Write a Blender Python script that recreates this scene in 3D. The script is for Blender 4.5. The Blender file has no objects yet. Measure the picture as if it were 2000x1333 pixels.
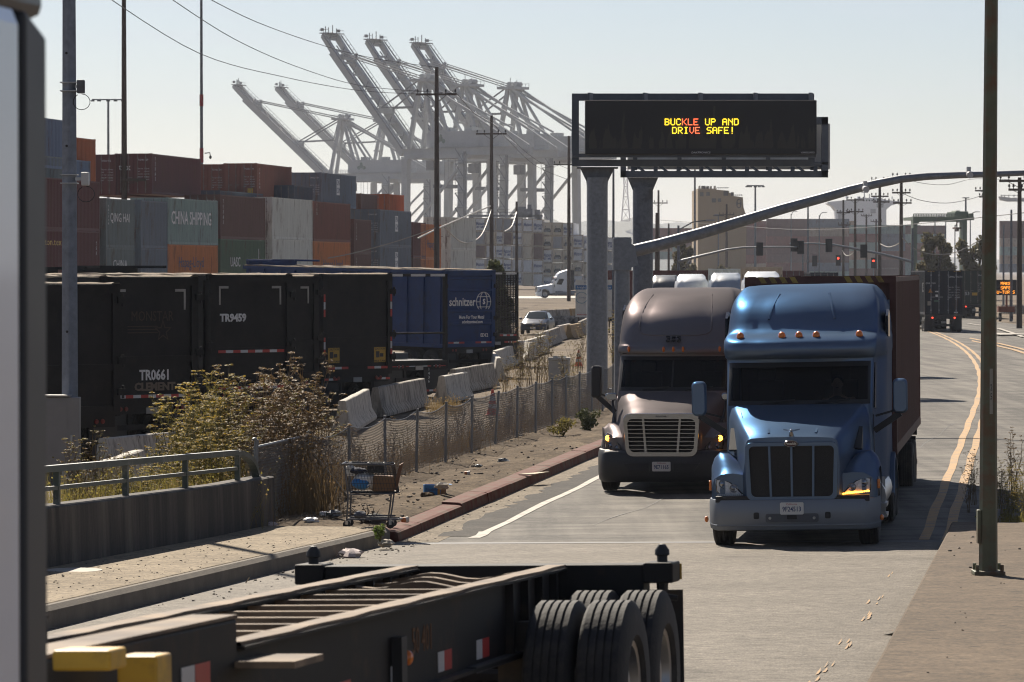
import bpy, bmesh, math, random
from mathutils import Vector, Matrix
R = math.radians
rnd = random.Random(7)
SC = bpy.context.scene
COL = SC.collection

# ---------------------------------------------------------------- camera
FPX, HOR, CAMZ = 7350.0, 528.0, 4.1
PITCH = math.atan((666.5 - HOR) / FPX)
cd = bpy.data.cameras.new('camera')
cam = bpy.data.objects.new('camera', cd); COL.objects.link(cam)
cam.location = (0, 0, CAMZ)
cam.rotation_euler = (R(90) - PITCH, 0, 0)
cd.sensor_width = 36.0
cd.lens = 36.0 * FPX / 2000.0
cd.clip_start = 0.5; cd.clip_end = 30000
cd.dof.use_dof = True
cd.dof.focus_distance = 58.0
cd.dof.aperture_fstop = 9.0
SC.camera = cam

# ---------------------------------------------------------------- sky and sun
SUN_EL, SUN_AZ = R(38), R(-17)          # azimuth from +Y, clockwise
w = bpy.data.worlds.new('World'); SC.world = w; w.use_nodes = True
nt = w.node_tree; nt.nodes.clear()
sky = nt.nodes.new('ShaderNodeTexSky'); sky.sky_type = 'NISHITA'
sky.sun_disc = False; sky.sun_elevation = SUN_EL; sky.sun_rotation = SUN_AZ
sky.altitude = 20; sky.air_density = 1.0; sky.dust_density = 0.4; sky.ozone_density = 1.0
hsv = nt.nodes.new('ShaderNodeHueSaturation'); hsv.inputs['Saturation'].default_value = 0.8
# thin high cloud streaks in the sky itself
tc = nt.nodes.new('ShaderNodeTexCoord')
mp = nt.nodes.new('ShaderNodeMapping'); mp.inputs['Scale'].default_value = (7, 7, 75); mp.inputs['Rotation'].default_value = (0, R(7), 0)
nz = nt.nodes.new('ShaderNodeTexNoise'); nz.inputs['Scale'].default_value = 1.6; nz.inputs['Detail'].default_value = 5; nz.inputs['Roughness'].default_value = .55
rp = nt.nodes.new('ShaderNodeValToRGB'); rp.color_ramp.elements[0].position = .5; rp.color_ramp.elements[1].position = .78
rp.color_ramp.elements[0].color = (0, 0, 0, 1); rp.color_ramp.elements[1].color = (.34, .34, .34, 1)
mx = nt.nodes.new('ShaderNodeMixRGB'); mx.blend_type = 'MIX'; mx.inputs['Color2'].default_value = (11, 10.6, 10, 1)
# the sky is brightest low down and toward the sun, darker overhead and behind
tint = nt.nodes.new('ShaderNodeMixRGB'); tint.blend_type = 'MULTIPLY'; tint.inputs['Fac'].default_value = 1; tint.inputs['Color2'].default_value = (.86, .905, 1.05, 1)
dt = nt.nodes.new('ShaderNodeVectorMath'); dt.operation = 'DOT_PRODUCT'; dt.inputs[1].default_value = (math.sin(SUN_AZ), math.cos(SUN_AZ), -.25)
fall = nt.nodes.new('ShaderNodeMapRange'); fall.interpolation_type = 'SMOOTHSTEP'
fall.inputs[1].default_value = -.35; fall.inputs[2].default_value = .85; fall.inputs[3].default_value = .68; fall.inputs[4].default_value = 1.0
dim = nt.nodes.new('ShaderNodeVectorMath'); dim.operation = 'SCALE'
bg = nt.nodes.new('ShaderNodeBackground'); bg.inputs['Strength'].default_value = 0.0455
wo = nt.nodes.new('ShaderNodeOutputWorld')
L = nt.links.new
L(sky.outputs[0], hsv.inputs['Color']); L(tc.outputs['Generated'], mp.inputs[0]); L(mp.outputs[0], nz.inputs['Vector'])
L(nz.outputs[0], rp.inputs[0]); L(rp.outputs[0], mx.inputs['Fac']); L(hsv.outputs[0], mx.inputs['Color1'])
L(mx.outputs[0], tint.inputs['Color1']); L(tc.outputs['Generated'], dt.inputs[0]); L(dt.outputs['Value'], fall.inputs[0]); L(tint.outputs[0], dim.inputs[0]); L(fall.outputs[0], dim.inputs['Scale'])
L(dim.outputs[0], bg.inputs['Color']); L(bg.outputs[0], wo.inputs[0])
sd = bpy.data.lights.new('sun', 'SUN'); sd.energy = 5.0; sd.angle = R(0.53); sd.color = (1.0, .90, .76)
sun = bpy.data.objects.new('sun', sd); COL.objects.link(sun)
tosun = Vector((math.sin(SUN_AZ) * math.cos(SUN_EL), math.cos(SUN_AZ) * math.cos(SUN_EL), math.sin(SUN_EL)))
sun.rotation_euler = (-tosun).to_track_quat('-Z', 'Y').to_euler()
sun.location = (-40, 100, 120)
vs = SC.view_settings
vs.view_transform = 'Standard'; vs.look = 'None'; vs.gamma = 1; vs.use_curve_mapping = False
vs.exposure = 0.75
SC.cycles.use_denoising = True
SC.cycles.max_bounces = 6; SC.cycles.volume_bounces = 1
SC.cycles.transparent_max_bounces = 12
SC.cycles.use_adaptive_sampling = True; SC.cycles.adaptive_threshold = .008
SC.cycles.filter_width = 1.05

# ---------------------------------------------------------------- placing helpers
HEAD = 0.1361                            # road heading, right of +Y
CS, SN = math.cos(HEAD), math.sin(HEAD)
def cross(t):
    return .014 * (t + 9.6) - .04 if t < -1.4 else .0748 - .014 * (t + 1.4)
def ramp(s): return max(0.0, .03 * (56 - s))
def RT(s, t, z=0.0): return Vector((s * SN + t * CS, s * CS - t * SN, z))
def ST(x, y): return (x * SN + y * CS, x * CS - y * SN)
def W(px, py, Y):
    u = (px - 1000) / FPX; v = (666.5 - py) / FPX
    cp, sp = math.cos(PITCH), math.sin(PITCH)
    d = Vector((u, cp + v * sp, -sp + v * cp)); k = Y / d.y
    return Vector((0, 0, CAMZ)) + d * k
def G(px, py, z=0.0):
    u = (px - 1000) / FPX; v = (666.5 - py) / FPX
    cp, sp = math.cos(PITCH), math.sin(PITCH)
    d = Vector((u, cp + v * sp, -sp + v * cp)); k = (z - CAMZ) / d.z
    return Vector((0, 0, CAMZ)) + d * k

# ---------------------------------------------------------------- mesh builder
class MB:
    def __init__(s): s.v = []; s.f = []; s.m = []; s.k = 0
    def mat(s, k): s.k = k; return s
    def add(s, vs, fs):
        o = len(s.v); s.v += [tuple(p) for p in vs]
        for f in fs: s.f.append(tuple(i + o for i in f)); s.m.append(s.k)
        return s
    def box(s, x0, x1, y0, y1, z0, z1, M=None):
        vs = [Vector((x, y, z)) for z in (z0, z1) for y in (y0, y1) for x in (x0, x1)]
        if M is not None: vs = [M @ p for p in vs]
        return s.add(vs, [(0, 2, 3, 1), (4, 5, 7, 6), (0, 1, 5, 4), (2, 6, 7, 3), (0, 4, 6, 2), (1, 3, 7, 5)])
    def cbox(s, c, size, M=None):
        x, y, z = c; a, b, d = [q / 2 for q in size]
        return s.box(x - a, x + a, y - b, y + b, z - d, z + d, M)
    def bar(s, a, b, wd, ht=None, up=(0, 0, 1)):
        a, b = Vector(a), Vector(b); d = (b - a).normalized(); up = Vector(up)
        if abs(d.dot(up)) > .98: up = Vector((0, 1, 0))
        sx = d.cross(up).normalized(); sz = sx.cross(d); ht = ht or wd
        vs = []
        for p in (a, b):
            for i, j in ((-1, -1), (1, -1), (1, 1), (-1, 1)):
                vs.append(p + sx * (i * wd / 2) + sz * (j * ht / 2))
        return s.add(vs, [(0, 1, 2, 3), (7, 6, 5, 4), (0, 4, 5, 1), (1, 5, 6, 2), (2, 6, 7, 3), (3, 7, 4, 0)])
    def tube(s, pts, r, n=8, cap=True):
        pts = [Vector(p) for p in pts]; m = len(pts)
        rs = list(r) if isinstance(r, (list, tuple)) else [r] * m
        vs = []; prev = None
        for i, p in enumerate(pts):
            d = (pts[min(i + 1, m - 1)] - pts[max(i - 1, 0)]).normalized()
            if prev is None:
                up = Vector((0, 0, 1)) if abs(d.z) < .9 else Vector((1, 0, 0))
                a = d.cross(up).normalized()
            else:
                a = (prev - d * prev.dot(d)).normalized()
            prev = a; b = d.cross(a)
            for k in range(n):
                t = 2 * math.pi * k / n
                vs.append(p + a * (math.cos(t) * rs[i]) + b * (math.sin(t) * rs[i]))
        fs = []
        for i in range(m - 1):
            for k in range(n):
                k2 = (k + 1) % n
                fs.append((i * n + k, i * n + k2, (i + 1) * n + k2, (i + 1) * n + k))
        if cap: fs += [tuple(range(n - 1, -1, -1)), tuple((m - 1) * n + k for k in range(n))]
        return s.add(vs, fs)
    def prism(s, poly, axis, lo, hi, M=None):
        n = len(poly); vs = []
        for h in (lo, hi):
            for (a, b) in poly:
                p = Vector({'x': (h, a, b), 'y': (a, h, b), 'z': (a, b, h)}[axis])
                vs.append(M @ p if M is not None else p)
        fs = [tuple(range(n)), tuple(range(2 * n - 1, n - 1, -1))]
        fs += [(i, i + n, (i + 1) % n + n, (i + 1) % n) for i in range(n)]
        return s.add(vs, fs)
    def grid(s, rows, close_u=False, flip=False):
        n = len(rows[0]); vs = [p for r in rows for p in r]; fs = []
        for i in range(len(rows) - 1):
            for k in range(n if close_u else n - 1):
                k2 = (k + 1) % n
                f = (i * n + k, i * n + k2, (i + 1) * n + k2, (i + 1) * n + k)
                fs.append(f[::-1] if flip else f)
        return s.add(vs, fs)
    def lathe(s, prof, axis='z', c=(0, 0, 0), n=20):
        rows = []
        for (r, h) in prof:
            row = []
            for k in range(n):
                t = 2 * math.pi * k / n; a, b = r * math.cos(t), r * math.sin(t)
                p = {'x': (h, a, b), 'y': (a, h, b), 'z': (a, b, h)}[axis]
                row.append((p[0] + c[0], p[1] + c[1], p[2] + c[2]))
            rows.append(row)
        return s.grid(rows, True, axis != 'y')
    def blob(s, c, r, nu=10, nv=7, jit=0, rg=None):
        rows = []
        for i in range(nv + 1):
            ph = math.pi * i / nv; row = []
            for k in range(nu):
                t = 2 * math.pi * k / nu
                j = 1 + (rg.uniform(-jit, jit) if (jit and rg and 0 < i < nv) else 0)
                row.append((c[0] + r[0] * j * math.sin(ph) * math.cos(t), c[1] + r[1] * j * math.sin(ph) * math.sin(t), c[2] + r[2] * j * math.cos(ph)))
            rows.append(row)
        return s.grid(rows, True, True)
    def quad(s, a, b, c, d): return s.add([a, b, c, d], [(0, 1, 2, 3)])
    def build(s, name, mats, parent=None, smooth=38, bevel=0, normals=True):
        me = bpy.data.meshes.new(name); me.from_pydata(s.v, [], s.f); me.update()
        if normals:
            bm = bmesh.new(); bm.from_mesh(me)
            bmesh.ops.recalc_face_normals(bm, faces=bm.faces); bm.to_mesh(me); bm.free()
        if not isinstance(mats, (list, tuple)): mats = [mats]
        for m in mats: me.materials.append(m)
        if len(mats) > 1: me.polygons.foreach_set('material_index', s.m)
        if smooth:
            me.polygons.foreach_set('use_smooth', [True] * len(me.polygons)); me.set_sharp_from_angle(angle=R(smooth))
        o = bpy.data.objects.new(name, me); COL.objects.link(o)
        if parent: o.parent = parent
        if bevel:
            b = o.modifiers.new('bevel', 'BEVEL'); b.width = bevel; b.segments = 2; b.limit_method = 'ANGLE'; b.angle_limit = R(40)
        return o

_labels = {}
def tag(o, label=None, cat=None, group=None, kind=None):
    if label:
        o['label'] = label
        if label in _labels and not group: print('DUP LABEL', label)
        _labels[label] = 1
    if cat: o['category'] = cat
    if group: o['group'] = group
    if kind: o['kind'] = kind
    return o
def thing(name, label, cat, loc=(0, 0, 0), rz=0.0, group=None, rot=None):
    o = bpy.data.objects.new(name, None); COL.objects.link(o)
    o.empty_display_size = .3; o.location = loc; o.rotation_euler = rot or (0, 0, rz)
    return tag(o, label, cat, group)
_kids = {}
def kids(o): return [c for c in bpy.data.objects if c.parent == o]
def dup(root, loc, rz=None, label=None, group=None, scale=None, mats=None):
    """a copy of a thing with copies of its parts and sub-parts"""
    if root.name not in _kids:
        _kids[root.name] = [(c, kids(c)) for c in kids(root)]
    r = root.copy(); COL.objects.link(r); r.location = loc
    if rz is not None: r.rotation_euler = (0, 0, rz)
    if scale: r.scale = scale if hasattr(scale, '__len__') else (scale,) * 3
    if label: tag(r, label, group=group or root.get('group'))
    if group: r['group'] = group
    new = [r]
    for c, sub in _kids[root.name]:
        k = c.copy(); COL.objects.link(k); k.parent = r; new.append(k)
        for g in sub:
            q = g.copy(); COL.objects.link(q); q.parent = k; new.append(q)
    if mats:
        for k in new:
            for sl in getattr(k, 'material_slots', []):
                if sl.material and sl.material.name in mats:
                    m = mats[sl.material.name]; sl.link = 'OBJECT'; sl.material = m
    return r

def text_mesh(name, txt, mat, parent, M, size=1.0, wide=1.0, bold=0.0, align='CENTER', depth=.002, spacing=1.0):
    """lettering as flat mesh; M maps text plane (x right, y up, z out) into the parent's frame"""
    cu = bpy.data.curves.new(name, 'FONT'); cu.body = txt; cu.size = size; cu.align_x = align; cu.align_y = 'CENTER'
    cu.extrude = depth; cu.offset = bold; cu.resolution_u = 2; cu.space_character = spacing
    tmp = bpy.data.objects.new(name + '_tmp', cu); COL.objects.link(tmp)
    me = bpy.data.meshes.new_from_object(tmp.evaluated_get(bpy.context.evaluated_depsgraph_get()))
    bpy.data.objects.remove(tmp); bpy.data.curves.remove(cu)
    me.transform(M @ Matrix.Diagonal((wide, 1, 1, 1)))
    me.materials.clear(); me.materials.append(mat); me.name = name
    o = bpy.data.objects.new(name, me); COL.objects.link(o); o.parent = parent
    return o
def plane_M(origin, right, up):
    r = Vector(right).normalized(); u = Vector(up).normalized(); n = r.cross(u)
    return Matrix(((r.x, u.x, n.x, origin[0]), (r.y, u.y, n.y, origin[1]), (r.z, u.z, n.z, origin[2]), (0, 0, 0, 1)))

# ---------------------------------------------------------------- materials
_mats = {}
def mat(name, col, rough=.6, metal=0.0, var=.18, scale=2.5, bump=0.0, bscale=30, spec=.5, coat=0.0, emit=0, ecol=None,
        streak=None, dirt=None, dirt_amt=.35, dscale=1.2, space='Object', det=6):
    if name in _mats: return _mats[name]
    m = bpy.data.materials.new(name); m.use_nodes = True; t = m.node_tree; N = t.nodes; K = t.links.new
    b = N['Principled BSDF']
    b.inputs['Roughness'].default_value = rough; b.inputs['Metallic'].default_value = metal
    b.inputs['Specular IOR Level'].default_value = spec
    if coat: b.inputs['Coat Weight'].default_value = coat; b.inputs['Coat Roughness'].default_value = .06
    c4 = (*col, 1)
    if emit:
        b.inputs['Base Color'].default_value = c4
        b.inputs['Emission Color'].default_value = (*(ecol or col), 1); b.inputs['Emission Strength'].default_value = emit
    else:
        tcx = N.new('ShaderNodeTexCoord'); src = tcx.outputs[space]
        mpx = N.new('ShaderNodeMapping'); K(src, mpx.inputs[0])
        if streak: mpx.inputs['Scale'].default_value = streak
        n1 = N.new('ShaderNodeTexNoise'); n1.inputs['Scale'].default_value = scale; n1.inputs['Detail'].default_value = det
        n1.inputs['Roughness'].default_value = .62
        K(mpx.outputs[0], n1.inputs['Vector'])
        mr = N.new('ShaderNodeMapRange'); mr.inputs[1].default_value = .25; mr.inputs[2].default_value = .75
        mr.inputs[3].default_value = 1 - var; mr.inputs[4].default_value = 1 + var
        K(n1.outputs[0], mr.inputs[0])
        mul = N.new('ShaderNodeVectorMath'); mul.operation = 'SCALE'; mul.inputs[0].default_value = col
        K(mr.outputs[0], mul.inputs['Scale'])
        out = mul.outputs[0]
        if dirt:
            n2 = N.new('ShaderNodeTexNoise'); n2.inputs['Scale'].default_value = dscale; n2.inputs['Detail'].default_value = 8
            n2.inputs['Roughness'].default_value = .7
            K(mpx.outputs[0], n2.inputs['Vector'])
            r2 = N.new('ShaderNodeValToRGB'); r2.color_ramp.elements[0].position = .62 - dirt_amt * .4; r2.color_ramp.elements[1].position = .78 - dirt_amt * .3
            K(n2.outputs[0], r2.inputs[0])
            mm = N.new('ShaderNodeMixRGB'); mm.inputs['Color2'].default_value = (*dirt, 1)
            K(r2.outputs[0], mm.inputs['Fac']); K(out, mm.inputs['Color1']); out = mm.outputs[0]
        K(out, b.inputs['Base Color'])
        mr2 = N.new('ShaderNodeMapRange'); mr2.inputs[3].default_value = max(0, rough - .08); mr2.inputs[4].default_value = min(1, rough + .1)
        K(n1.outputs[0], mr2.inputs[0]); K(mr2.outputs[0], b.inputs['Roughness'])
        if bump:
            n3 = N.new('ShaderNodeTexNoise'); n3.inputs['Scale'].default_value = bscale; n3.inputs['Detail'].default_value = 4
            K(src, n3.inputs['Vector'])
            bp = N.new('ShaderNodeBump'); bp.inputs['Strength'].default_value = bump; bp.inputs['Distance'].default_value = .02
            K(n3.outputs[0], bp.inputs['Height']); K(bp.outputs[0], b.inputs['Normal'])
    _mats[name] = m
    return m

M_BLACK = mat('black_plastic', (.018, .018, .02), .55)
M_TYRE = mat('tyre_rubber', (.028, .027, .027), .8, var=.3, scale=6, bump=.2, dirt=(.09, .075, .06), dirt_amt=.25)
M_CHROME = mat('chrome', (.36, .38, .42), .14, 1.0, var=.05)
M_STEEL = mat('bare_steel', (.42, .42, .43), .4, 1.0, var=.15)
M_DARKSTEEL = mat('dark_chassis_steel', (.03, .029, .03), .6, var=.4, scale=4, dirt=(.1, .075, .05), dirt_amt=.2)
M_GALV = mat('galvanised_steel', (.23, .245, .27), .5, .35, var=.22, scale=9, det=3)
M_GALVD = mat('weathered_galvanised', (.15, .165, .19), .6, .2, var=.3, scale=6, dirt=(.08, .08, .085), dirt_amt=.25)
M_WHITE = mat('white_paint', (.72, .73, .74), .45, var=.06)
M_LETTER = mat('white_lettering', (.72, .72, .72), .6, var=.12, scale=8)
M_RED = mat('red_reflector', (.42, .035, .03), .4, var=.15)
M_REFW = mat('white_reflector', (.52, .52, .53), .4, var=.1)
M_AMBER = mat('amber_lens', (.8, .2, .02), .25, coat=.5, var=.1)
M_YELLOW = mat('yellow_paint', (.62, .36, .03), .5, var=.15, dirt=(.2, .12, .04))
M_WOOD = mat('pole_wood', (.075, .055, .042), .85, var=.35, scale=5, streak=(3, 3, .25), bump=.3)
M_CONC = mat('concrete', (.37, .33, .28), .85, var=.2, scale=3, bump=.25, dirt=(.16, .13, .105), dirt_amt=.3)
M_GLASSD = mat('dark_glass', (.012, .014, .017), .1, var=.02, spec=.35)
# ================================================================ GROUND, ROAD, BRIDGE
def dust_mat(name, c1, c2, c3, s1, s2, rough, bump, bscale, stones=None, spec=.15, grit=22):
    m = bpy.data.materials.new(name); m.use_nodes = True; t = m.node_tree; N = t.nodes; K = t.links.new
    b = N['Principled BSDF']; b.inputs['Roughness'].default_value = rough; b.inputs['Specular IOR Level'].default_value = spec
    tcx = N.new('ShaderNodeTexCoord')
    a = N.new('ShaderNodeTexNoise'); a.inputs['Scale'].default_value = s1; a.inputs['Detail'].default_value = 8; a.inputs['Roughness'].default_value = .65
    d = N.new('ShaderNodeTexNoise'); d.inputs['Scale'].default_value = s2; d.inputs['Detail'].default_value = 6
    K(tcx.outputs['Object'], a.inputs['Vector']); K(tcx.outputs['Object'], d.inputs['Vector'])
    r = N.new('ShaderNodeValToRGB'); e = r.color_ramp.elements
    e[0].position = .32; e[0].color = (*c1, 1); e[1].position = .68; e[1].color = (*c3, 1)
    q = r.color_ramp.elements.new(.5); q.color = (*c2, 1)
    K(a.outputs[0], r.inputs[0])
    gr_ = N.new('ShaderNodeTexNoise'); gr_.inputs['Scale'].default_value = grit; gr_.inputs['Detail'].default_value = 3; K(tcx.outputs['Object'], gr_.inputs['Vector'])
    gm_ = N.new('ShaderNodeMapRange'); gm_.inputs[1].default_value = .32; gm_.inputs[2].default_value = .68; gm_.inputs[3].default_value = .62; gm_.inputs[4].default_value = 1.38; K(gr_.outputs[0], gm_.inputs[0])
    mr = N.new('ShaderNodeMapRange'); mr.inputs[1].default_value = .3; mr.inputs[2].default_value = .7; mr.inputs[3].default_value = .72; mr.inputs[4].default_value = 1.28
    K(d.outputs[0], mr.inputs[0])
    mu = N.new('ShaderNodeVectorMath'); mu.operation = 'SCALE'; K(r.outputs[0], mu.inputs[0]); pm_ = N.new('ShaderNodeMath'); pm_.operation = 'MULTIPLY'; K(mr.outputs[0], pm_.inputs[0]); K(gm_.outputs[0], pm_.inputs[1]); K(pm_.outputs[0], mu.inputs['Scale'])
    out = mu.outputs[0]
    if stones:
        v = N.new('ShaderNodeTexVoronoi'); v.inputs['Scale'].default_value = stones
        K(tcx.outputs['Object'], v.inputs['Vector'])
        rr = N.new('ShaderNodeValToRGB'); rr.color_ramp.elements[0].position = .08; rr.color_ramp.elements[1].position = .14
        rr.color_ramp.elements[0].color = (1, 1, 1, 1); rr.color_ramp.elements[1].color = (0, 0, 0, 1)
        K(v.outputs['Distance'], rr.inputs[0])
        mm = N.new('ShaderNodeMixRGB'); mm.inputs['Color2'].default_value = (c1[0] * .45, c1[1] * .45, c1[2] * .45, 1)
        K(rr.outputs[0], mm.inputs['Fac']); K(out, mm.inputs['Color1']); out = mm.outputs[0]
    K(out, b.inputs['Base Color'])
    n3 = N.new('ShaderNodeTexNoise'); n3.inputs['Scale'].default_value = bscale; n3.inputs['Detail'].default_value = 5
    K(tcx.outputs['Object'], n3.inputs['Vector'])
    bp = N.new('ShaderNodeBump'); bp.inputs['Strength'].default_value = bump; bp.inputs['Distance'].default_value = .03
    K(n3.outputs[0], bp.inputs['Height']); K(bp.outputs[0], b.inputs['Normal'])
    return m

def tracks(m, amt):
    """darker wheel paths worn along both lanes"""
    N = m.node_tree.nodes; K = m.node_tree.links.new; b = N['Principled BSDF']; base = b.inputs['Base Color'].links[0].from_socket
    tcx = [n for n in N if n.type == 'TEX_COORD'][0]
    d = N.new('ShaderNodeVectorMath'); d.operation = 'DOT_PRODUCT'; d.inputs[1].default_value = (CS, -SN, 0); K(tcx.outputs['Object'], d.inputs[0])
    nz_ = N.new('ShaderNodeTexNoise'); nz_.inputs['Scale'].default_value = .35; nz_.inputs['Detail'].default_value = 4; K(tcx.outputs['Object'], nz_.inputs['Vector'])
    ns = N.new('ShaderNodeMath'); ns.operation = 'MULTIPLY_ADD'; ns.inputs[1].default_value = .9; K(nz_.outputs[0], ns.inputs[0]); K(d.outputs['Value'], ns.inputs[2])
    mr = N.new('ShaderNodeMapRange'); mr.inputs[1].default_value = -8.6; mr.inputs[2].default_value = -.6; K(ns.outputs[0], mr.inputs[0])
    r = N.new('ShaderNodeValToRGB'); e = r.color_ramp.elements; lo = 1 - amt
    stops = [(0, 1)] + [p for t in (-7.5, -5.6, -4.2, -2.3) for p in (((t - .55 + 8.65) / 8, 1), ((t + 8.65) / 8, lo), ((t + .55 + 8.65) / 8, 1))]
    e[0].position = 0; e[0].color = (1, 1, 1, 1); e[1].position = 1; e[1].color = (1, 1, 1, 1)
    for p, v in stops[1:]: q_ = e.new(min(.999, max(.001, p))); q_.color = (v, v, v * .98, 1)
    mu = N.new('ShaderNodeMixRGB'); mu.blend_type = 'MULTIPLY'; mu.inputs['Fac'].default_value = 1; K(base, mu.inputs['Color1']); K(r.outputs[0], mu.inputs['Color2']); K(mu.outputs[0], b.inputs['Base Color'])
    # oil and water stains
    n2 = N.new('ShaderNodeTexNoise'); n2.inputs['Scale'].default_value = .55; n2.inputs['Detail'].default_value = 7; n2.inputs['Roughness'].default_value = .68; K(tcx.outputs['Object'], n2.inputs['Vector'])
    r2 = N.new('ShaderNodeMapRange'); r2.inputs[1].default_value = .56; r2.inputs[2].default_value = .72; r2.inputs[3].default_value = 1; r2.inputs[4].default_value = .5; K(n2.outputs[0], r2.inputs[0])
    sc = N.new('ShaderNodeVectorMath'); sc.operation = 'SCALE'; K(mu.outputs[0], sc.inputs[0]); K(r2.outputs[0], sc.inputs['Scale']); K(sc.outputs[0], b.inputs['Base Color'])
    return m
def asphalt_mat():
    """grey asphalt with polished wheel paths and dusty smears, in the road's own axes"""
    m = dust_mat('asphalt', (.055, .05, .045), (.08, .073, .065), (.115, .104, .092), .5, 6, .75, .4, 45, spec=.14, grit=38)
    N = m.node_tree.nodes; K = m.node_tree.links.new; b = N['Principled BSDF']
    base = b.inputs['Base Color'].links[0].from_socket
    tcx = [n for n in N if n.type == 'TEX_COORD'][0]
    mp_ = N.new('ShaderNodeMapping'); mp_.inputs['Rotation'].default_value = (0, 0, HEAD); mp_.inputs['Scale'].default_value = (1.1, .05, 1)
    K(tcx.outputs['Object'], mp_.inputs[0])
    n_ = N.new('ShaderNodeTexNoise'); n_.inputs['Scale'].default_value = 1.4; n_.inputs['Detail'].default_value = 5
    K(mp_.outputs[0], n_.inputs['Vector'])
    mp2 = N.new('ShaderNodeMapping'); mp2.inputs['Rotation'].default_value = (0, 0, HEAD + .35); mp2.inputs['Scale'].default_value = (.16, 1.3, 1)
    K(tcx.outputs['Object'], mp2.inputs[0])
    n2 = N.new('ShaderNodeTexNoise'); n2.inputs['Scale'].default_value = .9; n2.inputs['Detail'].default_value = 6; n2.inputs['Roughness'].default_value = .7
    K(mp2.outputs[0], n2.inputs['Vector'])
    ad = N.new('ShaderNodeMath'); ad.operation = 'MULTIPLY'; K(n_.outputs[0], ad.inputs[0]); K(n2.outputs[0], ad.inputs[1])
    r = N.new('ShaderNodeMapRange'); r.inputs[1].default_value = .2; r.inputs[2].default_value = .36; r.inputs[3].default_value = 0; r.inputs[4].default_value = .8
    K(ad.outputs[0], r.inputs[0])
    mm = N.new('ShaderNodeMixRGB'); mm.inputs['Color2'].default_value = (.21, .192, .168, 1)
    K(r.outputs[0], mm.inputs['Fac']); K(base, mm.inputs['Color1']); K(mm.outputs[0], b.inputs['Base Color'])
    return m

M_GROUND = dust_mat('yard_dirt', (.085, .064, .043), (.13, .1, .069), (.19, .148, .103), .12, 2.2, .95, .8, 8, stones=2.2)
M_VERGE = dust_mat('verge_soil', (.062, .043, .027), (.105, .077, .05), (.165, .125, .083), .9, 7, 1.0, 1.0, 14, stones=7)
M_SIDE = dust_mat('sidewalk_concrete', (.175, .138, .092), (.225, .18, .122), (.27, .217, .15), .7, 6, .85, .3, 30, stones=5)
M_BROWNC = dust_mat('brown_walkway', (.078, .054, .032), (.1, .07, .043), (.122, .087, .055), .5, 5, .8, .25, 30, stones=2.0)
M_GUTTER = dust_mat('gutter_dust', (.14, .115, .085), (.19, .16, .12), (.24, .2, .155), .8, 8, .9, .4, 25, stones=6)
M_ASPH = tracks(asphalt_mat(), .34)
M_DECK = dust_mat('bridge_deck', (.135, .118, .098), (.165, .145, .121), (.2, .177, .149), .4, 8, .75, .4, 40, spec=.12, grit=42)
tracks(M_DECK, .2)
M_WALLC = mat('stained_concrete', (.125, .108, .088), .9, var=.6, scale=1.5, streak=(.8, .8, .09), bump=.5, bscale=12, dirt=(.035, .031, .027), dirt_amt=.7, dscale=1.7)
M_KERBR = mat('red_kerb_paint', (.15, .046, .033), .85, var=.35, scale=3, spec=.2, dirt=(.13, .1, .075), dirt_amt=.5, dscale=3)
M_KERBG = mat('kerb_concrete', (.15, .128, .1), .9, var=.3, scale=3, bump=.3)
M_YLINE = mat('yellow_road_paint', (.38, .205, .05), .7, var=.25, scale=5, dirt=(.16, .13, .1), dirt_amt=.34, dscale=4)
M_WLINE = mat('white_road_paint', (.38, .345, .295), .7, var=.2, scale=5, dirt=(.17, .15, .125), dirt_amt=.35, dscale=3)
M_TAR = mat('dark_tar', (.035, .032, .03), .6, var=.3)

def struct(o): o['kind'] = 'structure'; return o
def curve_off(s):
    return 0.0 if s < 112 else -0.000265 * (s - 112) ** 2 if s < 300 else -0.000265 * 188 ** 2 - (s - 300) * .0996
def zroad(s, t): return ramp(s) + cross(t)
def strip(name, m, ts, s0, s1, ds, lift=0.0, follow=True, zf=None, smooth=0):
    mb = MB(); rows = []; s = s0
    while True:
        off = curve_off(s) if follow else 0
        rows.append([RT(s, t + off, (zf or zroad)(s, t) + lift) for t in ts])
        if s >= s1: break
        s = min(s1, s + ds)
    mb.grid(rows); return mb.build(name, m, smooth=smooth)

g = MB(); g.quad((-6000, -80, -.05), (6000, -80, -.05), (6000, 11000, -.05), (-6000, 11000, -.05))
struct(g.build('ground', M_GROUND, smooth=0))
struct(strip('road', M_ASPH, [-9.5, -7, -4.2, -1.4, 2, 5, 8, 12.5], 56.15, 700, 4))
struct(strip('bridge_deck', M_DECK, [-9.55, -5.5, -1.4, 2], -15, 56.0, 8, follow=False))
struct(strip('expansion_joint', M_TAR, [-9.5, -5.5, -1.4, -1.1], 55.95, 56.25, .3, lift=.004, follow=False))
struct(strip('gutter', M_GUTTER, [-9.5, -9.1, -8.85], 56.3, 170, 6, lift=.004))
# rough dark patch of old asphalt beside the gutter
M_PATCH = dust_mat('old_asphalt', (.03, .027, .024), (.042, .037, .032), (.06, .052, .044), .8, 7, .8, .5, 40, spec=.12, grit=30)
mb = MB(); q = random.Random(8); rows = []; s = 57.6
while s < 120:
    rows.append([RT(s, -8.95 + q.uniform(-.16, .1), zroad(s, -8.9) + .0075), RT(s, -8.4 + q.uniform(-.03, .03), zroad(s, -8.4) + .0055)]); s += .45
mb.grid(rows); struct(mb.build('old_asphalt_patch', M_PATCH, smooth=0))
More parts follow.
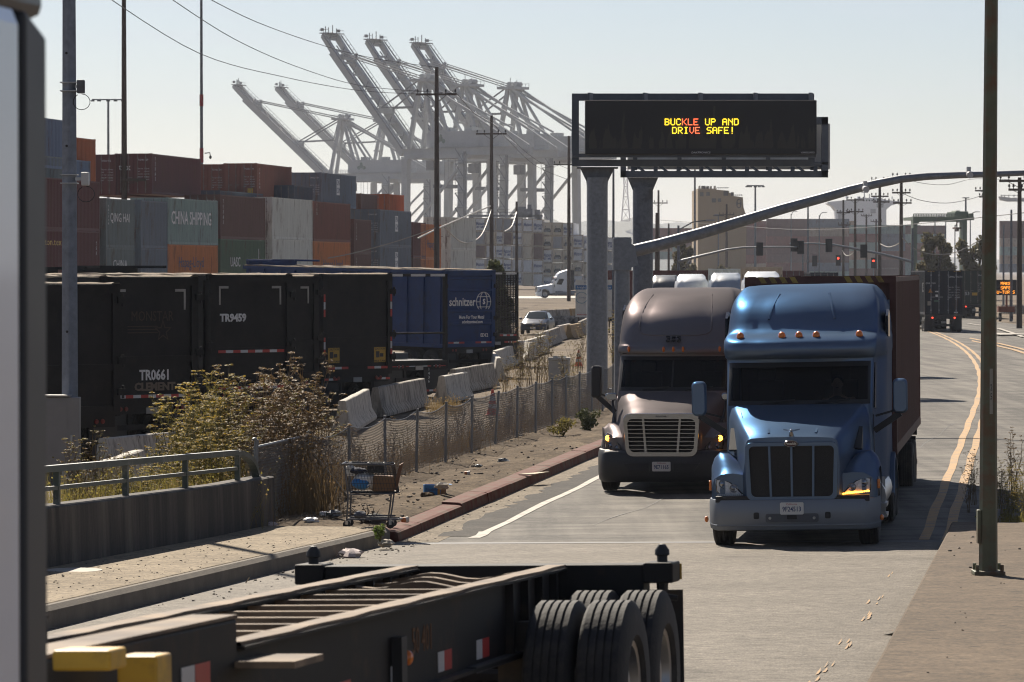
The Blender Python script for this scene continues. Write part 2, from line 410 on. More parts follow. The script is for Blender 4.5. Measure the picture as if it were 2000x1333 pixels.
# thin sealed cracks and a skid of tar near the bridge joint
mb = MB()
for (s0, t0, ds, dt, n) in ((57.2, -7.9, .25, .55, 9), (60, -6.9, 1.4, .12, 10), (58.4, -3.9, -.2, .5, 8), (63, -2.4, 1.6, -.1, 12), (75, -3.2, 2.2, .16, 12), (90, -5.2, 3.0, -.1, 12)):
    s, t = s0, t0; L_ = []; 
    for i in range(n): L_.append((s, t)); s += ds + q.uniform(-.3, .3); t += dt + q.uniform(-.12, .12)
    for (sa, ta), (sb, tb) in zip(L_, L_[1:]):
        w_ = q.uniform(.005, .013); za, zb = zroad(sa, ta) + .007, zroad(sb, tb) + .007
        mb.quad(RT(sa, ta - w_, za), RT(sb, tb - w_, zb), RT(sb, tb + w_, zb), RT(sa, ta + w_, za))
struct(mb.build('road_cracks', M_TAR, smooth=0))

mb = MB()
def line(mb, t0, t1, s0, s1, ds, lift, wob=.02, off=True):
    rows = []; s = s0; i = 0
    while True:
        o = curve_off(s) if off else 0; j = math.sin(i * 1.7) * wob
        rows.append([RT(s, t0 + o + j, zroad(s, t0) + lift), RT(s, t1 + o + j * .6, zroad(s, t1) + lift)])
        if s >= s1: break
        s = min(s1, s + ds); i += 1
    mb.grid(rows)
for t in (-1.60, -1.26): line(mb, t, t + .16, 56.4, 420, 2.5, .008)
struct(mb.build('yellow_centre_line', M_YLINE, smooth=0))
mb = MB(); line(mb, -8.5, -8.36, 58.5, 330, 2.5, .008, .03)
line(mb, -8.52, -8.33, 57.2, 58.6, .6, .008, .04)
struct(mb.build('white_edge_line', M_WLINE, smooth=0))
# worn yellow dashes left on the bridge deck beside the walkway
mb = MB(); q = random.Random(3)
for s in [29.5, 30.1, 30.9, 33.2, 34.0, 37.2, 38.0, 40.2, 41.0, 45.2, 46.0]:
    if q.random() < .95:
        for k in range(2):
            a = s + q.uniform(-.3, .4); t = -1.62 + q.uniform(-.07, .07); wv = q.uniform(.006, .018); ln = q.uniform(.2, .6)
            z = zroad(a, t) + .005 + k * .001
            mb.add([RT(a, t - wv, z), RT(a + ln * .5, t - wv * .4, z), RT(a + ln, t + wv * .2, z), RT(a + ln * .6, t + wv, z), RT(a + ln * .1, t + wv * .7, z)], [(0, 1, 2, 3, 4)])
struct(mb.build('worn_yellow_marks', M_YLINE, smooth=0))
# second pair of yellow lines, arrow and dashes of the opposite lanes
mb = MB()
def pxline(mb, pts, wd, lift):
    P = [G(x, y, .13) for x, y in pts]; rows = []
    for i, p in enumerate(P):
        d = (P[min(i + 1, len(P) - 1)] - P[max(0, i - 1)]); d.z = 0; d.normalize(); n = Vector((d.y, -d.x, 0))
        s_, t_ = ST(p.x, p.y); z = zroad(s_, t_) + lift
        rows.append([(p.x - n.x * wd, p.y - n.y * wd, z), (p.x + n.x * wd, p.y + n.y * wd, z)])
    mb.grid(rows)
pxline(mb, [(1838, 640), (1852, 648), (1872, 656), (1900, 664), (1940, 672), (1980, 681), (2030, 696)], .13, .008)
pxline(mb, [(1847, 640), (1862, 648), (1884, 656), (1912, 662), (1950, 669), (1990, 678), (2040, 692)], .13, .008)
struct(mb.build('yellow_turn_line', M_YLINE, smooth=0))
mb = MB()
pxline(mb, [(1950, 640), (1975, 648), (1998, 656)], .14, .008)
pxline(mb, [(1892, 630), (1905, 632), (1925, 634)], .14, .008)
pxline(mb, [(1893, 648), (1930, 649)], .2, .008)
p = G(1948, 652, .13)
mb.add([(p.x - .2, p.y - 3, p.z), (p.x + 2.2, p.y, p.z), (p.x - .2, p.y + 3, p.z)], [(0, 1, 2)])
struct(mb.build('white_lane_marks', M_WLINE, smooth=0))

# tyre scuff rings on the far carriageway
# left sidewalk of the bridge with its kerb
def raised(name, m, t0, t1, s0, s1, h, ds=4, edge=.03, zf=None):
    mb = MB(); rows = []; s = s0
    while True:
        z = ramp(s) + (zf(s) if zf else 0)
        rows.append([RT(s, t0, z - .3), RT(s, t0, z + h - edge), RT(s, t0 + edge, z + h), RT(s, t1 - edge, z + h), RT(s, t1, z + h - edge), RT(s, t1, z - .3)])
        if s >= s1: break
        s = min(s1, s + ds)
    mb.grid(rows); n = len(rows[0]); k = len(rows)
    mb.f.append(tuple(range(n))); mb.m.append(0); mb.f.append(tuple((k - 1) * n + i for i in range(n))[::-1]); mb.m.append(0)
    return struct(mb.build(name, m, smooth=0))
raised('sidewalk', M_SIDE, -11.9, -9.72, -15, 56.6, .18)
raised('sidewalk_kerb', M_KERBG, -9.722, -9.56, -15, 56.2, .187, edge=.05)
mb = MB(); s = 56.5; q = random.Random(5)
while s < 175:
    e = s + (2.2 if s < 63 else 3.05); j = q.uniform(-.008, .008); o0, o1 = curve_off(s), curve_off(e)
    h = .165 + q.uniform(-.006, .006) - (.045 if s < 61 else 0)
    for (a, b) in ((s + .006, e),):
        lo = [RT(a, -9.84 + o0 + j, -.1), RT(a, -9.84 + o0 + j, h), RT(a, -9.56 + o0 + j, h - .01), RT(a, -9.50 + o0 + j, h - .03), RT(a, -9.47 + o0 + j, -.1)]
        hi = [RT(b, -9.84 + o1 + j, -.1), RT(b, -9.84 + o1 + j, h), RT(b, -9.56 + o1 + j, h - .01), RT(b, -9.50 + o1 + j, h - .03), RT(b, -9.47 + o1 + j, -.1)]
        mb.grid([lo, hi]); o = len(mb.v); mb.add(lo, [(0, 1, 2, 3, 4)]); mb.add(hi, [(4, 3, 2, 1, 0)])
    s = e
struct(mb.build('red_kerb', M_KERBR, smooth=0))
# bumpy soil verge between kerb and fence
mb = MB(); q = random.Random(11); rows = []
for i in range(0, 150):
    s = 56.8 + i * .55; row = []
    for k in range(13):
        t = -13.4 + k * .3; o = curve_off(s)
        z = .13 + .035 * math.sin(s * 1.3 + k) + q.uniform(-.022, .022) - (.1 if k == 0 else 0) + (.03 if k > 9 else 0)
        if k == 12: t, z = -9.83, .13
        row.append(RT(s, t + o, z))
    rows.append(row)
mb.grid(rows); struct(mb.build('verge', M_VERGE, smooth=60))
# right walkway that the green pole stands on
raised('walkway', M_BROWNC, -1.13, 7, -15, 57.0, .17, zf=lambda s: .14)

# concrete parapet and its green railing
par = thing('parapet_wall', 'low stained concrete bridge parapet under the green railing', 'wall')
mb = MB(); rows = []
for s in [28, 35, 42, 49, 54, 57.4]:
    z = ramp(s) + .18; h = .72
    rows.append([RT(s, -11.98, -.6), RT(s, -11.98, z + h - .02), RT(s, -11.95, z + h), RT(s, -11.62, z + h), RT(s, -11.59, z + h - .02), RT(s, -11.56, z - .3)])
mb.grid(rows); mb.add(rows[-1], [(0, 1, 2, 3, 4, 5)]); mb.add(rows[0], [(5, 4, 3, 2, 1, 0)])
mb.build('wall_body', M_WALLC, par, smooth=0)
M_GREEN = mat('green_rail_paint', (.055, .075, .065), .45, var=.25, scale=4, dirt=(.22, .22, .2), dirt_amt=.2, dscale=3)
rail = thing('railing', 'dark green two-bar metal railing on the concrete parapet', 'railing')
def rz_(s, h): return ramp(s) + .18 + .72 + h
TT = -11.78
mb = MB(); mb.bar(RT(28, TT, rz_(28, .44)), RT(55.4, TT, rz_(55.4, .44)), .11, .08)
pts = [RT(55.4 + .0 + 1.55 * math.sin(a), TT, rz_(56, .44) - .5 * (1 - math.cos(a)) * .98) for a in [i * math.pi / 20 for i in range(11)]]
for a, b in zip(pts, pts[1:]): mb.bar(a, b, .11, .08)
mb.build('top_rail', M_GREEN, rail)
mb = MB(); mb.bar(RT(28, TT, rz_(28, .2)), RT(55.45, TT, rz_(55.45, .2)), .055, .05); mb.build('lower_rail', M_GREEN, rail)
for s in (56.05, 52.5, 48.95, 45.4, 41.9, 38.4, 34.9):
    s -= .5
    mb = MB(); mb.bar(RT(s, TT, rz_(s, -.02)), RT(s, TT, rz_(s, .42)), .07, .09, up=(SN, CS, 0)); mb.build('rail_post', M_GREEN, rail)
# ================================================================ CONTAINERS
def cmat(name, col, dirt=(.12, .07, .045), amt=.2):
    return mat(name, col, .6, spec=.15, var=.16, scale=2.2, streak=(1.2, 1.2, .22), dirt=dirt, dirt_amt=amt, dscale=1.6)
C_MAROON = cmat('maroon_container', (0.142, 0.057, 0.057)); C_BROWN = cmat('brown_container', (0.162, 0.088, 0.074))
C_REDB = cmat('red_brown_container', (0.216, 0.084, 0.061)); C_ORANGE = cmat('orange_container', (.55, .2, .07))
C_DORANGE = cmat('deep_orange_container', (0.405, 0.121, 0.047)); C_NAVY = cmat('navy_container', (0.068, 0.084, 0.115))
C_SLATE = cmat('slate_container', (0.176, 0.203, 0.243)); C_GREYG = cmat('grey_green_container', (0.189, 0.223, 0.223))
C_TEAL = cmat('pale_teal_container', (.27, .36, .34)); C_GREEN = cmat('green_container', (0.101, 0.155, 0.101))
C_PALE = cmat('pale_grey_container', (.66, .67, .62)); C_TAN = cmat('tan_container', (0.365, 0.297, 0.230))
C_BLUE = cmat('dusty_blue_container', (0.162, 0.216, 0.317)); C_WHITE = cmat('off_white_container', (.76, .77, .78), (.3, .2, .11), .22)
C_CREAM = cmat('cream_container', (.66, .6, .48), (.3, .19, .1), .25); C_GREY = cmat('weathered_grey_container', (0.365, 0.378, 0.405), (.2, .14, .09), .25)
C_DGREEN = cmat('dark_green_container', (0.041, 0.054, 0.043)); C_BLACKN = cmat('black_navy_container', (0.023, 0.027, 0.038))
C_TRUCK = cmat('truck_maroon_container', (.1, .047, .04), (.07, .035, .03), .3)
_cm = {}
def container_data(L, H):
    if (L, H) in _cm: return _cm[(L, H)]
    mb = MB(); w = 1.219
    n = int(L / .278); p = (L - .3) / n
    for sx in (-1, 1):
        rows = [[], []]
        for i in range(n):
            y0 = .15 + i * p
            for f, d in ((0, .004), (.24, .004), (.5, .055), (.74, .055)):
                for j, z in enumerate((.16, H - .1)): rows[j].append((sx * (w - d), y0 + f * p, z))
        for j, z in enumerate((.16, H - .1)): rows[j].append((sx * (w - .004), L - .15, z))
        mb.grid(rows, flip=sx < 0)
        mb.box(min(sx * w, sx * (w - .06)), max(sx * w, sx * (w - .06)), .1, L - .1, 0, .16)
        mb.box(min(sx * w, sx * (w - .06)), max(sx * w, sx * (w - .06)), .1, L - .1, H - .1, H - .02)
        for y in (0, L - .16):
            mb.box(min(sx * (w + .003), sx * (w - .1)), max(sx * (w + .003), sx * (w - .1)), y, y + .16, .12, H - .12)
            for z in (0, H - .12): mb.box(min(sx * (w + .006), sx * (w - .17)), max(sx * (w + .006), sx * (w - .17)), y - .004, y + .178, z, z + .12)
    mb.box(-w + .02, w - .02, .05, L - .05, H - .05, H - .035)
    mb.box(-w + .02, w - .02, .05, L - .05, .05, .12)
    for y in (0, L - .1):
        mb.box(-w + .17, w - .17, y, y + .1, H - .12, H - .01); mb.box(-w + .17, w - .17, y, y + .1, 0, .15)
    # corrugated front wall at far end and near end (behind the doors if it has any)
    m = 9; q = (2 * w - .2) / m
    for y, s in ((.05, 1), (L - .05, -1)):
        rows = [[], []]
        for i in range(m):
            for f, d in ((0, 0), (.3, 0), (.5, .036), (.8, .036)):
                for j, z in enumerate((.14, H - .11)): rows[j].append((-w + .1 + (i + f) * q, y + s * d, z))
        for j, z in enumerate((.14, H - .11)): rows[j].append((w - .1, y, z))
        mb.grid(rows, flip=s < 0)
    o = mb.build('body', M_WHITE, smooth=0, normals=False); me = o.data; bpy.data.objects.remove(o)
    _cm[(L, H)] = me; return me
_dm = {}
def door_data(H, sx):
    if (H, sx) in _dm: return _dm[(H, sx)]
    mb = MB(); a, b = (.012, 1.11) if sx > 0 else (-1.11, -.012)
    mb.box(a, b, -.012, .03, .15, H - .12)
    for k in range(5):
        z = .32 + k * (H - .6) / 5
        mb.box(a + .06, b - .06, -.03, -.012, z, z + (H - .6) / 5 * .72)
    o = mb.build('door', M_WHITE, smooth=0); d = o.data; bpy.data.objects.remove(o)
    mb = MB()
    for xx in (.3, .82):
        x = sx * xx
        mb.tube([(x, -.055, .08), (x, -.055, H - .06)], .022, 6)
        for z in (.3, H * .35, H * .65, H - .3): mb.cbox((x, -.045, z), (.09, .05, .07))
        mb.cbox((x + .1, -.06, H * .4), (.3, .025, .04))
    o = mb.build('lock_rod', M_STEEL, smooth=0); k = o.data; bpy.data.objects.remove(o)
    _dm[(H, sx)] = (d, k); return d, k
def child(name, me, parent, m=None):
    o = bpy.data.objects.new(name, me); COL.objects.link(o); o.parent = parent
    if m:
        o.material_slots[0].link = 'OBJECT'; o.material_slots[0].material = m
    return o
M_ROD = mat('lock_rod_paint', (.2, .17, .16), .5, .3)
def container(label, m, L, H, loc, rz, doors=True, group=None, name='shipping_container', doorm=None):
    t = thing(name, label, 'container', loc, rz, group)
    child('body', container_data(L, H), t, m)
    if doors:
        for sx in (-1, 1):
            d, k = door_data(H, sx); dd = child('door', d, t, doorm or m); child('lock_rod', k, dd, M_ROD)
    return t
def side_text(t, txt, y, z, size, wide, m=M_LETTER, bold=.0, x=1.226, sp=1.0, name='lettering'):
    return text_mesh(name, txt, m, t, plane_M((x, y, z), (0, 1, 0), (0, 0, 1)), size, wide, bold, spacing=sp)
def face_text(t, txt, x, z, size, wide=1.0, m=M_LETTER, bold=0.0, y=-.034, name='lettering', align='CENTER'):
    return text_mesh(name, txt, m, t, plane_M((x, y, z), (1, 0, 0), (0, 0, 1)), size, wide, bold, align)
def vert_text(t, txt, y, z, size, m=M_LETTER, x=1.226, wide=1.0):
    return text_mesh('lettering', '\n'.join(txt), m, t, plane_M((x, y, z), (0, 1, 0), (0, 0, 1)), size, wide)
def door_codes(t, code, H, seed=0, m=M_LETTER):
    q = random.Random(seed)
    face_text(t, code, .32, H - .42, .15, 1.0, m, y=-.062, align='LEFT')
    for i in range(5):
        face_text(t, 'MAX GR', .3, H * .62 - i * .17, .085, 1.1, m, y=-.06, align='LEFT') if i in (0, 3) else face_text(t, ('TARE', 'NET', 'CU CAP')[i % 3], .3, H * .62 - i * .17, .085, 1.1, m, y=-.06, align='LEFT')
        face_text(t, '%d KG' % q.randint(2000, 32500), .72, H * .62 - i * .17, .085, 1.0, m, y=-.06, align='LEFT')

# ================================================================ WHEELS
_wheel = {}
def wheel(parent, x, y, z, r=.52, wd=.28, dual=0, name='wheel', rim_m=None, hub_out=1):
    """a tyre with its rim; hub faces +x for hub_out=1"""
    key = (round(r, 3), round(wd, 3))
    if key not in _wheel:
        h = wd / 2
        mb = MB(); prof = [(r * .56, -h * .8), (r * .62, -h), (r * .88, -h * 1.0), (r * .965, -h * .88)]
        n = 5
        for i in range(n):
            a = -h * .82 + i * (h * 1.64) / n; b = a + h * 1.64 / n
            prof += [(r, a + .004), (r, b - .012), (r - .014, b - .01), (r - .014, b - .002)]
        prof += [(r * .965, h * .88), (r * .88, h), (r * .62, h), (r * .56, h * .8)]
        mb.lathe(prof, 'x', n=28); a = mb.build(name, M_TYRE, smooth=30).data
        mb = MB(); mb.lathe([(r * .57, -h * .8), (r * .57, h * .8), (r * .5, h * .75), (r * .46, h * .25), (r * .3, h * .1), (r * .25, h * .55), (r * .13, h * .62), (.001, h * .6)], 'x', n=24)
        for k in range(10):
            t = 2 * math.pi * k / 10; mb.tube([(h * .1, r * .38 * math.cos(t), r * .38 * math.sin(t)), (h * .3, r * .38 * math.cos(t), r * .38 * math.sin(t))], .018, 6)
        b = mb.build('rim', M_STEEL, smooth=35).data
        for o in [o for o in COL.objects if o.data in (a, b)]: bpy.data.objects.remove(o)
        _wheel[key] = (a, b)
    a, b = _wheel[key]
    o = child(name, a, parent); o.location = (x, y, z); c = child('rim', b, o, rim_m)
    if hub_out < 0: c.rotation_euler = (0, 0, math.pi)
    return o
def axle_wheels(t, y, r=.5, dual=True, rim_m=None, tw=.26):
    for s in (-1, 1):
        wheel(t, s * 1.08, y, r, r, tw, rim_m=rim_m, hub_out=s)
        if dual: wheel(t, s * .76, y, r, r, tw, rim_m=rim_m, hub_out=s)

# ================================================================ TRACTORS
def outline(lv, ns=7, nc=7, nf=13):
    """plan outline of the cab at one level: (z, yf, yb, hw, rad, bow, flare)"""
    z, yf, yb, hw, rad, bow, fl = lv; P = []
    for i in range(ns):
        f = i / ns; y = yb + (yf + rad - yb) * f
        P.append((-hw * (1 + fl * min(1, max(0, (y - yf - 1.15) / .35))), y, z))
    for i in range(nc):
        a = math.pi / 2 * i / nc
        P.append((-hw + rad - rad * math.cos(a), yf + rad - rad * math.sin(a), z))
    for i in range(nf):
        x = -hw + rad + (2 * hw - 2 * rad) * i / (nf - 1); q = x / max(.01, hw - rad)
        P.append((x, yf - bow * (1 - q * q), z))
    for k in range(len(P) - nf - 1, -1, -1):
        x, y, zz = P[k]; P.append((-x, y, zz))
    return P
def lerp_lv(a, b, f): return tuple(p + (q - p) * f for p, q in zip(a, b))
def level_at(L, z):
    for a, b in zip(L, L[1:]):
        if a[0] <= z <= b[0] and b[0] > a[0]: return lerp_lv(a, b, (z - a[0]) / (b[0] - a[0]))
    return L[-1]
def catmull(L, sub=3):
    out = []
    for i in range(len(L) - 1):
        p0, p1, p2, p3 = L[max(0, i - 1)], L[i], L[i + 1], L[min(len(L) - 1, i + 2)]
        for k in range(sub):
            f = k / sub
            out.append(tuple(.5 * (2 * b + (c - a) * f + (2 * a - 5 * b + 4 * c - d) * f * f + (3 * b - a - 3 * c + d) * f ** 3) for a, b, c, d in zip(p0, p1, p2, p3)))
    out.append(tuple(L[-1])); return out

def glass_mat():
    m = bpy.data.materials.new('windscreen_glass'); m.use_nodes = True; t = m.node_tree; N = t.nodes; K = t.links.new
    N.remove(N['Principled BSDF']); out = N['Material Output']
    tr = N.new('ShaderNodeBsdfTransparent'); tr.inputs[0].default_value = (.30, .33, .37, 1)
    gl = N.new('ShaderNodeBsdfGlossy'); gl.inputs['Roughness'].default_value = .03
    fr = N.new('ShaderNodeFresnel'); fr.inputs[0].default_value = 1.35
    mx_ = N.new('ShaderNodeMixShader'); K(fr.outputs[0], mx_.inputs[0]); K(tr.outputs[0], mx_.inputs[1]); K(gl.outputs[0], mx_.inputs[2]); K(mx_.outputs[0], out.inputs[0])
    return m
M_GLASS = glass_mat()
M_INT = mat('cab_interior', (.035, .034, .036), .9)
M_LENS = mat('headlight_lens', (.3, .31, .33), .12, .6, var=.3, scale=14, coat=1.0)
M_REFL = mat('headlight_reflector', (.6, .62, .66), .35, .1, var=.3, scale=22)
M_LENSD = mat('dark_lens_housing', (.05, .05, .055), .2, coat=1.0)
M_GLOW = mat('amber_lamp_glow', (1, .4, .05), emit=5, ecol=(1, .38, .04))
M_GLOWW = mat('warm_lamp_glow', (1, .8, .5), emit=7, ecol=(1, .62, .22))
M_TAIL = mat('tail_lamp_glow', (1, .05, .03), emit=2.2, ecol=(1, .06, .03))
M_PLATE = mat('plate_white', (.7, .68, .64), .5, var=.05)
M_PLATEB = mat('plate_blue', (.05, .07, .17), .5)
M_GRILLE = mat('grille_mesh', (.018, .017, .016), .6, var=.5, scale=60, bump=.6, bscale=160)

PETE = dict(
    lev=[(.62, 1.98, 6.25, 1.05, .16, .04, .1), (1.3, 1.98, 6.25, 1.06, .18, .05, .11), (2.02, 1.98, 6.25, 1.06, .2, .12, .12), (2.66, 2.40, 6.25, 1.07, .24, .14, .12),
         (2.70, 2.32, 6.25, 1.09, .3, .16, .1), (2.80, 2.20, 6.25, 1.11, .36, .17, .09), (2.93, 2.20, 6.25, 1.12, .4, .17, .08), (3.00, 2.30, 6.25, 1.12, .42, .17, .08), (3.05, 2.52, 6.25, 1.11, .42, .16, .08),
         (3.09, 2.85, 6.25, 1.11, .4, .14, .08), (3.18, 3.06, 6.25, 1.11, .4, .12, .08), (3.38, 3.26, 6.25, 1.10, .42, .12, .07), (3.54, 3.50, 6.25, 1.08, .44, .12, .06), (3.66, 3.84, 6.24, 1.04, .44, .1, .05), (3.75, 4.26, 6.22, .99, .42, .07, .03), (3.81, 4.75, 6.2, .92, .36, .04, 0), (3.83, 5.2, 6.1, .6, .3, 0, 0)],
    ws=(2.04, 2.65), hood_len=1.98, nose_y=.14, front_axle=1.08,
    nose=[(0, 1.63), (.3, 1.628), (.565, 1.612), (.625, 1.58), (.655, 1.50), (.668, 1.25), (.70, 1.08), (.84, 1.10), (1.0, 1.09), (1.11, 1.02), (1.165, .88), (1.175, .74)],
    q1=[(0, 1.785), (.36, 1.782), (.69, 1.765), (.75, 1.73), (.782, 1.64), (.80, 1.40), (.82, 1.28), (.93, 1.36), (1.06, 1.37), (1.15, 1.28), (1.195, 1.12), (1.2, 1.06)],
    q2=[(0, 1.91), (.42, 1.907), (.8, 1.885), (.862, 1.845), (.895, 1.75), (.91, 1.5), (.925, 1.32), (1.0, 1.34), (1.1, 1.33), (1.165, 1.24), (1.2, 1.12), (1.2, 1.08)],
    cowl=[(0, 2.06), (.5, 2.055), (.9, 2.035), (.97, 1.99), (1.01, 1.86), (1.03, 1.5), (1.04, 1.3), (1.06, 1.2), (1.1, 1.12), (1.15, 1.02), (1.17, .8), (1.17, .6)],
    dy=[0, .005, .02, .045, .07, .1, .16, .17, .2, .28, .42, .52])
CASC = dict(
    lev=[(.62, 2.1, 6.6, 1.03, .18, .06, .12), (1.3, 2.1, 6.6, 1.04, .2, .08, .13), (1.80, 2.1, 6.6, 1.04, .24, .14, .14), (2.46, 2.58, 6.6, 1.04, .28, .16, .14),
         (2.50, 2.50, 6.6, 1.06, .32, .17, .13), (2.56, 2.46, 6.6, 1.07, .34, .17, .13), (2.66, 2.50, 6.6, 1.07, .34, .17, .13), (2.70, 2.56, 6.6, 1.06, .36, .16, .13), (2.85, 2.64, 6.6, 1.06, .4, .15, .13), (3.06, 2.78, 6.6, 1.05, .44, .15, .12),
         (3.26, 3.02, 6.6, 1.04, .46, .15, .11), (3.42, 3.36, 6.6, 1.01, .48, .13, .1), (3.56, 3.85, 6.6, .97, .46, .1, .08), (3.67, 4.45, 6.55, .9, .42, .06, .05), (3.74, 5.1, 6.5, .8, .36, .03, 0), (3.75, 5.5, 6.4, .55, .3, 0, 0)],
    ws=(1.83, 2.45), hood_len=2.1, nose_y=.1, front_axle=1.12,
    nose=[(0, 1.46), (.3, 1.455), (.5, 1.43), (.62, 1.37), (.67, 1.28), (.69, 1.15), (.73, 1.02), (.85, 1.02), (.97, 1.0), (1.07, .93), (1.13, .82), (1.14, .76)],
    q1=[(0, 1.58), (.36, 1.575), (.6, 1.54), (.73, 1.46), (.79, 1.36), (.82, 1.26), (.86, 1.22), (.95, 1.23), (1.05, 1.2), (1.13, 1.14), (1.18, 1.08), (1.18, 1.05)],
    q2=[(0, 1.69), (.42, 1.685), (.7, 1.65), (.83, 1.56), (.9, 1.44), (.93, 1.32), (.95, 1.26), (1.02, 1.25), (1.1, 1.23), (1.16, 1.17), (1.19, 1.1), (1.19, 1.07)],
    cowl=[(0, 1.83), (.5, 1.82), (.8, 1.79), (.94, 1.72), (1.0, 1.6), (1.02, 1.35), (1.03, 1.2), (1.05, 1.12), (1.08, 1.05), (1.12, .95), (1.14, .8), (1.14, .6)],
    dy=[0, .005, .015, .04, .07, .12, .2, .24, .32, .44, .58, .66])

CASC_DAY = dict(CASC); CASC_DAY['lev'] = [(l[0], l[1], l[2] - 2.2) + l[3:] for l in CASC['lev'][:-3]] + [(3.72, 4.3, 4.38, .8, .04, .0, 0)]
def hood_rows(P, n=15):
    st = catmull([tuple(c for p in P[k] for c in p) for k in ('nose', 'q1', 'q2', 'cowl')], 5)
    ys = []
    m = len(st); rows = []
    for i, r in enumerate(st):
        f = i / (m - 1); y0 = P['nose_y'] + (P['hood_len'] - P['nose_y']) * f; half = []
        for k in range(12):
            x, z = r[2 * k], r[2 * k + 1]; y = y0 + P['dy'][k] * (1 - f) ** 1.5
            if k >= 10:
                d = abs(y - P['front_axle']); ra = .63
                arch = .52 + math.sqrt(max(0, ra * ra - d * d)) if d < ra else .52
                zb = max(arch, .70 if y < P['front_axle'] else .58)
                z = zb if k == 11 else max(z, zb + .03)
            half.append((x, y, z))
        rows.append([(-x, y, z) for x, y, z in half[:0:-1]] + half)
    return rows

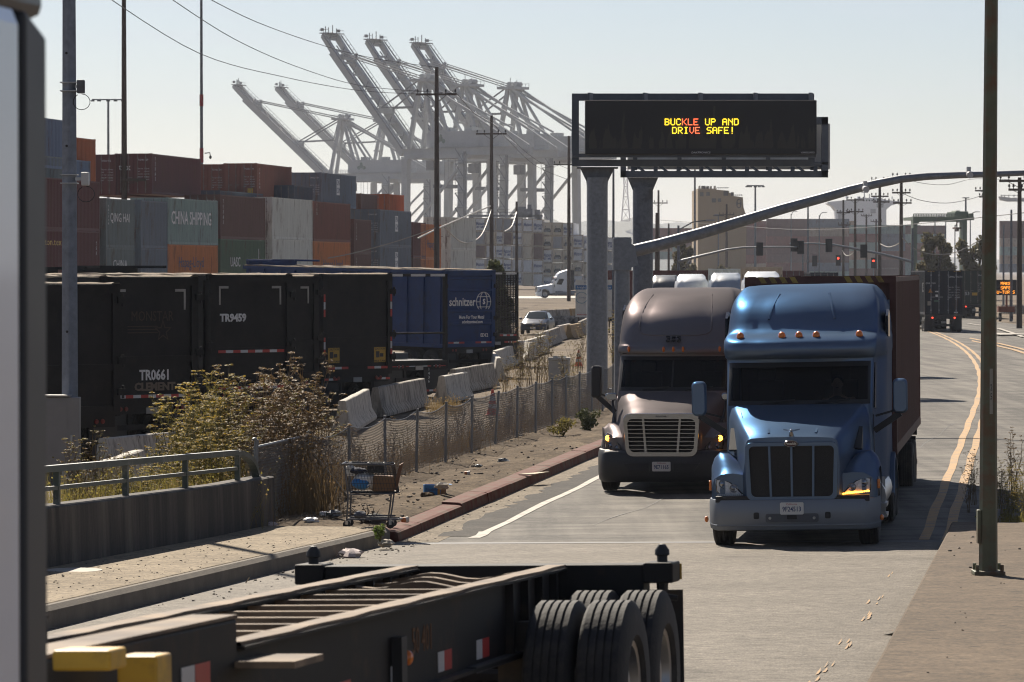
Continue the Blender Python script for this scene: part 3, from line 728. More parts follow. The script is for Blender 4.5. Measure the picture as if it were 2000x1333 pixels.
def tractor(label, paint, P, kind, bumper_m, loc, rz, roll=0, detail=True, group=None, name='semi_truck', lights=None, cat='truck'):
    t = thing(name, label, cat, loc, group=group); t.rotation_euler = (0, roll, rz)
    L = catmull(P['lev'], 2); z0, z1 = P['ws']
    zs = sorted(set([l[0] for l in L] + [z0, z1])); rows = [outline(level_at(L, z)) for z in zs]
    n = len(rows[0]); c0, c1 = 10, n - 11          # windscreen columns
    mb = MB(); o = len(mb.v)
    for r in rows: mb.v += r
    for i in range(len(rows) - 1):
        for k in range(n - 1):
            if z0 - 1e-4 <= zs[i] < z1 - 1e-4 and c0 <= k < c1: continue
            mb.f.append((i * n + k, i * n + k + 1, (i + 1) * n + k + 1, (i + 1) * n + k)); mb.m.append(0)
        mb.f.append((i * n + n - 1, i * n, (i + 1) * n, (i + 1) * n + n - 1)); mb.m.append(0)
    mb.f.append(tuple((len(rows) - 1) * n + k for k in range(n))); mb.m.append(0)
    cab = mb.build('cab', paint, t, smooth=42)
    # inside: floor, back wall, dash
    mb = MB(); mb.box(-.95, .95, P['hood_len'] + .12, P['hood_len'] + .55, z0 - .35, z0 - .06); mb.box(-.98, .98, 3.98, 4.03, .9, 2.9); mb.box(-.98, .98, P['hood_len'] + .1, 4.0, .9, .95)
    for x in (-.55, .55): mb.box(x - .25, x + .25, 3.2, 3.45, 1.2, z0 + .32); mb.box(x - .14, x + .14, 3.22, 3.36, z0 + .32, z0 + .52); mb.box(x - .25, x + .25, 2.75, 3.3, 1.2, 1.45)
    mb.box(-.98, .98, P['hood_len'] + .5, 4.0, z1 + .06, z1 + .1)
    mb.build('cab_interior', M_INT, cab, smooth=0, bevel=.03)
    # windscreen and its black surround
    def patch(za, zb, ca, cb, off, nz=8, nx=28):
        R_ = []
        for i in range(nz + 1):
            ol = outline(level_at(L, za + (zb - za) * i / nz)); row = []
            for k in range(nx + 1):
                f = ca + (cb - ca) * k / nx; j = min(int(f), n - 2); a, b = Vector(ol[j]), Vector(ol[j + 1]); p = a.lerp(b, f - j)
                tx = (b - a).normalized(); row.append(p + Vector((tx.y, -tx.x, .25)) * off)
            R_.append(row)
        return R_
    mb = MB(); mb.grid(patch(z0 + .005, z1 - .005, c0 + .1, c1 - .1, .004)); mb.build('windscreen', M_GLASS, cab, smooth=60)
    mb = MB()
    for (a, b, c, d) in ((z0 - .01, z0 + .06, c0 - .3, c1 + .3), (z1 - .06, z1 + .012, c0 - .3, c1 + .3), (z0, z1, c0 - .3, c0 + .9), (z0, z1, c1 - .9, c1 + .3)): mb.grid(patch(a, b, c, d, .009, 4, 16))
    if kind == 'casc': mb.grid(patch(z0, z1, (c0 + c1) / 2 - .12, (c0 + c1) / 2 + .12, .008, 4, 3))
    mb.build('windscreen_seal', M_BLACK, cab, smooth=60)
    mb = MB()
    for x in (-.55, .25):
        mb = MB(); mb.tube([(x, P['hood_len'] - .12, z0 + .02), (x + .5, P['hood_len'] - .1, z0 + .07)], .014, 5); mb.build('wiper', M_BLACK, cab)
    def on_roof(pts, r, nm):
        P_ = []
        for c_, z in pts:
            ol = outline(level_at(L, z)); j = int(c_); a, b = Vector(ol[j]), Vector(ol[j + 1]); P_.append(a.lerp(b, c_ - j))
        mb = MB(); mb.tube([tuple(p) for p in catmull([tuple(p) for p in P_], 3)], r, 6); mb.build(nm, paint, cab)
    m_ = (n - 1) / 2
    if kind == 'casc': on_roof([(m_ - 6.6, 3.62), (m_ - 6.8, 3.4), (m_ - 6.6, 3.1), (m_ - 6.2, 2.95), (m_ - 5, 2.88), (m_ - 2, 2.86), (m_ + 2, 2.86), (m_ + 5, 2.88), (m_ + 6.2, 2.95), (m_ + 6.6, 3.1), (m_ + 6.8, 3.4), (m_ + 6.6, 3.62)], .016, 'roof_ridge')
    if kind == 'pete':
        for g_ in (-4.2, 4.2): on_roof([(m_ + g_, 3.3), (m_ + g_ * .96, 3.5), (m_ + g_ * .9, 3.68)], .022, 'roof_ridge')
    # side windows and door seams
    zt, zb = z1 - .02, z0 - .18
    for s in (-1, 1):
        x = s * (level_at(L, (zt + zb) / 2)[3] + .008); y = P['hood_len'] + .45
        mb = MB(); mb.prism([(y + .02, zb + .1), (y + .95, zb), (y + .95, zt), (y + .42, zt)], 'x', x - .012, x + .012); mb.build('side_window', M_GLASSD, cab, smooth=0)
        mb = MB(); X = s * (level_at(L, 1.3)[3] + .006)
        for (a, b) in (((y - .18, .72), (y - .12, zb)), ((y + 1.02, .72), (y + 1.02, zt)), ((y - .18, .72), (y + 1.02, .72))): mb.bar((X, *a), (X, *b), .012, .012)
        mb.cbox((X, y + .85, zb - .2), (.03, .16, .05)); mb.build('door_seam', M_BLACK, cab, smooth=0)
        if detail:
            mb = MB(); xs = s * (level_at(L, 3.3)[3] * 1.09 + .004)
            mb.prism([(4.2, 3.0), (4.85, 2.98), (4.85, 3.35), (4.6, 3.42), (4.3, 3.32)], 'x', xs - .02, xs + .02); mb.build('sleeper_window', M_GLASSD, cab, smooth=0)
        # side extender
        mb = MB(); xs = s * (level_at(L, 2)[3] * 1.1); mb.box(min(xs, xs - s * .03), max(xs, xs - s * .03), P['lev'][0][2], P['lev'][0][2] + .45, 1.0, 3.55); mb.build('side_extender', M_BLACK if kind == 'white' else paint, t, smooth=0)
    # hood
    rows = hood_rows(P); mb = MB(); mb.grid(rows, flip=True); nose = rows[0]
    low = [(x, y - .015 if abs(x) < .7 else y, min(z, .71)) for x, y, z in nose]; mb.grid([nose, low])
    hood = mb.build('hood', paint, t, smooth=50, normals=False)
    bmm = bmesh.new(); bmm.from_mesh(hood.data); bmesh.ops.recalc_face_normals(bmm, faces=bmm.faces); bmm.to_mesh(hood.data); bmm.free()
    ny = P['nose_y']
    def rr(x0, x1, za, zb, r, m=5, taper=0):
        pts = []
        for cx, cz, a0 in ((x1 - r, zb - r, 0), (x0 + r, zb - r, 90), (x0 + r, za + r, 180), (x1 - r, za + r, 270)):
            for i in range(m + 1):
                a = R(a0 + 90 * i / m); pts.append((cx + r * math.cos(a), cz + r * math.sin(a)))
        zc = zb - za
        return [(x * (1 - taper * (zb - z) / zc), z) for x, z in pts]
    def ring(po, pi_, y0, y1, m, nm, par, bev=0):
        mb = MB(); k = len(po)
        rows_ = [[(x, y1, z) for x, z in po], [(x, y0 + .01, z) for x, z in po], [(x, y0, z) for x, z in [(a[0] * .93 + b[0] * .07, a[1] * .93 + b[1] * .07) for a, b in zip(po, pi_)]], [(x, y0, z) for x, z in pi_], [(x, y1, z) for x, z in pi_]]
        mb.grid(rows_, True); return mb.build(nm, m, par, smooth=35)
    if kind == 'pete':
        po, pi_ = rr(-.655, .655, .715, 1.555, .09, taper=.03), rr(-.60, .60, .765, 1.50, .07, taper=.05)
        ring(po, pi_, ny - .05, ny + .02, paint, 'grille_surround', hood)
        mb = MB(); mb.prism(pi_, 'y', ny - .022, ny - .016); gr = mb.build('grille', M_GRILLE, hood, smooth=0)
        mb = MB()
        for x in (-.31, 0, .31): mb.bar((x, ny - .038, 1.50), (x * .955, ny - .038, .765), .032, .03, up=(0, 1, 0))
        mb.build('grille_bar', paint, hood, smooth=0, bevel=.004)
        mb = MB(); mb.lathe([(.001, 0), (.1, 0), (.108, .015), (.1, .025)], 'y', n=24)
        for i, v in enumerate(mb.v): mb.v[i] = (v[0], -v[1], v[2] * .48)
        em = mb.build('emblem_rim', M_CHROME, hood); em.location = (0, ny - .05, 1.535)
        mb = MB(); mb.lathe([(.001, .0), (.087, 0), (.087, .02)], 'y', n=24)
        for i, v in enumerate(mb.v): mb.v[i] = (v[0], -v[1], v[2] * .46)
        e2 = mb.build('emblem', mat('emblem_red', (.09, .012, .02), .3), hood); e2.location = (0, ny - .071, 1.535)
        text_mesh('emblem_lettering', 'Peterbilt', M_CHROME, hood, plane_M((0, ny - .093, 1.535), (1, 0, 0), (0, 0, 1)), .06, .72, .002)
        # winged hood ornament
        mb = MB(); mb.tube([(0, ny + .06, 1.62), (0, ny + .05, 1.67), (0, ny + .03, 1.715)], [.045, .032, .02], 8)
        mb.grid([[(-.115, ny + .1, 1.745), (-.05, ny + .05, 1.735), (0, ny + .0, 1.73), (.05, ny + .05, 1.735), (.115, ny + .1, 1.745)], [(-.115, ny + .12, 1.725), (-.05, ny + .1, 1.71), (0, ny + .07, 1.70), (.05, ny + .1, 1.71), (.115, ny + .12, 1.725)]])
        mb.blob((0, ny + .01, 1.72), (.028, .045, .022)); mb.build('hood_ornament', M_CHROME, hood)
        # hood creases
        mb = MB()
        for s in (-1, 1): mb.bar((s * .33, ny + .22, 1.678), (s * .4, ny + 1.5, 1.97), .03, .012); mb.bar((s * .6, ny + .1, 1.6), (s * .86, P['hood_len'] - .05, 2.03), .008, .006)
        mb.build('hood_crease', paint, hood)
        mb = MB(); mb.tube([(0, ny + .2, 1.672), (0, ny + .9, 1.82), (0, ny + 1.75, 2.035)], .01, 6); mb.build('hood_centre_ridge', paint, hood)
        for s in (-1, 1):   # air intake on the hood side
            mb = MB(); mb.prism([(.95, 1.42), (1.38, 1.72), (1.44, 1.66), (1.4, 1.5), (1.2, 1.38)], 'x', min(s * .83, s * .945), max(s * .83, s * .945)); mb.build('side_intake', M_BLACK, hood, smooth=0)
    else:
        mt = M_CHROME
        po, pi_ = rr(-.69, .69, .68, 1.47, .13, taper=.08), rr(-.615, .615, .76, 1.37, .1, taper=.07)
        ring(po, pi_, ny - .09, ny + .04, mt, 'grille_surround', hood)
        mb = MB(); mb.prism(pi_, 'y', ny - .02, ny - .014); mb.build('grille', M_GRILLE, hood, smooth=0)
        mb = MB()
        for k in range(8):
            z = .815 + k * .073; hw = .615 * (1 - .07 * (1.37 - z) / .61)
            mb.bar((-hw, ny - .06, z), (hw, ny - .06, z), .03, .011)
        for s in (-1, 1): mb.prism([(s * .33 - .02, 1.37), (s * .33 + .02, 1.37), (s * .285 + .02, .76), (s * .285 - .02, .76)], 'y', ny - .05, ny - .03)
        mb.build('grille_bar', mt, hood, smooth=0)
        mb = MB(); mb.prism(rr(-.12, .12, 1.39, 1.445, .025), 'y', ny - .105, ny - .085); mb.build('emblem', mt, hood, smooth=0)
        text_mesh('emblem_lettering', 'FREIGHTLINER', M_BLACK, hood, plane_M((0, ny - .107, 1.417), (1, 0, 0), (0, 0, 1)), .04, .75, .001)
        if kind == 'casc': text_mesh('fleet_number', '353', M_BLACK, cab, plane_M((0, 2.40 - .02, 2.79), (1, 0, 0), (0, .7, 1)), .16, 1.25, .003, depth=.02)
    # headlights
    for s in (-1, 1):
        if kind == 'pete':
            pts = [(.68, .78), (1.02, .75), (1.1, .83), (1.11, 1.02), (1.02, 1.04), (.88, .98), (.76, .87)]
            f = lambda x: ny + .165 + max(0, x - .8) * .42
        else:
            pts = [(.735, .775), (.98, .765), (1.06, .80), (1.08, 1.03), (1.03, 1.10), (.95, 1.06), (.83, .95), (.75, .84)]
            f = lambda x: ny + .2 + max(0, x - .75) * .75
        mb = MB(); k = len(pts); cx = sum(p[0] for p in pts) / k; cz = sum(p[1] for p in pts) / k
        a = [(s * x, f(x) - .012, z) for x, z in pts]; b = [(s * x, f(x) + .12, z) for x, z in pts]; c = [(s * (x * .86 + cx * .14), f(x * .86 + cx * .14) - .035, z * .86 + cz * .14) for x, z in pts]
        mb.grid([b, a, c], True); mb.add(c, [tuple(range(k))])
        h = mb.build('headlight', M_LENSD, t, smooth=50)
        if kind == 'pete':
            mb = MB(); mb.add([(p[0] * .96 + s * cx * .04, p[1] - .006, p[2] * .94 + cz * .06) for p in c], [tuple(range(k))]); mb.build('reflector', M_REFL, h, smooth=0)
        lamps = ((.83, .885, .055), (.985, .945, .06)) if kind == 'pete' else ((.82, .82, .055), (.94, .86, .06), (1.0, 1.0, .05))
        for i, (x, z, r) in enumerate(lamps):
            mb = MB(); mb.lathe([(r * 1.15, .02), (r * 1.1, -.012), (r, -.014), (r * .8, .0), (.001, -.022)], 'y', n=16)
            on = kind != 'pete' and i == 2
            lm = mb.build('lamp', (M_GLOW if on and lights else M_CHROME if i else M_LENS), h); lm.location = (s * x, f(x) - .035, z)
        if kind == 'pete':
            mb = MB()
            for i in range(13):
                x = .71 + i * .029; mb.cbox((s * x, f(x) - .04, .79 + (.0025 * i if s > 0 else -.0005 * i)), (.023, .03, .02))
            mb.build('signal_strip', M_GLOW if s > 0 else M_REFW, h, smooth=0)
    # bumper
    mb = MB(); R_ = []
    prof = [(.27, .10), (.29, .03), (.36, .0), (.52, -.02), (.66, -.01), (.72, .03), (.725, .12)] if kind == 'pete' else [(.2, .14), (.24, .05), (.34, .0), (.55, -.02), (.72, .0), (.79, .07), (.8, .2)]
    for z, dy_ in prof:
        row = []
        for i in range(33):
            a = -1 + 2 * i / 32; x = 1.215 * math.sin(a * math.pi / 2) if abs(a) < 1 else a * 1.215
            u = abs(x) / 1.215; y = .02 + .1 * u * u + .62 * max(0, (u - .82) / .18) ** 2.2
            row.append((x * (1 - (dy_ if dy_ > 0 else 0) * .12), y + dy_, z))
        R_.append(row)
    mb.grid(R_); bmp = mb.build('bumper', bumper_m, t, smooth=45)
    if kind == 'pete':
        mb = MB(); mb.box(-1.08, 1.08, .12, .3, .69, .775); mb.build('bumper_gap', M_BLACK, bmp, smooth=0)
    mb = MB(); mb.box(-1.1, 1.1, .3, .55, .3, .7); mb.build('bumper_backing', M_BLACK, bmp, smooth=0)
    if kind == 'pete':
        lip = []
        for z, o_ in ((.365, .004), (.36, -.012), (.345, -.012), (.34, .004)):
            row = []
            for i in range(33):
                a_ = -1 + 2 * i / 32; x = 1.215 * math.sin(a_ * math.pi / 2); u = abs(x) / 1.215
                row.append((x, .02 + .1 * u * u + .62 * max(0, (u - .82) / .18) ** 2.2 + o_, z))
            lip.append(row)
        mb = MB(); mb.grid(lip); mb.build('bumper_lip', bumper_m, bmp, smooth=0)
        mb = MB(); mb.prism(rr(-.37, .37, .40, .525, .03), 'y', -.004, .03); mb.build('bumper_recess', mat('recess_grey', (.1, .105, .115), .6), bmp, smooth=0)
        for s in (-1, 1):
            mb = MB(); mb.lathe([(.001, -.012), (.018, -.012), (.024, 0)], 'y', (s * .31, -.004, .46), 10); mb.build('recess_bolt', M_STEEL, bmp)
            mb = MB(); mb.box(s * 1.19 - .02, s * 1.19 + .02, .62, .68, .84, .98); mb.build('fender_marker', M_AMBER, t, smooth=0, bevel=.008)
    pz = .60 if kind == 'pete' else .50
    mb = MB(); mb.prism(rr(-.165, .165, pz - .088, pz + .088, .02), 'y', -.022, -.006); mb.build('licence_plate', M_PLATE, bmp, smooth=0)
    if detail:
        text_mesh('plate_number', '9F24513' if kind == 'pete' else '9E71165', M_PLATEB, bmp, plane_M((0, -.0235, pz - .012), (1, 0, 0), (0, 0, 1)), .098, .78, .002, depth=.0006)
        text_mesh('plate_heading', 'California', mat('plate_red', (.4, .04, .04), .5), bmp, plane_M((0, -.0235, pz + .062), (1, 0, 0), (0, 0, 1)), .04, 1, depth=.0006)
    for s in (-1, 1):
        if kind == 'pete':
            mb = MB(); mb.lathe([(.001, 0), (.055, 0), (.07, -.012), (.075, .01), (.075, .05)], 'y', n=18); fl = mb.build('fog_light', M_BLACK, bmp); fl.location = (s * .93, .085, .52)
            mb = MB()
            for q in (-.022, 0, .022): mb.cbox((s * .93 + q, .082, .52), (.012, .01, .03))
            mb.build('fog_lamp_bar', M_LENS, bmp, smooth=0)
            mb = MB(); mb.prism(rr(s * .5 - .038, s * .5 + .038, .45, .545, .02), 'y', .0, .04); mb.build('tow_hole', M_BLACK, bmp, smooth=0)
            mb = MB(); mb.blob((s * 1.235, .42, .43), (.03, .05, .045)); mb.build('corner_lamp', M_AMBER, t)
        else:
            mb = MB(); mb.prism(rr(s * .98 - .075, s * .98 + .075, .43, .56, .03), 'y', .17, .25); mb.build('fog_light', M_LENS, bmp, smooth=0, bevel=.008)
            mb = MB(); mb.prism([(s * .22, .42), (s * .58, .42), (s * .68, .56), (s * .22, .56)], 'y', -.012, .05); mb.build('air_slot', M_BLACK, bmp, smooth=0)
    if kind == 'pete':
        mb = MB(); mb.prism(rr(-.07, .07, .445, .505, .01), 'y', -.03, .02); mb.build('tow_hook', M_BLACK, bmp, smooth=0)
    # mirrors, marker lights
    for s in (-1, 1):
        mx_, mz = (s * 1.46, z0 + .1) if kind == 'pete' else (s * 1.42, z0 + .16)
        my = P['hood_len'] + .12
        mb = MB(); rrp = rr(mx_ - .105, mx_ + .105, mz - .26, mz + .26, .07)
        mid = [(x * .96 + mx_ * .04, z * .96 + mz * .04) for x, z in rrp]
        if kind != 'pete': rrp = rr(mx_ - .09, mx_ + .09, mz - .3, mz + .3, .05); mid = rrp
        inn = [(x * .8 + mx_ * .2, z * .88 + mz * .12) for x, z in rrp]
        mb.grid([[(x, my + .14, z) for x, z in rrp], [(x, my + .02, z) for x, z in rrp], [(x, my - .02, z) for x, z in mid], [(x, my - .05, z) for x, z in inn]], True)
        mb.add([(x, my - .05, z) for x, z in inn], [tuple(range(len(inn)))]); mb.add([(x, my + .14, z) for x, z in rrp], [tuple(range(len(rrp)))])
        mi = mb.build('mirror', paint if kind == 'pete' else (M_BLACK if kind == 'casc' else M_WHITE), t, smooth=50)
        mb = MB(); mb.bar((mx_, my + .05, mz - .26), (s * 1.08, my + .1, z0 - .42), .05, .09); mb.bar((mx_ - s * .02, my + .05, mz - .2), (s * 1.1, my + .15, z0 - .2), .03, .03); mb.build('mirror_arm', M_BLACK, mi, smooth=0)
        if kind == 'casc':
            mb = MB(); mb.prism(rr(s * 1.06 - .11, s * 1.06 + .11, 1.66, 1.8, .05), 'y', 1.5, 1.6); hm = mb.build('hood_mirror', M_CHROME, t, bevel=.02)
            mb = MB(); mb.tube([(s * 1.04, 1.55, 1.67), (s * 1.0, 1.45, 1.4), (s * .98, 1.2, 1.22)], [.02, .03, .05], 6); mb.build('mirror_stalk', M_BLACK, hm)
    zz = 3.03 if kind == 'pete' else 2.6
    for x in ((-.87, -.25, 0.0, .25, .87) if kind == 'pete' else (-.84, -.18, 0, .18, .84)):
        q = level_at(L, zz); ol = outline(q); y = min(p[1] for p in ol if abs(p[0] - x) < .12)
        mb = MB()
        if kind == 'pete': mb.blob((x, y + .1, zz + .03), (.056, .075, .068), 10, 6)
        else: mb.blob((x, y - .005, zz), (.028, .03, .055), 8, 6)
        mb.build('marker_light', M_AMBER, t, smooth=60)
    # frame, tanks, steps, wheels
    fa = P['front_axle']; dr = (6.0, 7.3) if kind == 'pete' else (6.4, 7.7)
    mb = MB()
    for s in (-1, 1): mb.box(s * .43 - .04, s * .43 + .04, .4, dr[1] + .8, .62, .9)
    for y in (fa, dr[0], dr[1]): mb.tube([(-1, y, .5), (1, y, .5)], .07, 8)
    mb.box(-.45, .45, 1.2, 3, .35, .95); mb.box(-.5, .5, dr[0] + .1, dr[1] - .1, .95, 1.15); mb.build('frame', M_DARKSTEEL, t, smooth=0)
    for s in (-1, 1):
        mb = MB(); mb.tube([(s * .92, 2.45, .62), (s * .92, 4.9, .62)], .3, 18); mb.build('fuel_tank', M_STEEL if kind == 'pete' else M_GALV, t)
        mb = MB()
        for z in (.32, .48): mb.box(min(s * .78, s * 1.24), max(s * .78, s * 1.24), 2.1, 2.75, z, z + .05)
        mb.box(min(s * .8, s * 1.2), max(s * .8, s * 1.2), 2.7, 2.74, .3, .9)
        mb.build('cab_step', M_STEEL, t, smooth=0)
        wheel(t, s * 1.03, fa, .51, .51, .29, hub_out=s)
        mb = MB(); R_ = []
        for i in range(9):
            a = math.pi * i / 8; R_.append([(s * .62, dr[0] - .62 * math.cos(a), .5 + .62 * math.sin(a)), (s * 1.23, dr[0] - .62 * math.cos(a), .5 + .62 * math.sin(a)), (s * 1.24, dr[0] - .62 * math.cos(a), .44 + .6 * math.sin(a))])
        mb.grid(R_); mb.build('drive_fender', paint if kind == 'pete' else M_BLACK, t, smooth=50)
    for y in dr: axle_wheels(t, y, .5)
    return t

def metallic_paint(name, col, edge, rough=.34, metal=.5):
    m = mat(name, col, rough, metal, var=.04, scale=1.2, spec=0.0, det=2); m.node_tree.nodes['Principled BSDF'].inputs['Specular Tint'].default_value = (*edge, 1); return m
P_BLUE = metallic_paint('steel_blue_paint', (.132, .182, .265), (.11, .14, .2), .31, .55)
P_SILV = metallic_paint('dusty_silver_blue', (.25, .27, .3), (.2, .22, .25), .45, .35)
P_BROWN = metallic_paint('taupe_paint', (.215, .2, .203), (.16, .15, .15), .33, .45)
P_GREYB = mat('grey_bumper_plastic', (.035, .036, .038), .5, var=.15, dirt=(.08, .075, .07), dirt_amt=.15)
P_WHITE = mat('white_truck_paint', (.6, .64, .7), .4, var=.05)

def chassis(label, loc, rz, L=12.4, name='trailer_chassis', z=1.22, axles=(-2.4, -1.1), group=None):
    t = thing(name, label, 'trailer', loc, rz, group); mb = MB()
    for s in (-1, 1): mb.box(s * .5 - .06, s * .5 + .06, 0, L, z - .3, z)
    for k in range(9): mb.box(-.44, .44, .5 + k * (L - 1) / 8, .58 + k * (L - 1) / 8, z - .22, z - .05)
    for y in (0, L - .2): mb.box(-1.2, 1.2, y, y + .2, z - .2, z)
    mb.box(-1.2, 1.2, L - .06, L, .45, .55)
    for a in axles: mb.tube([(-1.1, L + a, .5), (1.1, L + a, .5)], .06, 8)
    mb.build('frame', M_DARKSTEEL, t, smooth=0)
    for s in (-1, 1):
        mb = MB(); mb.box(s * .9 - .28, s * .9 + .28, L - .25, L - .24, .35, 1.0); mb.build('mud_flap', M_BLACK, t, smooth=0)
    for s in (-1, 1):
        mb = MB(); mb.lathe([(.001, .02), (.05, .015), (.055, 0)], 'y', n=10); o = mb.build('tail_light', M_TAIL, t); o.location = (s * .8, L, 1.06)
    for a in axles: axle_wheels(t, L + a, .49)
    return t

def onroad(px, py, Y, z): return W(px, py, Y)
# blue truck, its chassis and container
BP = RT(54.5, -3.36); BP.z = cross(-3.25)
ROLL = -.0200
blue = tractor('steel blue semi truck nearest the camera, winged ornament on its hood, left signal lit', P_BLUE, PETE, 'pete', P_SILV, BP, -.139, ROLL)
blue.scale = (1.035, 1, 1)
def along(loc, rz, y, x=0, z=0):
    return Vector((loc.x - math.sin(rz) * y + math.cos(rz) * x, loc.y + math.cos(rz) * y + math.sin(rz) * x, loc.z + z))
RB = -.139
tc_ = along(BP, RB, 6.55, 0, -.17); ch = chassis('dark container chassis pulled by the steel blue truck', tc_, RB); ch.rotation_euler = (0, ROLL * .5, RB)
ct = container('maroon container riding behind the steel blue truck', C_TRUCK, 12.19, 2.896, along(BP, RB, 6.6, .04, 1.055), RB, doors=False)
ct.rotation_euler = (0, ROLL * .5, RB)
for s in (-1, 1):
    mb = MB()
    for k in range(4):
        x = s * (.95 - k * .17); mb.prism([(x, 2.79), (x + .09, 2.79), (x + .03, 2.89), (x - .06, 2.89)] if s > 0 else [(x, 2.79), (x + .09, 2.79), (x + .03, 2.89), (x - .06, 2.89)], 'y', -.006, .0)
    mb.build('hazard_stripe', mat('faded_hazard_yellow', (.3, .19, .03), .6, var=.3, dirt=(.05, .035, .02)), ct, smooth=0)
# taupe truck with its load
TP = RT(68.6, -6.63); TP.z = cross(-6.55); RT_ = -.142
taupe = tractor('taupe semi truck with chrome grille and dark grey bumper beside the kerb', P_BROWN, CASC, 'casc', P_GREYB, TP, RT_, -.006, lights=True)
taupe.scale = (1.03, 1, 1)
chassis('dark chassis pulled by the taupe truck', along(TP, RT_, 6.9), RT_)
# driver of the blue truck
def driver(parent_loc, rz):
    t = thing('person', 'truck driver in dark clothes with both hands on the wheel of the steel blue truck', 'person', parent_loc, rz)
    t.rotation_euler = (0, ROLL, rz)
    me = bpy.data.meshes.new('body'); V = [(0, 0, 0), (0, -.02, .22), (0, 0, .42), (0, -.03, .53), (0, -.06, .60), (0, -.08, .69), (0, -.08, .77),
        (-.19, -.02, .44), (-.25, -.16, .24), (-.17, -.42, .28), (-.15, -.48, .3), (.19, -.02, .44), (.25, -.16, .24), (.17, -.42, .28), (.15, -.48, .3), (-.13, -.4, .02), (.13, -.4, .02)]
    E = [(0, 1), (1, 2), (2, 3), (3, 4), (4, 5), (5, 6), (2, 7), (7, 8), (8, 9), (9, 10), (2, 11), (11, 12), (12, 13), (13, 14), (0, 15), (0, 16)]
    me.from_pydata(V, E, []); o = bpy.data.objects.new('body', me); COL.objects.link(o); o.parent = t
    sk = o.modifiers.new('skin', 'SKIN'); rr_ = [.15, .15, .14, .06, .075, .085, .05, .075, .055, .038, .035, .075, .055, .038, .035, .09, .09]
    for v, r in zip(me.skin_vertices[0].data, rr_): v.radius = (r, r)
    me.skin_vertices[0].data[0].use_root = True
    o.modifiers.new('sub', 'SUBSURF').levels = 1; o.modifiers['sub'].render_levels = 2
    skin = mat('driver_skin', (.34, .2, .14), .6, var=.05); me.materials.append(skin)
    mb = MB(); mb.blob((0, -.085, .70), (.078, .095, .115), 14, 10); mb.blob((0, -.185, .685), (.014, .022, .024)); mb.blob((-.08, -.08, .69), (.012, .02, .03)); mb.blob((.08, -.08, .69), (.012, .02, .03)); mb.build('head', skin, t)
    mb = MB(); mb.blob((0, -.06, .735), (.086, .1, .1), 14, 10); mb.build('hair', mat('dark_hair', (.02, .015, .012), .7), t)
    mb = MB()
    for s in (-1, 1): mb.blob((s * .03, -.173, .715), (.011, .008, .006))
    mb.blob((0, -.172, .645), (.025, .008, .006)); mb.build('face_features', mat('face_dark', (.08, .035, .03), .6), t)
    mb = MB(); rows = []
    for z, a, b in ((0, .2, .15), (.2, .19, .14), (.38, .21, .13), (.47, .19, .11), (.52, .08, .08)):
        rows.append([(a * math.cos(k * math.pi / 8), -.01 + b * math.sin(k * math.pi / 8), z) for k in range(16)])
    mb.grid(rows, True); mb.build('shirt', mat('driver_shirt', (.03, .035, .05), .9), t)
    mb = MB()
    for s in (-1, 1):
        mb.blob((s * .155, -.47, .3), (.03, .045, .035))
        for k in range(5): mb.tube([(s * .155 + (k - 2) * .016, -.49, .315), (s * .155 + (k - 2) * .017, -.525, .325 - (.01 if k else .03)), (s * .155 + (k - 2) * .016, -.52, .295)], [.009, .0085, .007], 6)
    mb.build('hand', skin, t)
    mb = MB(); a = [( .2 * math.cos(k * math.pi / 8), -.52 - .08 * math.sin(k * math.pi / 8), .28 + .18 * math.sin(k * math.pi / 8)) for k in range(17)]; mb.tube(a, .014, 6)
    sw = mb.build('steering_wheel', M_BLACK, blue); sw.location = (.5, 3.05, 1.62)
driver(along(BP, RB, 3.05, .5, 1.62), RB)
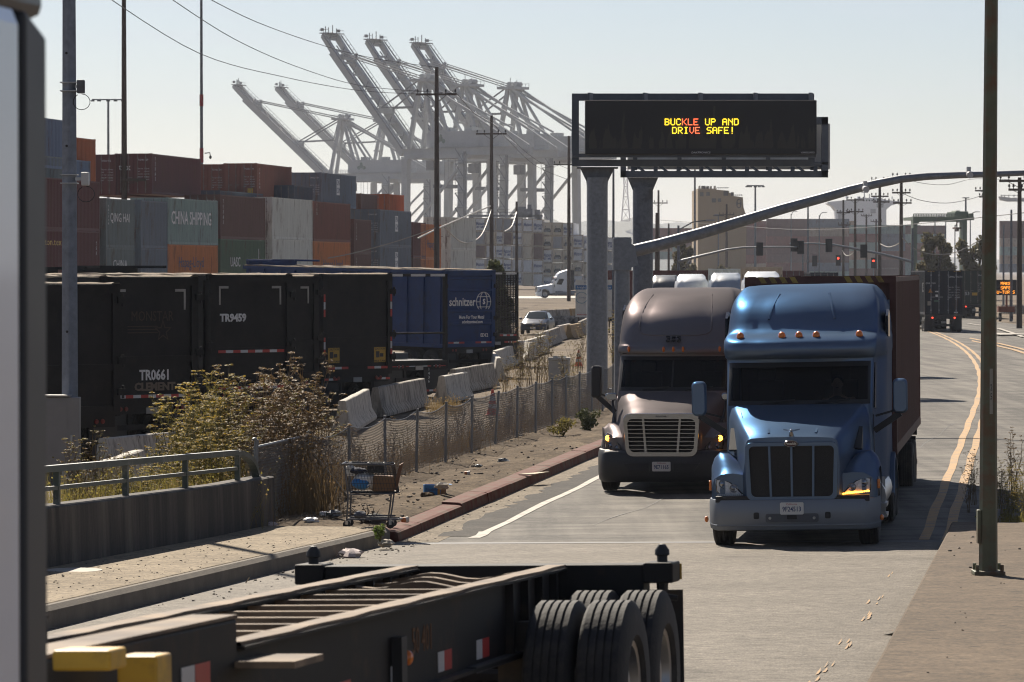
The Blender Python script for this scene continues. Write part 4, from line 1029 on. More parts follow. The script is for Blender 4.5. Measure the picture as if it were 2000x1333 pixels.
# ================================================================ FOREGROUND CHASSIS
def fore_chassis():
    Y = 24.0; c = W(955, 1100, Y); s_, t_ = ST(c.x, c.y); zg = ramp(s_) + .02
    rz = math.pi - R(11.5)     # local +Y runs from the rear bolster towards the camera
    top = c.z - zg
    t = thing('container_chassis', 'empty black container chassis in the blurred foreground', 'trailer', (c.x, c.y, zg)); t.rotation_euler = (R(1.85), R(1.2), rz)
    M_RAIL = mat('worn_black_rail', (.02, .019, .019), .6, spec=.18, var=.45, scale=3, dirt=(.07, .045, .03), dirt_amt=.22)
    M_RUST = mat('rust_tan_flange', (.24, .175, .115), .8, var=.45, scale=5, dirt=(.08, .055, .04), dirt_amt=.42)
    T = top
    mb = MB()                                       # rear bolster
    mb.box(-1.04, 1.04, -.12, .12, T - .24, T - .012); mb.box(-1.23, -1.04, -.15, .15, T - .13, T); mb.box(1.04, 1.23, -.15, .15, T - .13, T)
    mb.box(-.62, .62, -.1, .1, T - .75, T - .26)
    bo = mb.build('rear_bolster', M_RAIL, t, smooth=0, bevel=.012)
    for s in (-1, 1):
        mb = MB(); mb.box(s * 1.15 - .09, s * 1.15 + .09, -.156, -.152, T - .12, T - .02); mb.build('bolster_paint', M_YELLOW, bo, smooth=0)
        mb = MB(); mb.lathe([(.034, 0), (.034, .035), (.048, .045), (.046, .075), (.022, .11), (.001, .115)], 'z', n=12); o = mb.build('twist_lock', M_DARKSTEEL, t); o.location = (s * 1.14, 0, T)
        mb = MB(); mb.tube([(s * 1.14, 0, T - .12), (s * 1.14, 0, T - .2), (s * 1.15, -.02, T - .22), (s * 1.23, -.03, T - .235)], [.04, .036, .02, .02], 7); mb.build('lock_handle', M_DARKSTEEL, o if False else t)
    gl = 7.7                                       # gooseneck starts here
    for s in (-1, 1):
        x = s * .48; mb = MB()
        mb.box(x - .07, x + .07, .1, gl, T - .045, T - .03); mb.box(x - .012, x + .012, .1, gl, T - .47, T - .045); mb.box(x - .075, x + .075, .1, gl, T - .49, T - .47)
        for k in range(4): mb.box(x - .06, x + .06, .4 + k * .45, .44 + k * .45, T - .47, T - .045)
        mr = mb.build('main_rail', M_RAIL, t, smooth=0)
        mb = MB(); R_ = []
        for k in range(20):
            y = .1 + (gl - .1) * k / 19; j = .006 * math.sin(k * 2.1); R_.append([(x - .058 + j, y, T - .03), (x - .058 + j, y, T - .012 + j * .4), (x + .058 + j, y, T - .012 - j * .4), (x + .058 + j, y, T - .03)])
        mb.grid(R_); mb.build('rail_flange', M_RUST, mr, smooth=0)
        # gooseneck rails, set closer and higher
        x = s * .43; mb = MB()
        mb.box(x - .1, x + .1, gl + .05, 12.2, T - .26, T + .095); mb.prism([(gl - .5, T - .5), (gl + .1, T - .5), (gl + .9, T - .28), (gl + .05, T - .28), (gl + .05, T - .04), (gl - .5, T - .04)], 'x', x - .09, x + .09)
        gn = mb.build('gooseneck_rail', M_RAIL, t, smooth=0, bevel=.015)
        mb = MB(); mb.box(x - .105, x + .105, gl + .06, 12.2, T + .097, T + .112); mb.build('gooseneck_flange', M_RUST, gn, smooth=0)
        for yy in [gl + .5 + 1.5 * k for k in range(4)]:
            mb = MB(); X = x + s * .102; mb.box(min(X, X + s * .004), max(X, X + s * .004), yy, yy + .22, T - .2, T - .06); mb.build('red_tape', M_RED, gn, smooth=0)
            mb = MB(); mb.box(min(X, X + s * .004), max(X, X + s * .004), yy + .23, yy + .42, T - .2, T - .06); mb.build('white_tape', M_REFW, gn, smooth=0)
        for yy in (1.1, 2.3, 3.3, 4.4, 5.6, 6.8):
            X = s * .494; mb = MB(); mb.box(min(X, X + s * .004), max(X, X + s * .004), yy, yy + .18, T - .44, T - .33); mb.build('red_tape', M_RED, mr, smooth=0)
            mb = MB(); mb.box(min(X, X + s * .004), max(X, X + s * .004), yy + .19, yy + .34, T - .44, T - .33); mb.build('white_tape', M_REFW, mr, smooth=0)
    for k in range(13):
        y = .6 + k * .56; mb = MB(); z = T - .055; R_ = []
        for i in range(13):
            x = -.47 + .94 * i / 12; j = (.02 * math.sin(i * .9 + k)) if k < 3 else 0
            R_.append([(x, y - .04, z - .14), (x, y - .04, z + j), (x, y + .04, z + j), (x, y + .04, z - .14)])
        mb.grid(R_); mb.build('cross_member', M_RUST, t, smooth=0)
    for k in range(6):
        y = gl + .7 + k * 1.0; mb = MB(); mb.box(-.33, .33, y, y + .1, T - .2, T - .03); mb.build('cross_member', M_RAIL, t, smooth=0)
    # running gear
    mb = MB()
    for s in (-1, 1): mb.box(s * .5 - .05, s * .5 + .05, .3, 2.9, .78, T - .5); mb.box(s * .5 - .12, s * .5 + .12, 1.25, 1.5, .4, .95)
    for y in (.34, 1.5): mb.tube([(-1.15, y, .52), (1.15, y, .52)], .07, 10)
    mb.box(-.3, .3, 3.4, 3.9, .4, .8); mb.box(-1.1, 1.1, -.06, 0, .35, .47); mb.box(-.55, -.47, -.06, 0, .35, T - .3); mb.box(.47, .55, -.06, 0, .35, T - .3)
    mb.build('suspension', M_DARKSTEEL, t, smooth=0)
    for y in (.34, 1.5): axle_wheels(t, y, .54, tw=.29)
    for s in (-1, 1):
        mb = MB(); mb.box(s * .92 - .3, s * .92 + .3, -.32, -.305, .28, 1.05); mb.build('mud_flap', M_BLACK, t, smooth=0)
        mb = MB(); mb.box(s * .62 - .09, s * .62 + .09, 8.3, 8.5, .35, T - .45); mb.box(s * .62 - .16, s * .62 + .16, 8.25, 8.55, .3, .35); mb.build('landing_leg', M_RAIL, t, smooth=0)
        mb = MB(); mb.box(s * 1.05 - .16, s * 1.05 + .16, 11.9, 12.2, T - .1, T + .1); mb.build('front_bolster', M_YELLOW, t, smooth=0, bevel=.02)
    # yellow painted bracket and grease-stained box hung beside the gooseneck
    mb = MB(); mb.box(-.86, -.64, 10.4, 10.6, T + .07, T + .145); mb.build('yellow_bracket', M_YELLOW, t, smooth=0, bevel=.01)
    mb = MB(); mb.box(-.79, -.63, 9.6, 9.8, T - .3, T + .07); mb.build('yellow_box', M_YELLOW, t, smooth=0, bevel=.01)
    mb = MB(); mb.tube([(-.71, 9.56, T - .1), (-.71, 9.6, T - .1)], .09, 14); mb.build('dark_coupling', M_DARKSTEEL, t)
    mb = MB(); mb.box(-.8, -.5, 7.3, 7.8, T - .12, T - .09); mb.build('step_plate', M_RUST, t, smooth=0)
    text_mesh('stencil_number', '50 401', mat('orange_stencil', (.16, .075, .03), .8), t, plane_M((-.4935, 4.0, T - .24), (0, -1, 0), (0, 0, 1)), .2, .9)
    mb = MB(); mb.box(-.55, -.495, 4.6, 4.72, T - .42, T - .18); mb.build('side_marker_box', M_BLACK, t, smooth=0)
    mb = MB(); mb.blob((-.53, 4.5, T - .3), (.03, .03, .04), 8, 6); mb.build('side_marker', M_AMBER, t)
fore_chassis()

# white cab corner passing close on the left
def near_cab():
    rz = -HEAD; e = W(92, 300, 9.3); s_, t_ = ST(e.x, e.y); zg = ramp(s_)
    t = thing('white_cab', 'pale grey truck cab with dark side fairing, blurred at the left edge', 'truck', (e.x, e.y, zg), rz)
    H = CAMZ - zg
    M_PALE = mat('pale_grey_paint', (.66, .76, .9), .3, var=.05, coat=.5)
    zt = lambda py: W(0, py, 9.3).z - zg
    ztop = zt(45)
    mb = MB(); mb.box(-2.45, -.004, -4.2, -.205, .9, ztop + .03); b = mb.build('sleeper', M_PALE, t, smooth=0, bevel=.05)
    mb = MB(); mb.prism([(-.2, .95), (.0, .95), (.0, ztop - .035), (-.2, ztop + .02)], 'x', -.075, .0); mb.build('side_fairing', mat('dark_grey_fairing', (.05, .055, .06), .5), t, smooth=0, bevel=.012)
    mb = MB(); mb.prism([(-4.2, zt(-60)), (.0, zt(-60)), (.035, zt(36)), (-.15, zt(38)), (-4.2, zt(30))], 'x', -2.4, -.012); mb.build('roof_fairing', mat('dark_fairing', (.07, .08, .095), .4), t, smooth=0, bevel=.03)
    mb = MB(); mb.box(-2.2, -.2, -4.0, -.3, ztop, zt(36) + .01); mb.build('roof_gap', M_PALE, t, smooth=0)
    mb = MB(); mb.box(-1.7, -.8, -7, 2.5, .6, .9); mb.build('frame', M_DARKSTEEL, t, smooth=0)
    for y in (1.1,): 
        for x in (-2.2, -.3): wheel(t, x, y, .5, .5, .28)
    for x in (-2.2, -.3): wheel(t, x, -6, .5, .5, .28)
    mb = MB(); mb.box(-2.35, -.2, -7.2, -4.2, .9, 1.9); mb.build('hood', M_PALE, t, smooth=0, bevel=.15)
near_cab()

# ================================================================ POLES, SIGNS, SIGNALS
M_POLEG = mat('olive_pole_paint', (.115, .125, .078), .6, var=.25, scale=3, dirt=(.15, .065, .03), dirt_amt=.38, dscale=2.2)
def pole_right():
    p = W(1930, 1148, 41.5); s_, t_ = ST(p.x, p.y); z = ramp(s_) + .31; p.z = z
    Y = p.y * (CAMZ - z) / ((1143 - HOR) / FPX * p.y) if False else p.y
    t = thing('light_pole', 'thick olive green street light pole with rust streaks on the brown walkway', 'light pole', p)
    mb = MB(); mb.tube([(0, 0, .03), (0, 0, 3.2), (.04, 0, 9.5)], [.105, .083, .062], 8); mb.build('shaft', M_POLEG, t, smooth=25)
    mb = MB(); mb.box(-.17, .17, -.17, .17, 0, .05)
    mb.build('base_plate', M_POLEG, t, smooth=0, bevel=.01)
    for i in (-1, 1):
        for j in (-1, 1):
            mb = MB(); mb.tube([(i * .135, j * .135, .05), (i * .135, j * .135, .12)], .022, 6); mb.build('anchor_nut', M_POLEG, t)
    mb = MB(); mb.box(-.125, -.085, -.06, .06, .35, .72); mb.build('hand_hole_cover', M_POLEG, t, smooth=0, bevel=.008)
    mb = MB(); mb.prism([(.0, 1.78), (.035, 1.78), (.035, 2.28), (.0, 2.28)], 'y', -.094, -.088); mb.build('number_tag', mat('aged_label', (.3, .29, .25), .7), t, smooth=0)
    text_mesh('tag_digits', '2\n5', M_BLACK, t, plane_M((.0175, -.096, 2.02), (1, 0, 0), (0, 0, 1)), .1, .5, depth=.0005, spacing=1.5)
pole_right()
def pole_left():
    Y = 62.0; p = W(137, 960, Y); p.z = 0
    t = thing('traffic_pole', 'tall square grey steel pole rising from a grey cabinet behind the railing', 'pole', p)
    mb = MB(); mb.tube([(0, 0, 0), (0, 0, 14)], [.15, .095], 4) ; mb.build('shaft', mat('dark_galv_shaft', (.2, .225, .27), .6, .1, var=.25, scale=7, det=3), t, smooth=0, bevel=.02)
    for i, z in enumerate((W(0, 105, Y).z, W(0, 286, Y).z, W(0, 648, Y).z)):
        mb = MB(); mb.tube([(-.03, -.125 + .0, z), (-.03, -.135, z)], .022, 8); mb.build('bolt_hole', M_BLACK, t)
    for zz, dx in ((W(0, 170, Y).z, .19), (W(0, 350, Y).z, .26)):
        mb = MB(); mb.box(dx - .055, dx + .07, -.13, .02, zz - .11, zz + .11); s = mb.build('sensor_box', M_GALVD if dx < .2 else M_REFW, t, smooth=0, bevel=.015)
        mb = MB(); mb.bar((.1, -.05, zz), (dx - .05, -.05, zz), .04, .05)
        for k in (-.07, .07): mb.box(-.14, .14, -.14, .14, zz + k - .008, zz + k + .008)
        mb.build('strap', M_STEEL, s, smooth=0)
        mb = MB(); a = [(dx + .02 + .14 * math.sin(q * .45) * (1 if q < 14 else 1), -.06, zz - .12 - .13 * (1 - math.cos(q * .45))) for q in range(14)]; mb.tube(a, .006, 5); mb.build('cable_loop', M_BLACK, s)
    c = thing('electrical_cabinet', 'grey electrical cabinet with a handle, at the foot of the square steel pole', 'cabinet', p)
    za, zb = W(0, 915, Y).z, W(0, 775, Y).z
    mb = MB(); mb.box(-.50, .20, -.42, -.16, za, zb); mb.box(-.54, .05, -.46, -.14, zb + .005, zb + .04); b = mb.build('housing', mat('cabinet_grey', (.27, .255, .25), .6, var=.1), c, smooth=0, bevel=.012)
    mb = MB(); mb.box(-.47, .0, -.432, -.42, za + .05, zb - .05); mb.build('door', mat('cabinet_grey', (.27, .255, .25)), c, smooth=0)
    mb = MB(); mb.box(.06, .09, -.45, -.43, za + .42, za + .56); mb.bar((.075, -.44, za + .3), (.075, -.44, za + .45), .012); mb.build('handle', M_STEEL, c, smooth=0)
pole_left()

M_LED_Y = mat('led_yellow', (1, .8, .05), emit=1.5, ecol=(1, .72, .03)); M_LED_R = mat('led_red', (1, .2, .08), emit=1.4, ecol=(1, .16, .06)); M_LED_O = mat('led_orange', (1, .4, .05), emit=1.5, ecol=(1, .33, .03))
F57 = {'A': '0111010001100011111110001100011000', 'B': '11110100011000111110100011000111110', 'C': '01110100011000010000100001000101110', 'D': '11110100011000110001100011000111110', 'E': '11111100001000011110100001000011111',
       'F': '11111100001000011110100001000010000', 'I': '01110001000010000100001000010001110', 'K': '10001100101010011000101001001010001', 'L': '10000100001000010000100001000011111', 'M': '10001110111010110101100011000110001',
       'N': '10001110011010110011100011000110001', 'O': '01110100011000110001100011000101110', 'P': '11110100011000111110100001000010000', 'R': '11110100011000111110101001001010001', 'S': '01111100001000001110000010000111110',
       'T': '11111001000010000100001000010000100', 'U': '10001100011000110001100011000101110', 'V': '10001100011000110001100010101000100', '!': '00100001000010000100001000000000100', '-': '00000000000000011111000000000000000', ' ': '0' * 35}
F57['A'] = '01110100011000111111100011000110001'
def led_text(par, txt, x0, z0, px, mfun, y, name='led_letter', gap=6, cell=.62):
    """dot-matrix letters: each glyph a part of the display"""
    for i, c in enumerate(txt):
        if c == ' ': continue
        g_ = F57[c]; mb = MB()
        for r in range(7):
            for k in range(5):
                if g_[r * 5 + k] == '1':
                    x = x0 + (i * gap + k) * px; z = z0 - r * px; h = px * cell / 2 * 1.35
                    mb.box(x - h, x + h, y - .02, y, z - h, z + h)
        mb.build(name, mfun(i), par, smooth=0)

def led_panel_mat():
    m = mat('led_panel', (.016, .016, .018), .55, var=.25, scale=1.2)
    N = m.node_tree.nodes; K = m.node_tree.links.new; b = N['Principled BSDF']
    tcx = N.new('ShaderNodeTexCoord'); mp_ = N.new('ShaderNodeMapping'); mp_.inputs['Scale'].default_value = (2.6, 1, .35); K(tcx.outputs['Object'], mp_.inputs[0])
    n_ = N.new('ShaderNodeTexNoise'); n_.inputs['Scale'].default_value = 1.4; n_.inputs['Detail'].default_value = 5; K(mp_.outputs[0], n_.inputs['Vector'])
    sep = N.new('ShaderNodeSeparateXYZ'); K(tcx.outputs['Object'], sep.inputs[0])
    a = N.new('ShaderNodeMapRange'); a.inputs[1].default_value = .4; a.inputs[2].default_value = -.5; a.inputs[3].default_value = -.12; a.inputs[4].default_value = .12; K(sep.outputs['Z'], a.inputs[0])
    s = N.new('ShaderNodeMath'); K(n_.outputs[0], s.inputs[0]); K(a.outputs[0], s.inputs[1])
    r = N.new('ShaderNodeValToRGB'); r.color_ramp.elements[0].position = .56; r.color_ramp.elements[1].position = .6; r.color_ramp.elements[0].color = (.014, .014, .016, 1); r.color_ramp.elements[1].color = (.04, .036, .03, 1)
    K(s.outputs[0], r.inputs[0]); K(r.outputs[0], b.inputs['Base Color']); return m
M_LEDP = led_panel_mat()
M_SIGNF = mat('sign_frame_steel', (.1, .115, .14), .55, .2, var=.2, scale=3)
def gantry_front():
    Y = 127.0; b = W(1168, 700, Y); b.z = 0
    t = thing('message_sign', 'large black electronic message sign facing the camera with yellow and red lettering', 'message sign', b)
    def q(px, py, d=0): v = W(px, py, Y + d); return (v.x - b.x, v.z)
    x0, z1 = q(1143, 196); x1, z0 = q(1595, 302)
    xa, zc = q(1190, 325)
    mb = MB(); mb.tube([(0, 1.3, 0), (0, 1.3, zc - .35)], .36, 12); mb.tube([(0, 1.3, 0), (0, 1.3, .06)], .6, 12)
    mb.build('column', M_GALV, t, smooth=50)
    mb = MB()
    mb.prism([(-.6, zc), (.6, zc), (.37, zc - .48), (.36, zc - .6), (-.36, zc - .6), (-.37, zc - .48)], 'y', 1.27, 1.33); mb.box(-.7, .7, .9, 1.7, zc - .05, zc); mb.build('column_bracket', M_GALVD, t, smooth=0)
    f = MB(); xl, zt = q(1117, 183, 1); xr, zb = q(1590, 325, 1)
    f.box(xl, xr, 1.0, 1.25, zt - .24, zt); f.box(xl, xl + .24, 1.0, 1.25, zb + .2, zt - .24); f.box(xl, xr, .9, 1.3, zb, zb + .22); f.box(xl, xr, .2, .5, zb + .28, zb + .4); f.box(xr - .2, xr, 1.0, 1.25, zb + .2, zt - .2)
    for k in range(5):
        x = x0 + .15 + k * (x1 - x0 - .3) / 4; f.box(x - .05, x + .05, .8, 1.0, zt - .26, zt + .02)
    f.build('support_frame', M_SIGNF, t, smooth=0)
    for k in range(5):
        x = x0 + .22 + k * (x1 - x0 - .35) / 4; mb = MB(); mb.box(x - .06, x + .06, .76, .79, zt - .25, zt + .01); mb.build('bracket_plate', M_GALV, t, smooth=0)
    mb = MB(); mb.box(x0, x1, 0, .75, z0, z1); bx = mb.build('display_housing', mat('sign_housing', (.012, .012, .014), .45), t, smooth=0, bevel=.02)
    mb = MB(); cx, cz = (x0 + x1) / 2, (z0 + z1) / 2; mb.box(x0 + .06 - cx, x1 - .06 - cx, -.02, 0, z0 + .2 - cz, z1 - .2 - cz); p = mb.build('led_panel', M_LEDP, bx, smooth=0); p.location = (cx, -.002, cz)
    px = 2.62 / 7350 * Y
    a = q(1299, 233); led_text(t, 'BUCKLE UP AND', a[0], a[1], 1.875 / 7350 * Y, lambda i: M_LED_R if 3 <= i <= 5 else M_LED_Y, -.03)
    a = q(1313.5, 249.5); led_text(t, 'DRIVE SAFE!', a[0], a[1], 1.875 / 7350 * Y, lambda i: M_LED_R if 3 <= i <= 4 else M_LED_Y, -.03)
    text_mesh('maker_lettering', 'DAKTRONICS', M_LETTER, bx, plane_M(((x0 + x1) / 2, -.006, z0 + .06), (1, 0, 0), (0, 0, 1)), .085, 1.2)
    text_mesh('maker_lettering', 'VANGUARD', M_LETTER, bx, plane_M((x1 - .3, -.006, z0 + .06), (1, 0, 0), (0, 0, 1)), .085, 1.0)
gantry_front()
def gantry_back():
    Y = 152.0; b = W(1256, 700, Y); b.z = 0
    t = thing('message_sign', 'second message sign turned away, only its grey rear frame and column seen', 'message sign', b)
    def q(px, py, d=0): v = W(px, py, Y + d); return (v.x - b.x, v.z)
    xl, zt = q(1212, 229); xr, zb = q(1617, 347); xs, zs = q(1605, 243)
    mb = MB(); mb.tube([(0, .4, 0), (0, .4, zb - .4)], .41, 12); mb.build('column', M_GALVD, t, smooth=50)
    mb = MB(); mb.prism([(-.62, zb), (.62, zb), (.41, zb - .5), (-.41, zb - .5)], 'y', .3, .5); mb.build('column_bracket', M_GALVD, t, smooth=0)
    f = MB(); f.box(xl, xr, -.1, .2, zb, zb + .26); f.box(xl, xr, -.1, .2, zb + .52, zb + .62); f.box(xl, xr, -.1, .2, zt - .3, zt); f.box(xr - .26, xr, -.1, .2, zb, zt); f.box(xl, xl + .22, -.1, .2, zb, zt)
    for k in range(9):
        x = xl + .5 + k * (xr - xl - 1) / 8; f.bar((x, .05, zb + .2), (x, .05, zb + .6), .16, .16); f.bar((x, .05, zb + .6), (x + .5, .05, zb + .2), .1, .1)
    for k in range(5):
        x = xl + .6 + k * (xr - xl - 1.2) / 4; f.box(x - .08, x + .08, .2, .42, zb + .3, zt - .05)
    f.build('support_frame', M_SIGNF, t, smooth=0)
    mb = MB(); mb.box(xl + .3, xr + .12, .45, 1.15, zb + .35, zt - .25); mb.build('display_housing', mat('housing_back', (.62, .61, .58), .6, var=.15), t, smooth=0)
gantry_back()

def mast_arm():
    Y = 98.0; b = W(1215, 700, Y); b.z = 0
    t = thing('signal_mast', 'grey tapered mast arm curving up over the road from a thick post', 'signal mast', b)
    zt = W(0, 464, Y).z; mb = MB(); mb.tube([(0, 0, 0), (0, 0, zt - .5)], [.21, .19], 12); mb.tube([(0, 0, zt - .04), (0, 0, zt)], .24, 12); mb.box(-.24, .24, -.24, .24, zt - .85, zt - .04); mb.prism([(.2, zt - .8), (.42, zt - .72), (.32, zt - .22), (.2, zt - .15)], 'y', -.22, .22)
    mb.build('post', M_GALV, t, smooth=40)
    pts = [(1240, 490), (1290, 478), (1370, 456), (1450, 432), (1530, 408), (1600, 389), (1660, 372), (1710, 360), (1760, 350), (1810, 345), (1870, 342.5), (1930, 341), (2010, 338), (2120, 336)]
    P = []
    for i, (x, y) in enumerate(pts): v = W(x, y, Y - (x - 1215) / 75 * .137); P.append((v.x - b.x, v.y - b.y, v.z))
    mb = MB(); mb.tube(P, [.168 - .008 * i for i in range(14)], 14); mb.build('arm', M_GALV, t)
    for x, y in ((1690, 371), (1892, 343)):
        v = W(x, y, Y - 1.2); mb = MB(); mb.tube([(v.x - b.x, v.y - b.y - .3, v.z), (v.x - b.x, v.y - b.y + .05, v.z + .03)], .085, 10); mb.box(v.x - b.x - .05, v.x - b.x + .05, v.y - b.y - .05, v.y - b.y + .1, v.z, v.z + .22); mb.build('detector_camera', M_REFW, t)
mast_arm()

def utility_pole(px, ytop, Y, wd, arms, label, m=None, top_px=None, group=None, loc_z=0, ins=True, name='utility_pole', cat='utility pole'):
    b = W(px, 528, Y); b.z = loc_z; t = thing(name, label, cat, b, -HEAD * .5, group)
    zt = W(px, ytop, Y).z - loc_z; mb = MB(); mb.tube([(0, 0, 0), (0, 0, zt * .5), (0, 0, zt)], [wd * .58, wd * .5, wd * .36], 8); mb.build('pole', m or M_WOOD, t, smooth=50)
    for (ya, hw, off) in arms:
        z = W(px, ya, Y).z - loc_z; h = hw / FPX * Y; o = off / FPX * Y
        mb = MB(); mb.bar((o - h, -wd * .5, z), (o + h, -wd * .5, z), .13, .16)
        mb.bar((o - h * .5, -wd * .5, z - .05), (0, -wd * .4, z - h * .4), .04, .04); mb.bar((o + h * .5, -wd * .5, z - .05), (0, -wd * .4, z - h * .4), .04, .04)
        a = mb.build('crossarm', M_WOOD, t, smooth=0)
        if ins:
            for k in (-.92, -.45, .45, .92):
                mb = MB(); mb.lathe([(.03, 0), (.03, .1), (.1, .13), (.06, .2), (.09, .24), (.001, .36)], 'z', n=8); i_ = mb.build('insulator', M_BLACK, a); i_.location = (o + k * h, -wd * .5, z + .08)
    return t
utility_pole(243, -60, 240, .36, [(352, 24, 20)], 'bare brown wooden pole in front of the maroon containers, running out of frame', ins=False)
utility_pole(853, 131, 290, .4, [(185, 40, 0)], 'dark wooden pole with one crossarm before the tall raised cranes')
utility_pole(960, 226, 390, .42, [(262, 30, 0)], 'dark wooden pole with one crossarm before the crane machinery house')
utility_pole(1111, 266, 440, .4, [(322, 22, -8)], 'dark wooden pole immediately left of the big sign column')
utility_pole(1009, 394, 430, .36, [], 'short bare grey pole by the white refrigerated containers')
utility_pole(1286, 372, 560, .4, [(397, 18, 0)], 'thin pole with one crossarm between the two sign columns and the silo')
utility_pole(1283, 416, 360, .4, [], 'short thick brown pole without crossarm behind the mast arm')
utility_pole(1306, 437, 520, .32, [], 'plain thin pole beside the short thick brown one')
utility_pole(1419, 399, 650, .45, [(420, 15, 0)], 'thin pole with one crossarm in front of the tan silo')
utility_pole(1718, 351, 430, .4, [(353, 17, 0), (384, 17, 0), (395, 16, 3)], 'wooden pole with three crossarms before the white ship bridge')
utility_pole(1760, 343, 380, .4, [(346, 18, 0), (377, 18, 0), (397, 18, 2)], 'tallest wooden pole with three crossarms right of the ship bridge')
utility_pole(1670, 388, 480, .36, [(391, 17, 0), (414, 16, 0)], 'wooden pole with two crossarms before the white ship bridge')
utility_pole(1647, 391, 540, .36, [(416, 13, 0), (440, 12, 2)], 'leftmost wooden pole standing before the white ship bridge')
utility_pole(1692, 419, 700, .4, [(422, 11, 0)], 'thin wooden pole with one small crossarm among the ship bridge poles')
utility_pole(1711, 428, 760, .4, [(433, 11, 0)], 'small far pole just left of the three-armed wooden pole')
utility_pole(1991, 347, 265, .36, [(354, 34, -6), (371, 18, -4)], 'dark wooden pole with insulators at the right edge above the orange sign')
utility_pole(1936, 372, 400, .3, [(373, 18, -14), (385, 12, -12)], 'pole with two short crossarms hidden behind the olive light pole')

def light_mast(px, ytop, Y, r, label, kind='T', hw=0, bands=(), group=None):
    b = W(px, 528, Y); b.z = 0; t = thing('light_mast', label, 'light mast', b); zt = W(px, ytop, Y).z
    mb = MB(); mb.tube([(0, 0, 0), (0, 0, zt)], [r, r * .6], 8); mb.build('mast', M_GALVD, t)
    h = hw / FPX * Y
    if kind == 'T':
        mb = MB(); mb.bar((-h, 0, zt), (h, 0, zt), .18, .2); mb.build('lamp_bar', M_GALVD, t, smooth=0)
        for k in (-.95, -.55, 0, .45, .9): mb = MB(); mb.box(k * h - .3, k * h + .3, -.3, .3, zt - .3, zt - .12); mb.build('lamp', M_BLACK, t, smooth=0)
    elif kind == 'arm':
        mb = MB(); mb.tube([(0, 0, zt - .4), (h * .5, -.2, zt + .3), (h, -.3, zt + .45)], .06, 6); mb.build('arm', M_GALVD, t)
        mb = MB(); mb.box(h - .1, h + .7, -.45, -.15, zt + .4, zt + .52); mb.build('lamp', M_GALV, t, smooth=0)
    elif kind == 'ring':
        mb = MB(); mb.tube([(0, 0, zt - .15), (0, 0, zt)], h, 10)
        mb.build('lamp_ring', M_GALVD, t, smooth=0)
    for (ya, yb) in bands:
        mb = MB(); mb.tube([(0, 0, W(0, yb, Y).z), (0, 0, W(0, ya, Y).z)], r * 1.02, 8, False); mb.build('red_band', mat('red_band_paint', (.3, .03, .03), .5), t)
    return t
light_mast(212, 195, 620, .28, 'distant floodlight mast left of the bare wooden pole', 'T', 32)
m3 = light_mast(394, -80, 330, .17, 'tall steel mast with red painted bands behind the container stack', 'none', 0, [(185, 208), (290, 318)])
v = Vector((.3, -.3, W(0, 300, 330).z)); mb = MB(); mb.tube([v, v + Vector((.45, 0, .05)), v + Vector((.5, 0, -.25))], .05, 6); mb.blob(v + Vector((.5, 0, -.35)), (.12, .12, .16)); mb.build('camera', M_BLACK, m3)
light_mast(1475, 363, 700, .26, 'floodlight mast with a flat lamp bar right of the tan silo', 'T', 17)
light_mast(1357, 300, 600, .22, 'thin mast directly left of the tan silo', 'none')
light_mast(1886, 386, 640, .24, 'thin mast with a lamp ring above the green gantry crane', 'ring', 7)
light_mast(1578, 392, 480, .16, 'street light with two short arms right of the silo', 'arm', 12)
light_mast(1325, 441, 330, .16, 'galvanised street light whose arm points right toward the silo', 'arm', 55)
light_mast(1782, 446, 330, .15, 'galvanised signal pole in front of the green gantry crane', 'none')
light_mast(1198, 331, 165, .075, 'dark slim pole between the two sign columns', 'none')
light_mast(1403, 420, 800, .2, 'pale lamp mast in front of the tan silo wall', 'T', 8)
for i, (x, y, Y, w_) in enumerate([(1568, 470, 600, 0), (1600, 421, 640, 6), (1545, 418, 720, 5), (1826, 430, 520, 6), (1847, 428, 560, 8), (1877, 430, 540, 0), (1895, 420, 600, 9), (1865, 440, 620, 6), (1960, 440, 430, 0), (1975, 410, 300, 0)]):
    light_mast(x, y, Y, .13, ('thin grey pole among the far roadside poles, %s' % ['right of the lower signal arm', 'between silo and ship', 'before the far brown stacks', 'left in the tree gap', 'in front of the round tree', 'right of the round tree', 'under the gantry beam', 'before the darker tree', 'left of the orange sign', 'right of the orange sign'][i]), 'arm' if w_ else 'none', w_)

def signal_arm(label, pole_px, pts, Y, heads):
    b = W(pole_px, 528, Y); b.z = 0; t = thing('traffic_signal', label, 'traffic signal', b)
    P = []
    for x, y in pts: v = W(x, y, Y); P.append((v.x - b.x, -.25, v.z))
    mb = MB(); mb.tube(P, [.13 - .07 * i / (len(P) - 1) for i in range(len(P))], 8); mb.build('arm', M_GALV, t)
    for x, y in heads:
        v = W(x, y, Y); mb = MB(); mb.box(v.x - b.x - .3, v.x - b.x + .3, -.5, -.45, v.z - .58, v.z + .58); mb.box(v.x - b.x - .17, v.x - b.x + .17, -.62, -.5, v.z - .52, v.z + .52); h = mb.build('signal_head', M_BLACK, t, smooth=0)
signal_arm('dark signal heads on the arm reaching right from the galvanised street light', 1325, [(1325, 511), (1370, 500), (1420, 488), (1450, 484), (1500, 483), (1568, 483)], 330, [(1483, 487), (1563, 484)])
signal_arm('dark signal heads on the arm reaching left from the right galvanised pole', 1782, [(1782, 512), (1727, 498), (1664, 485), (1626, 478), (1590, 476), (1542, 476)], 331, [(1550, 479), (1618, 480), (1686, 491)])
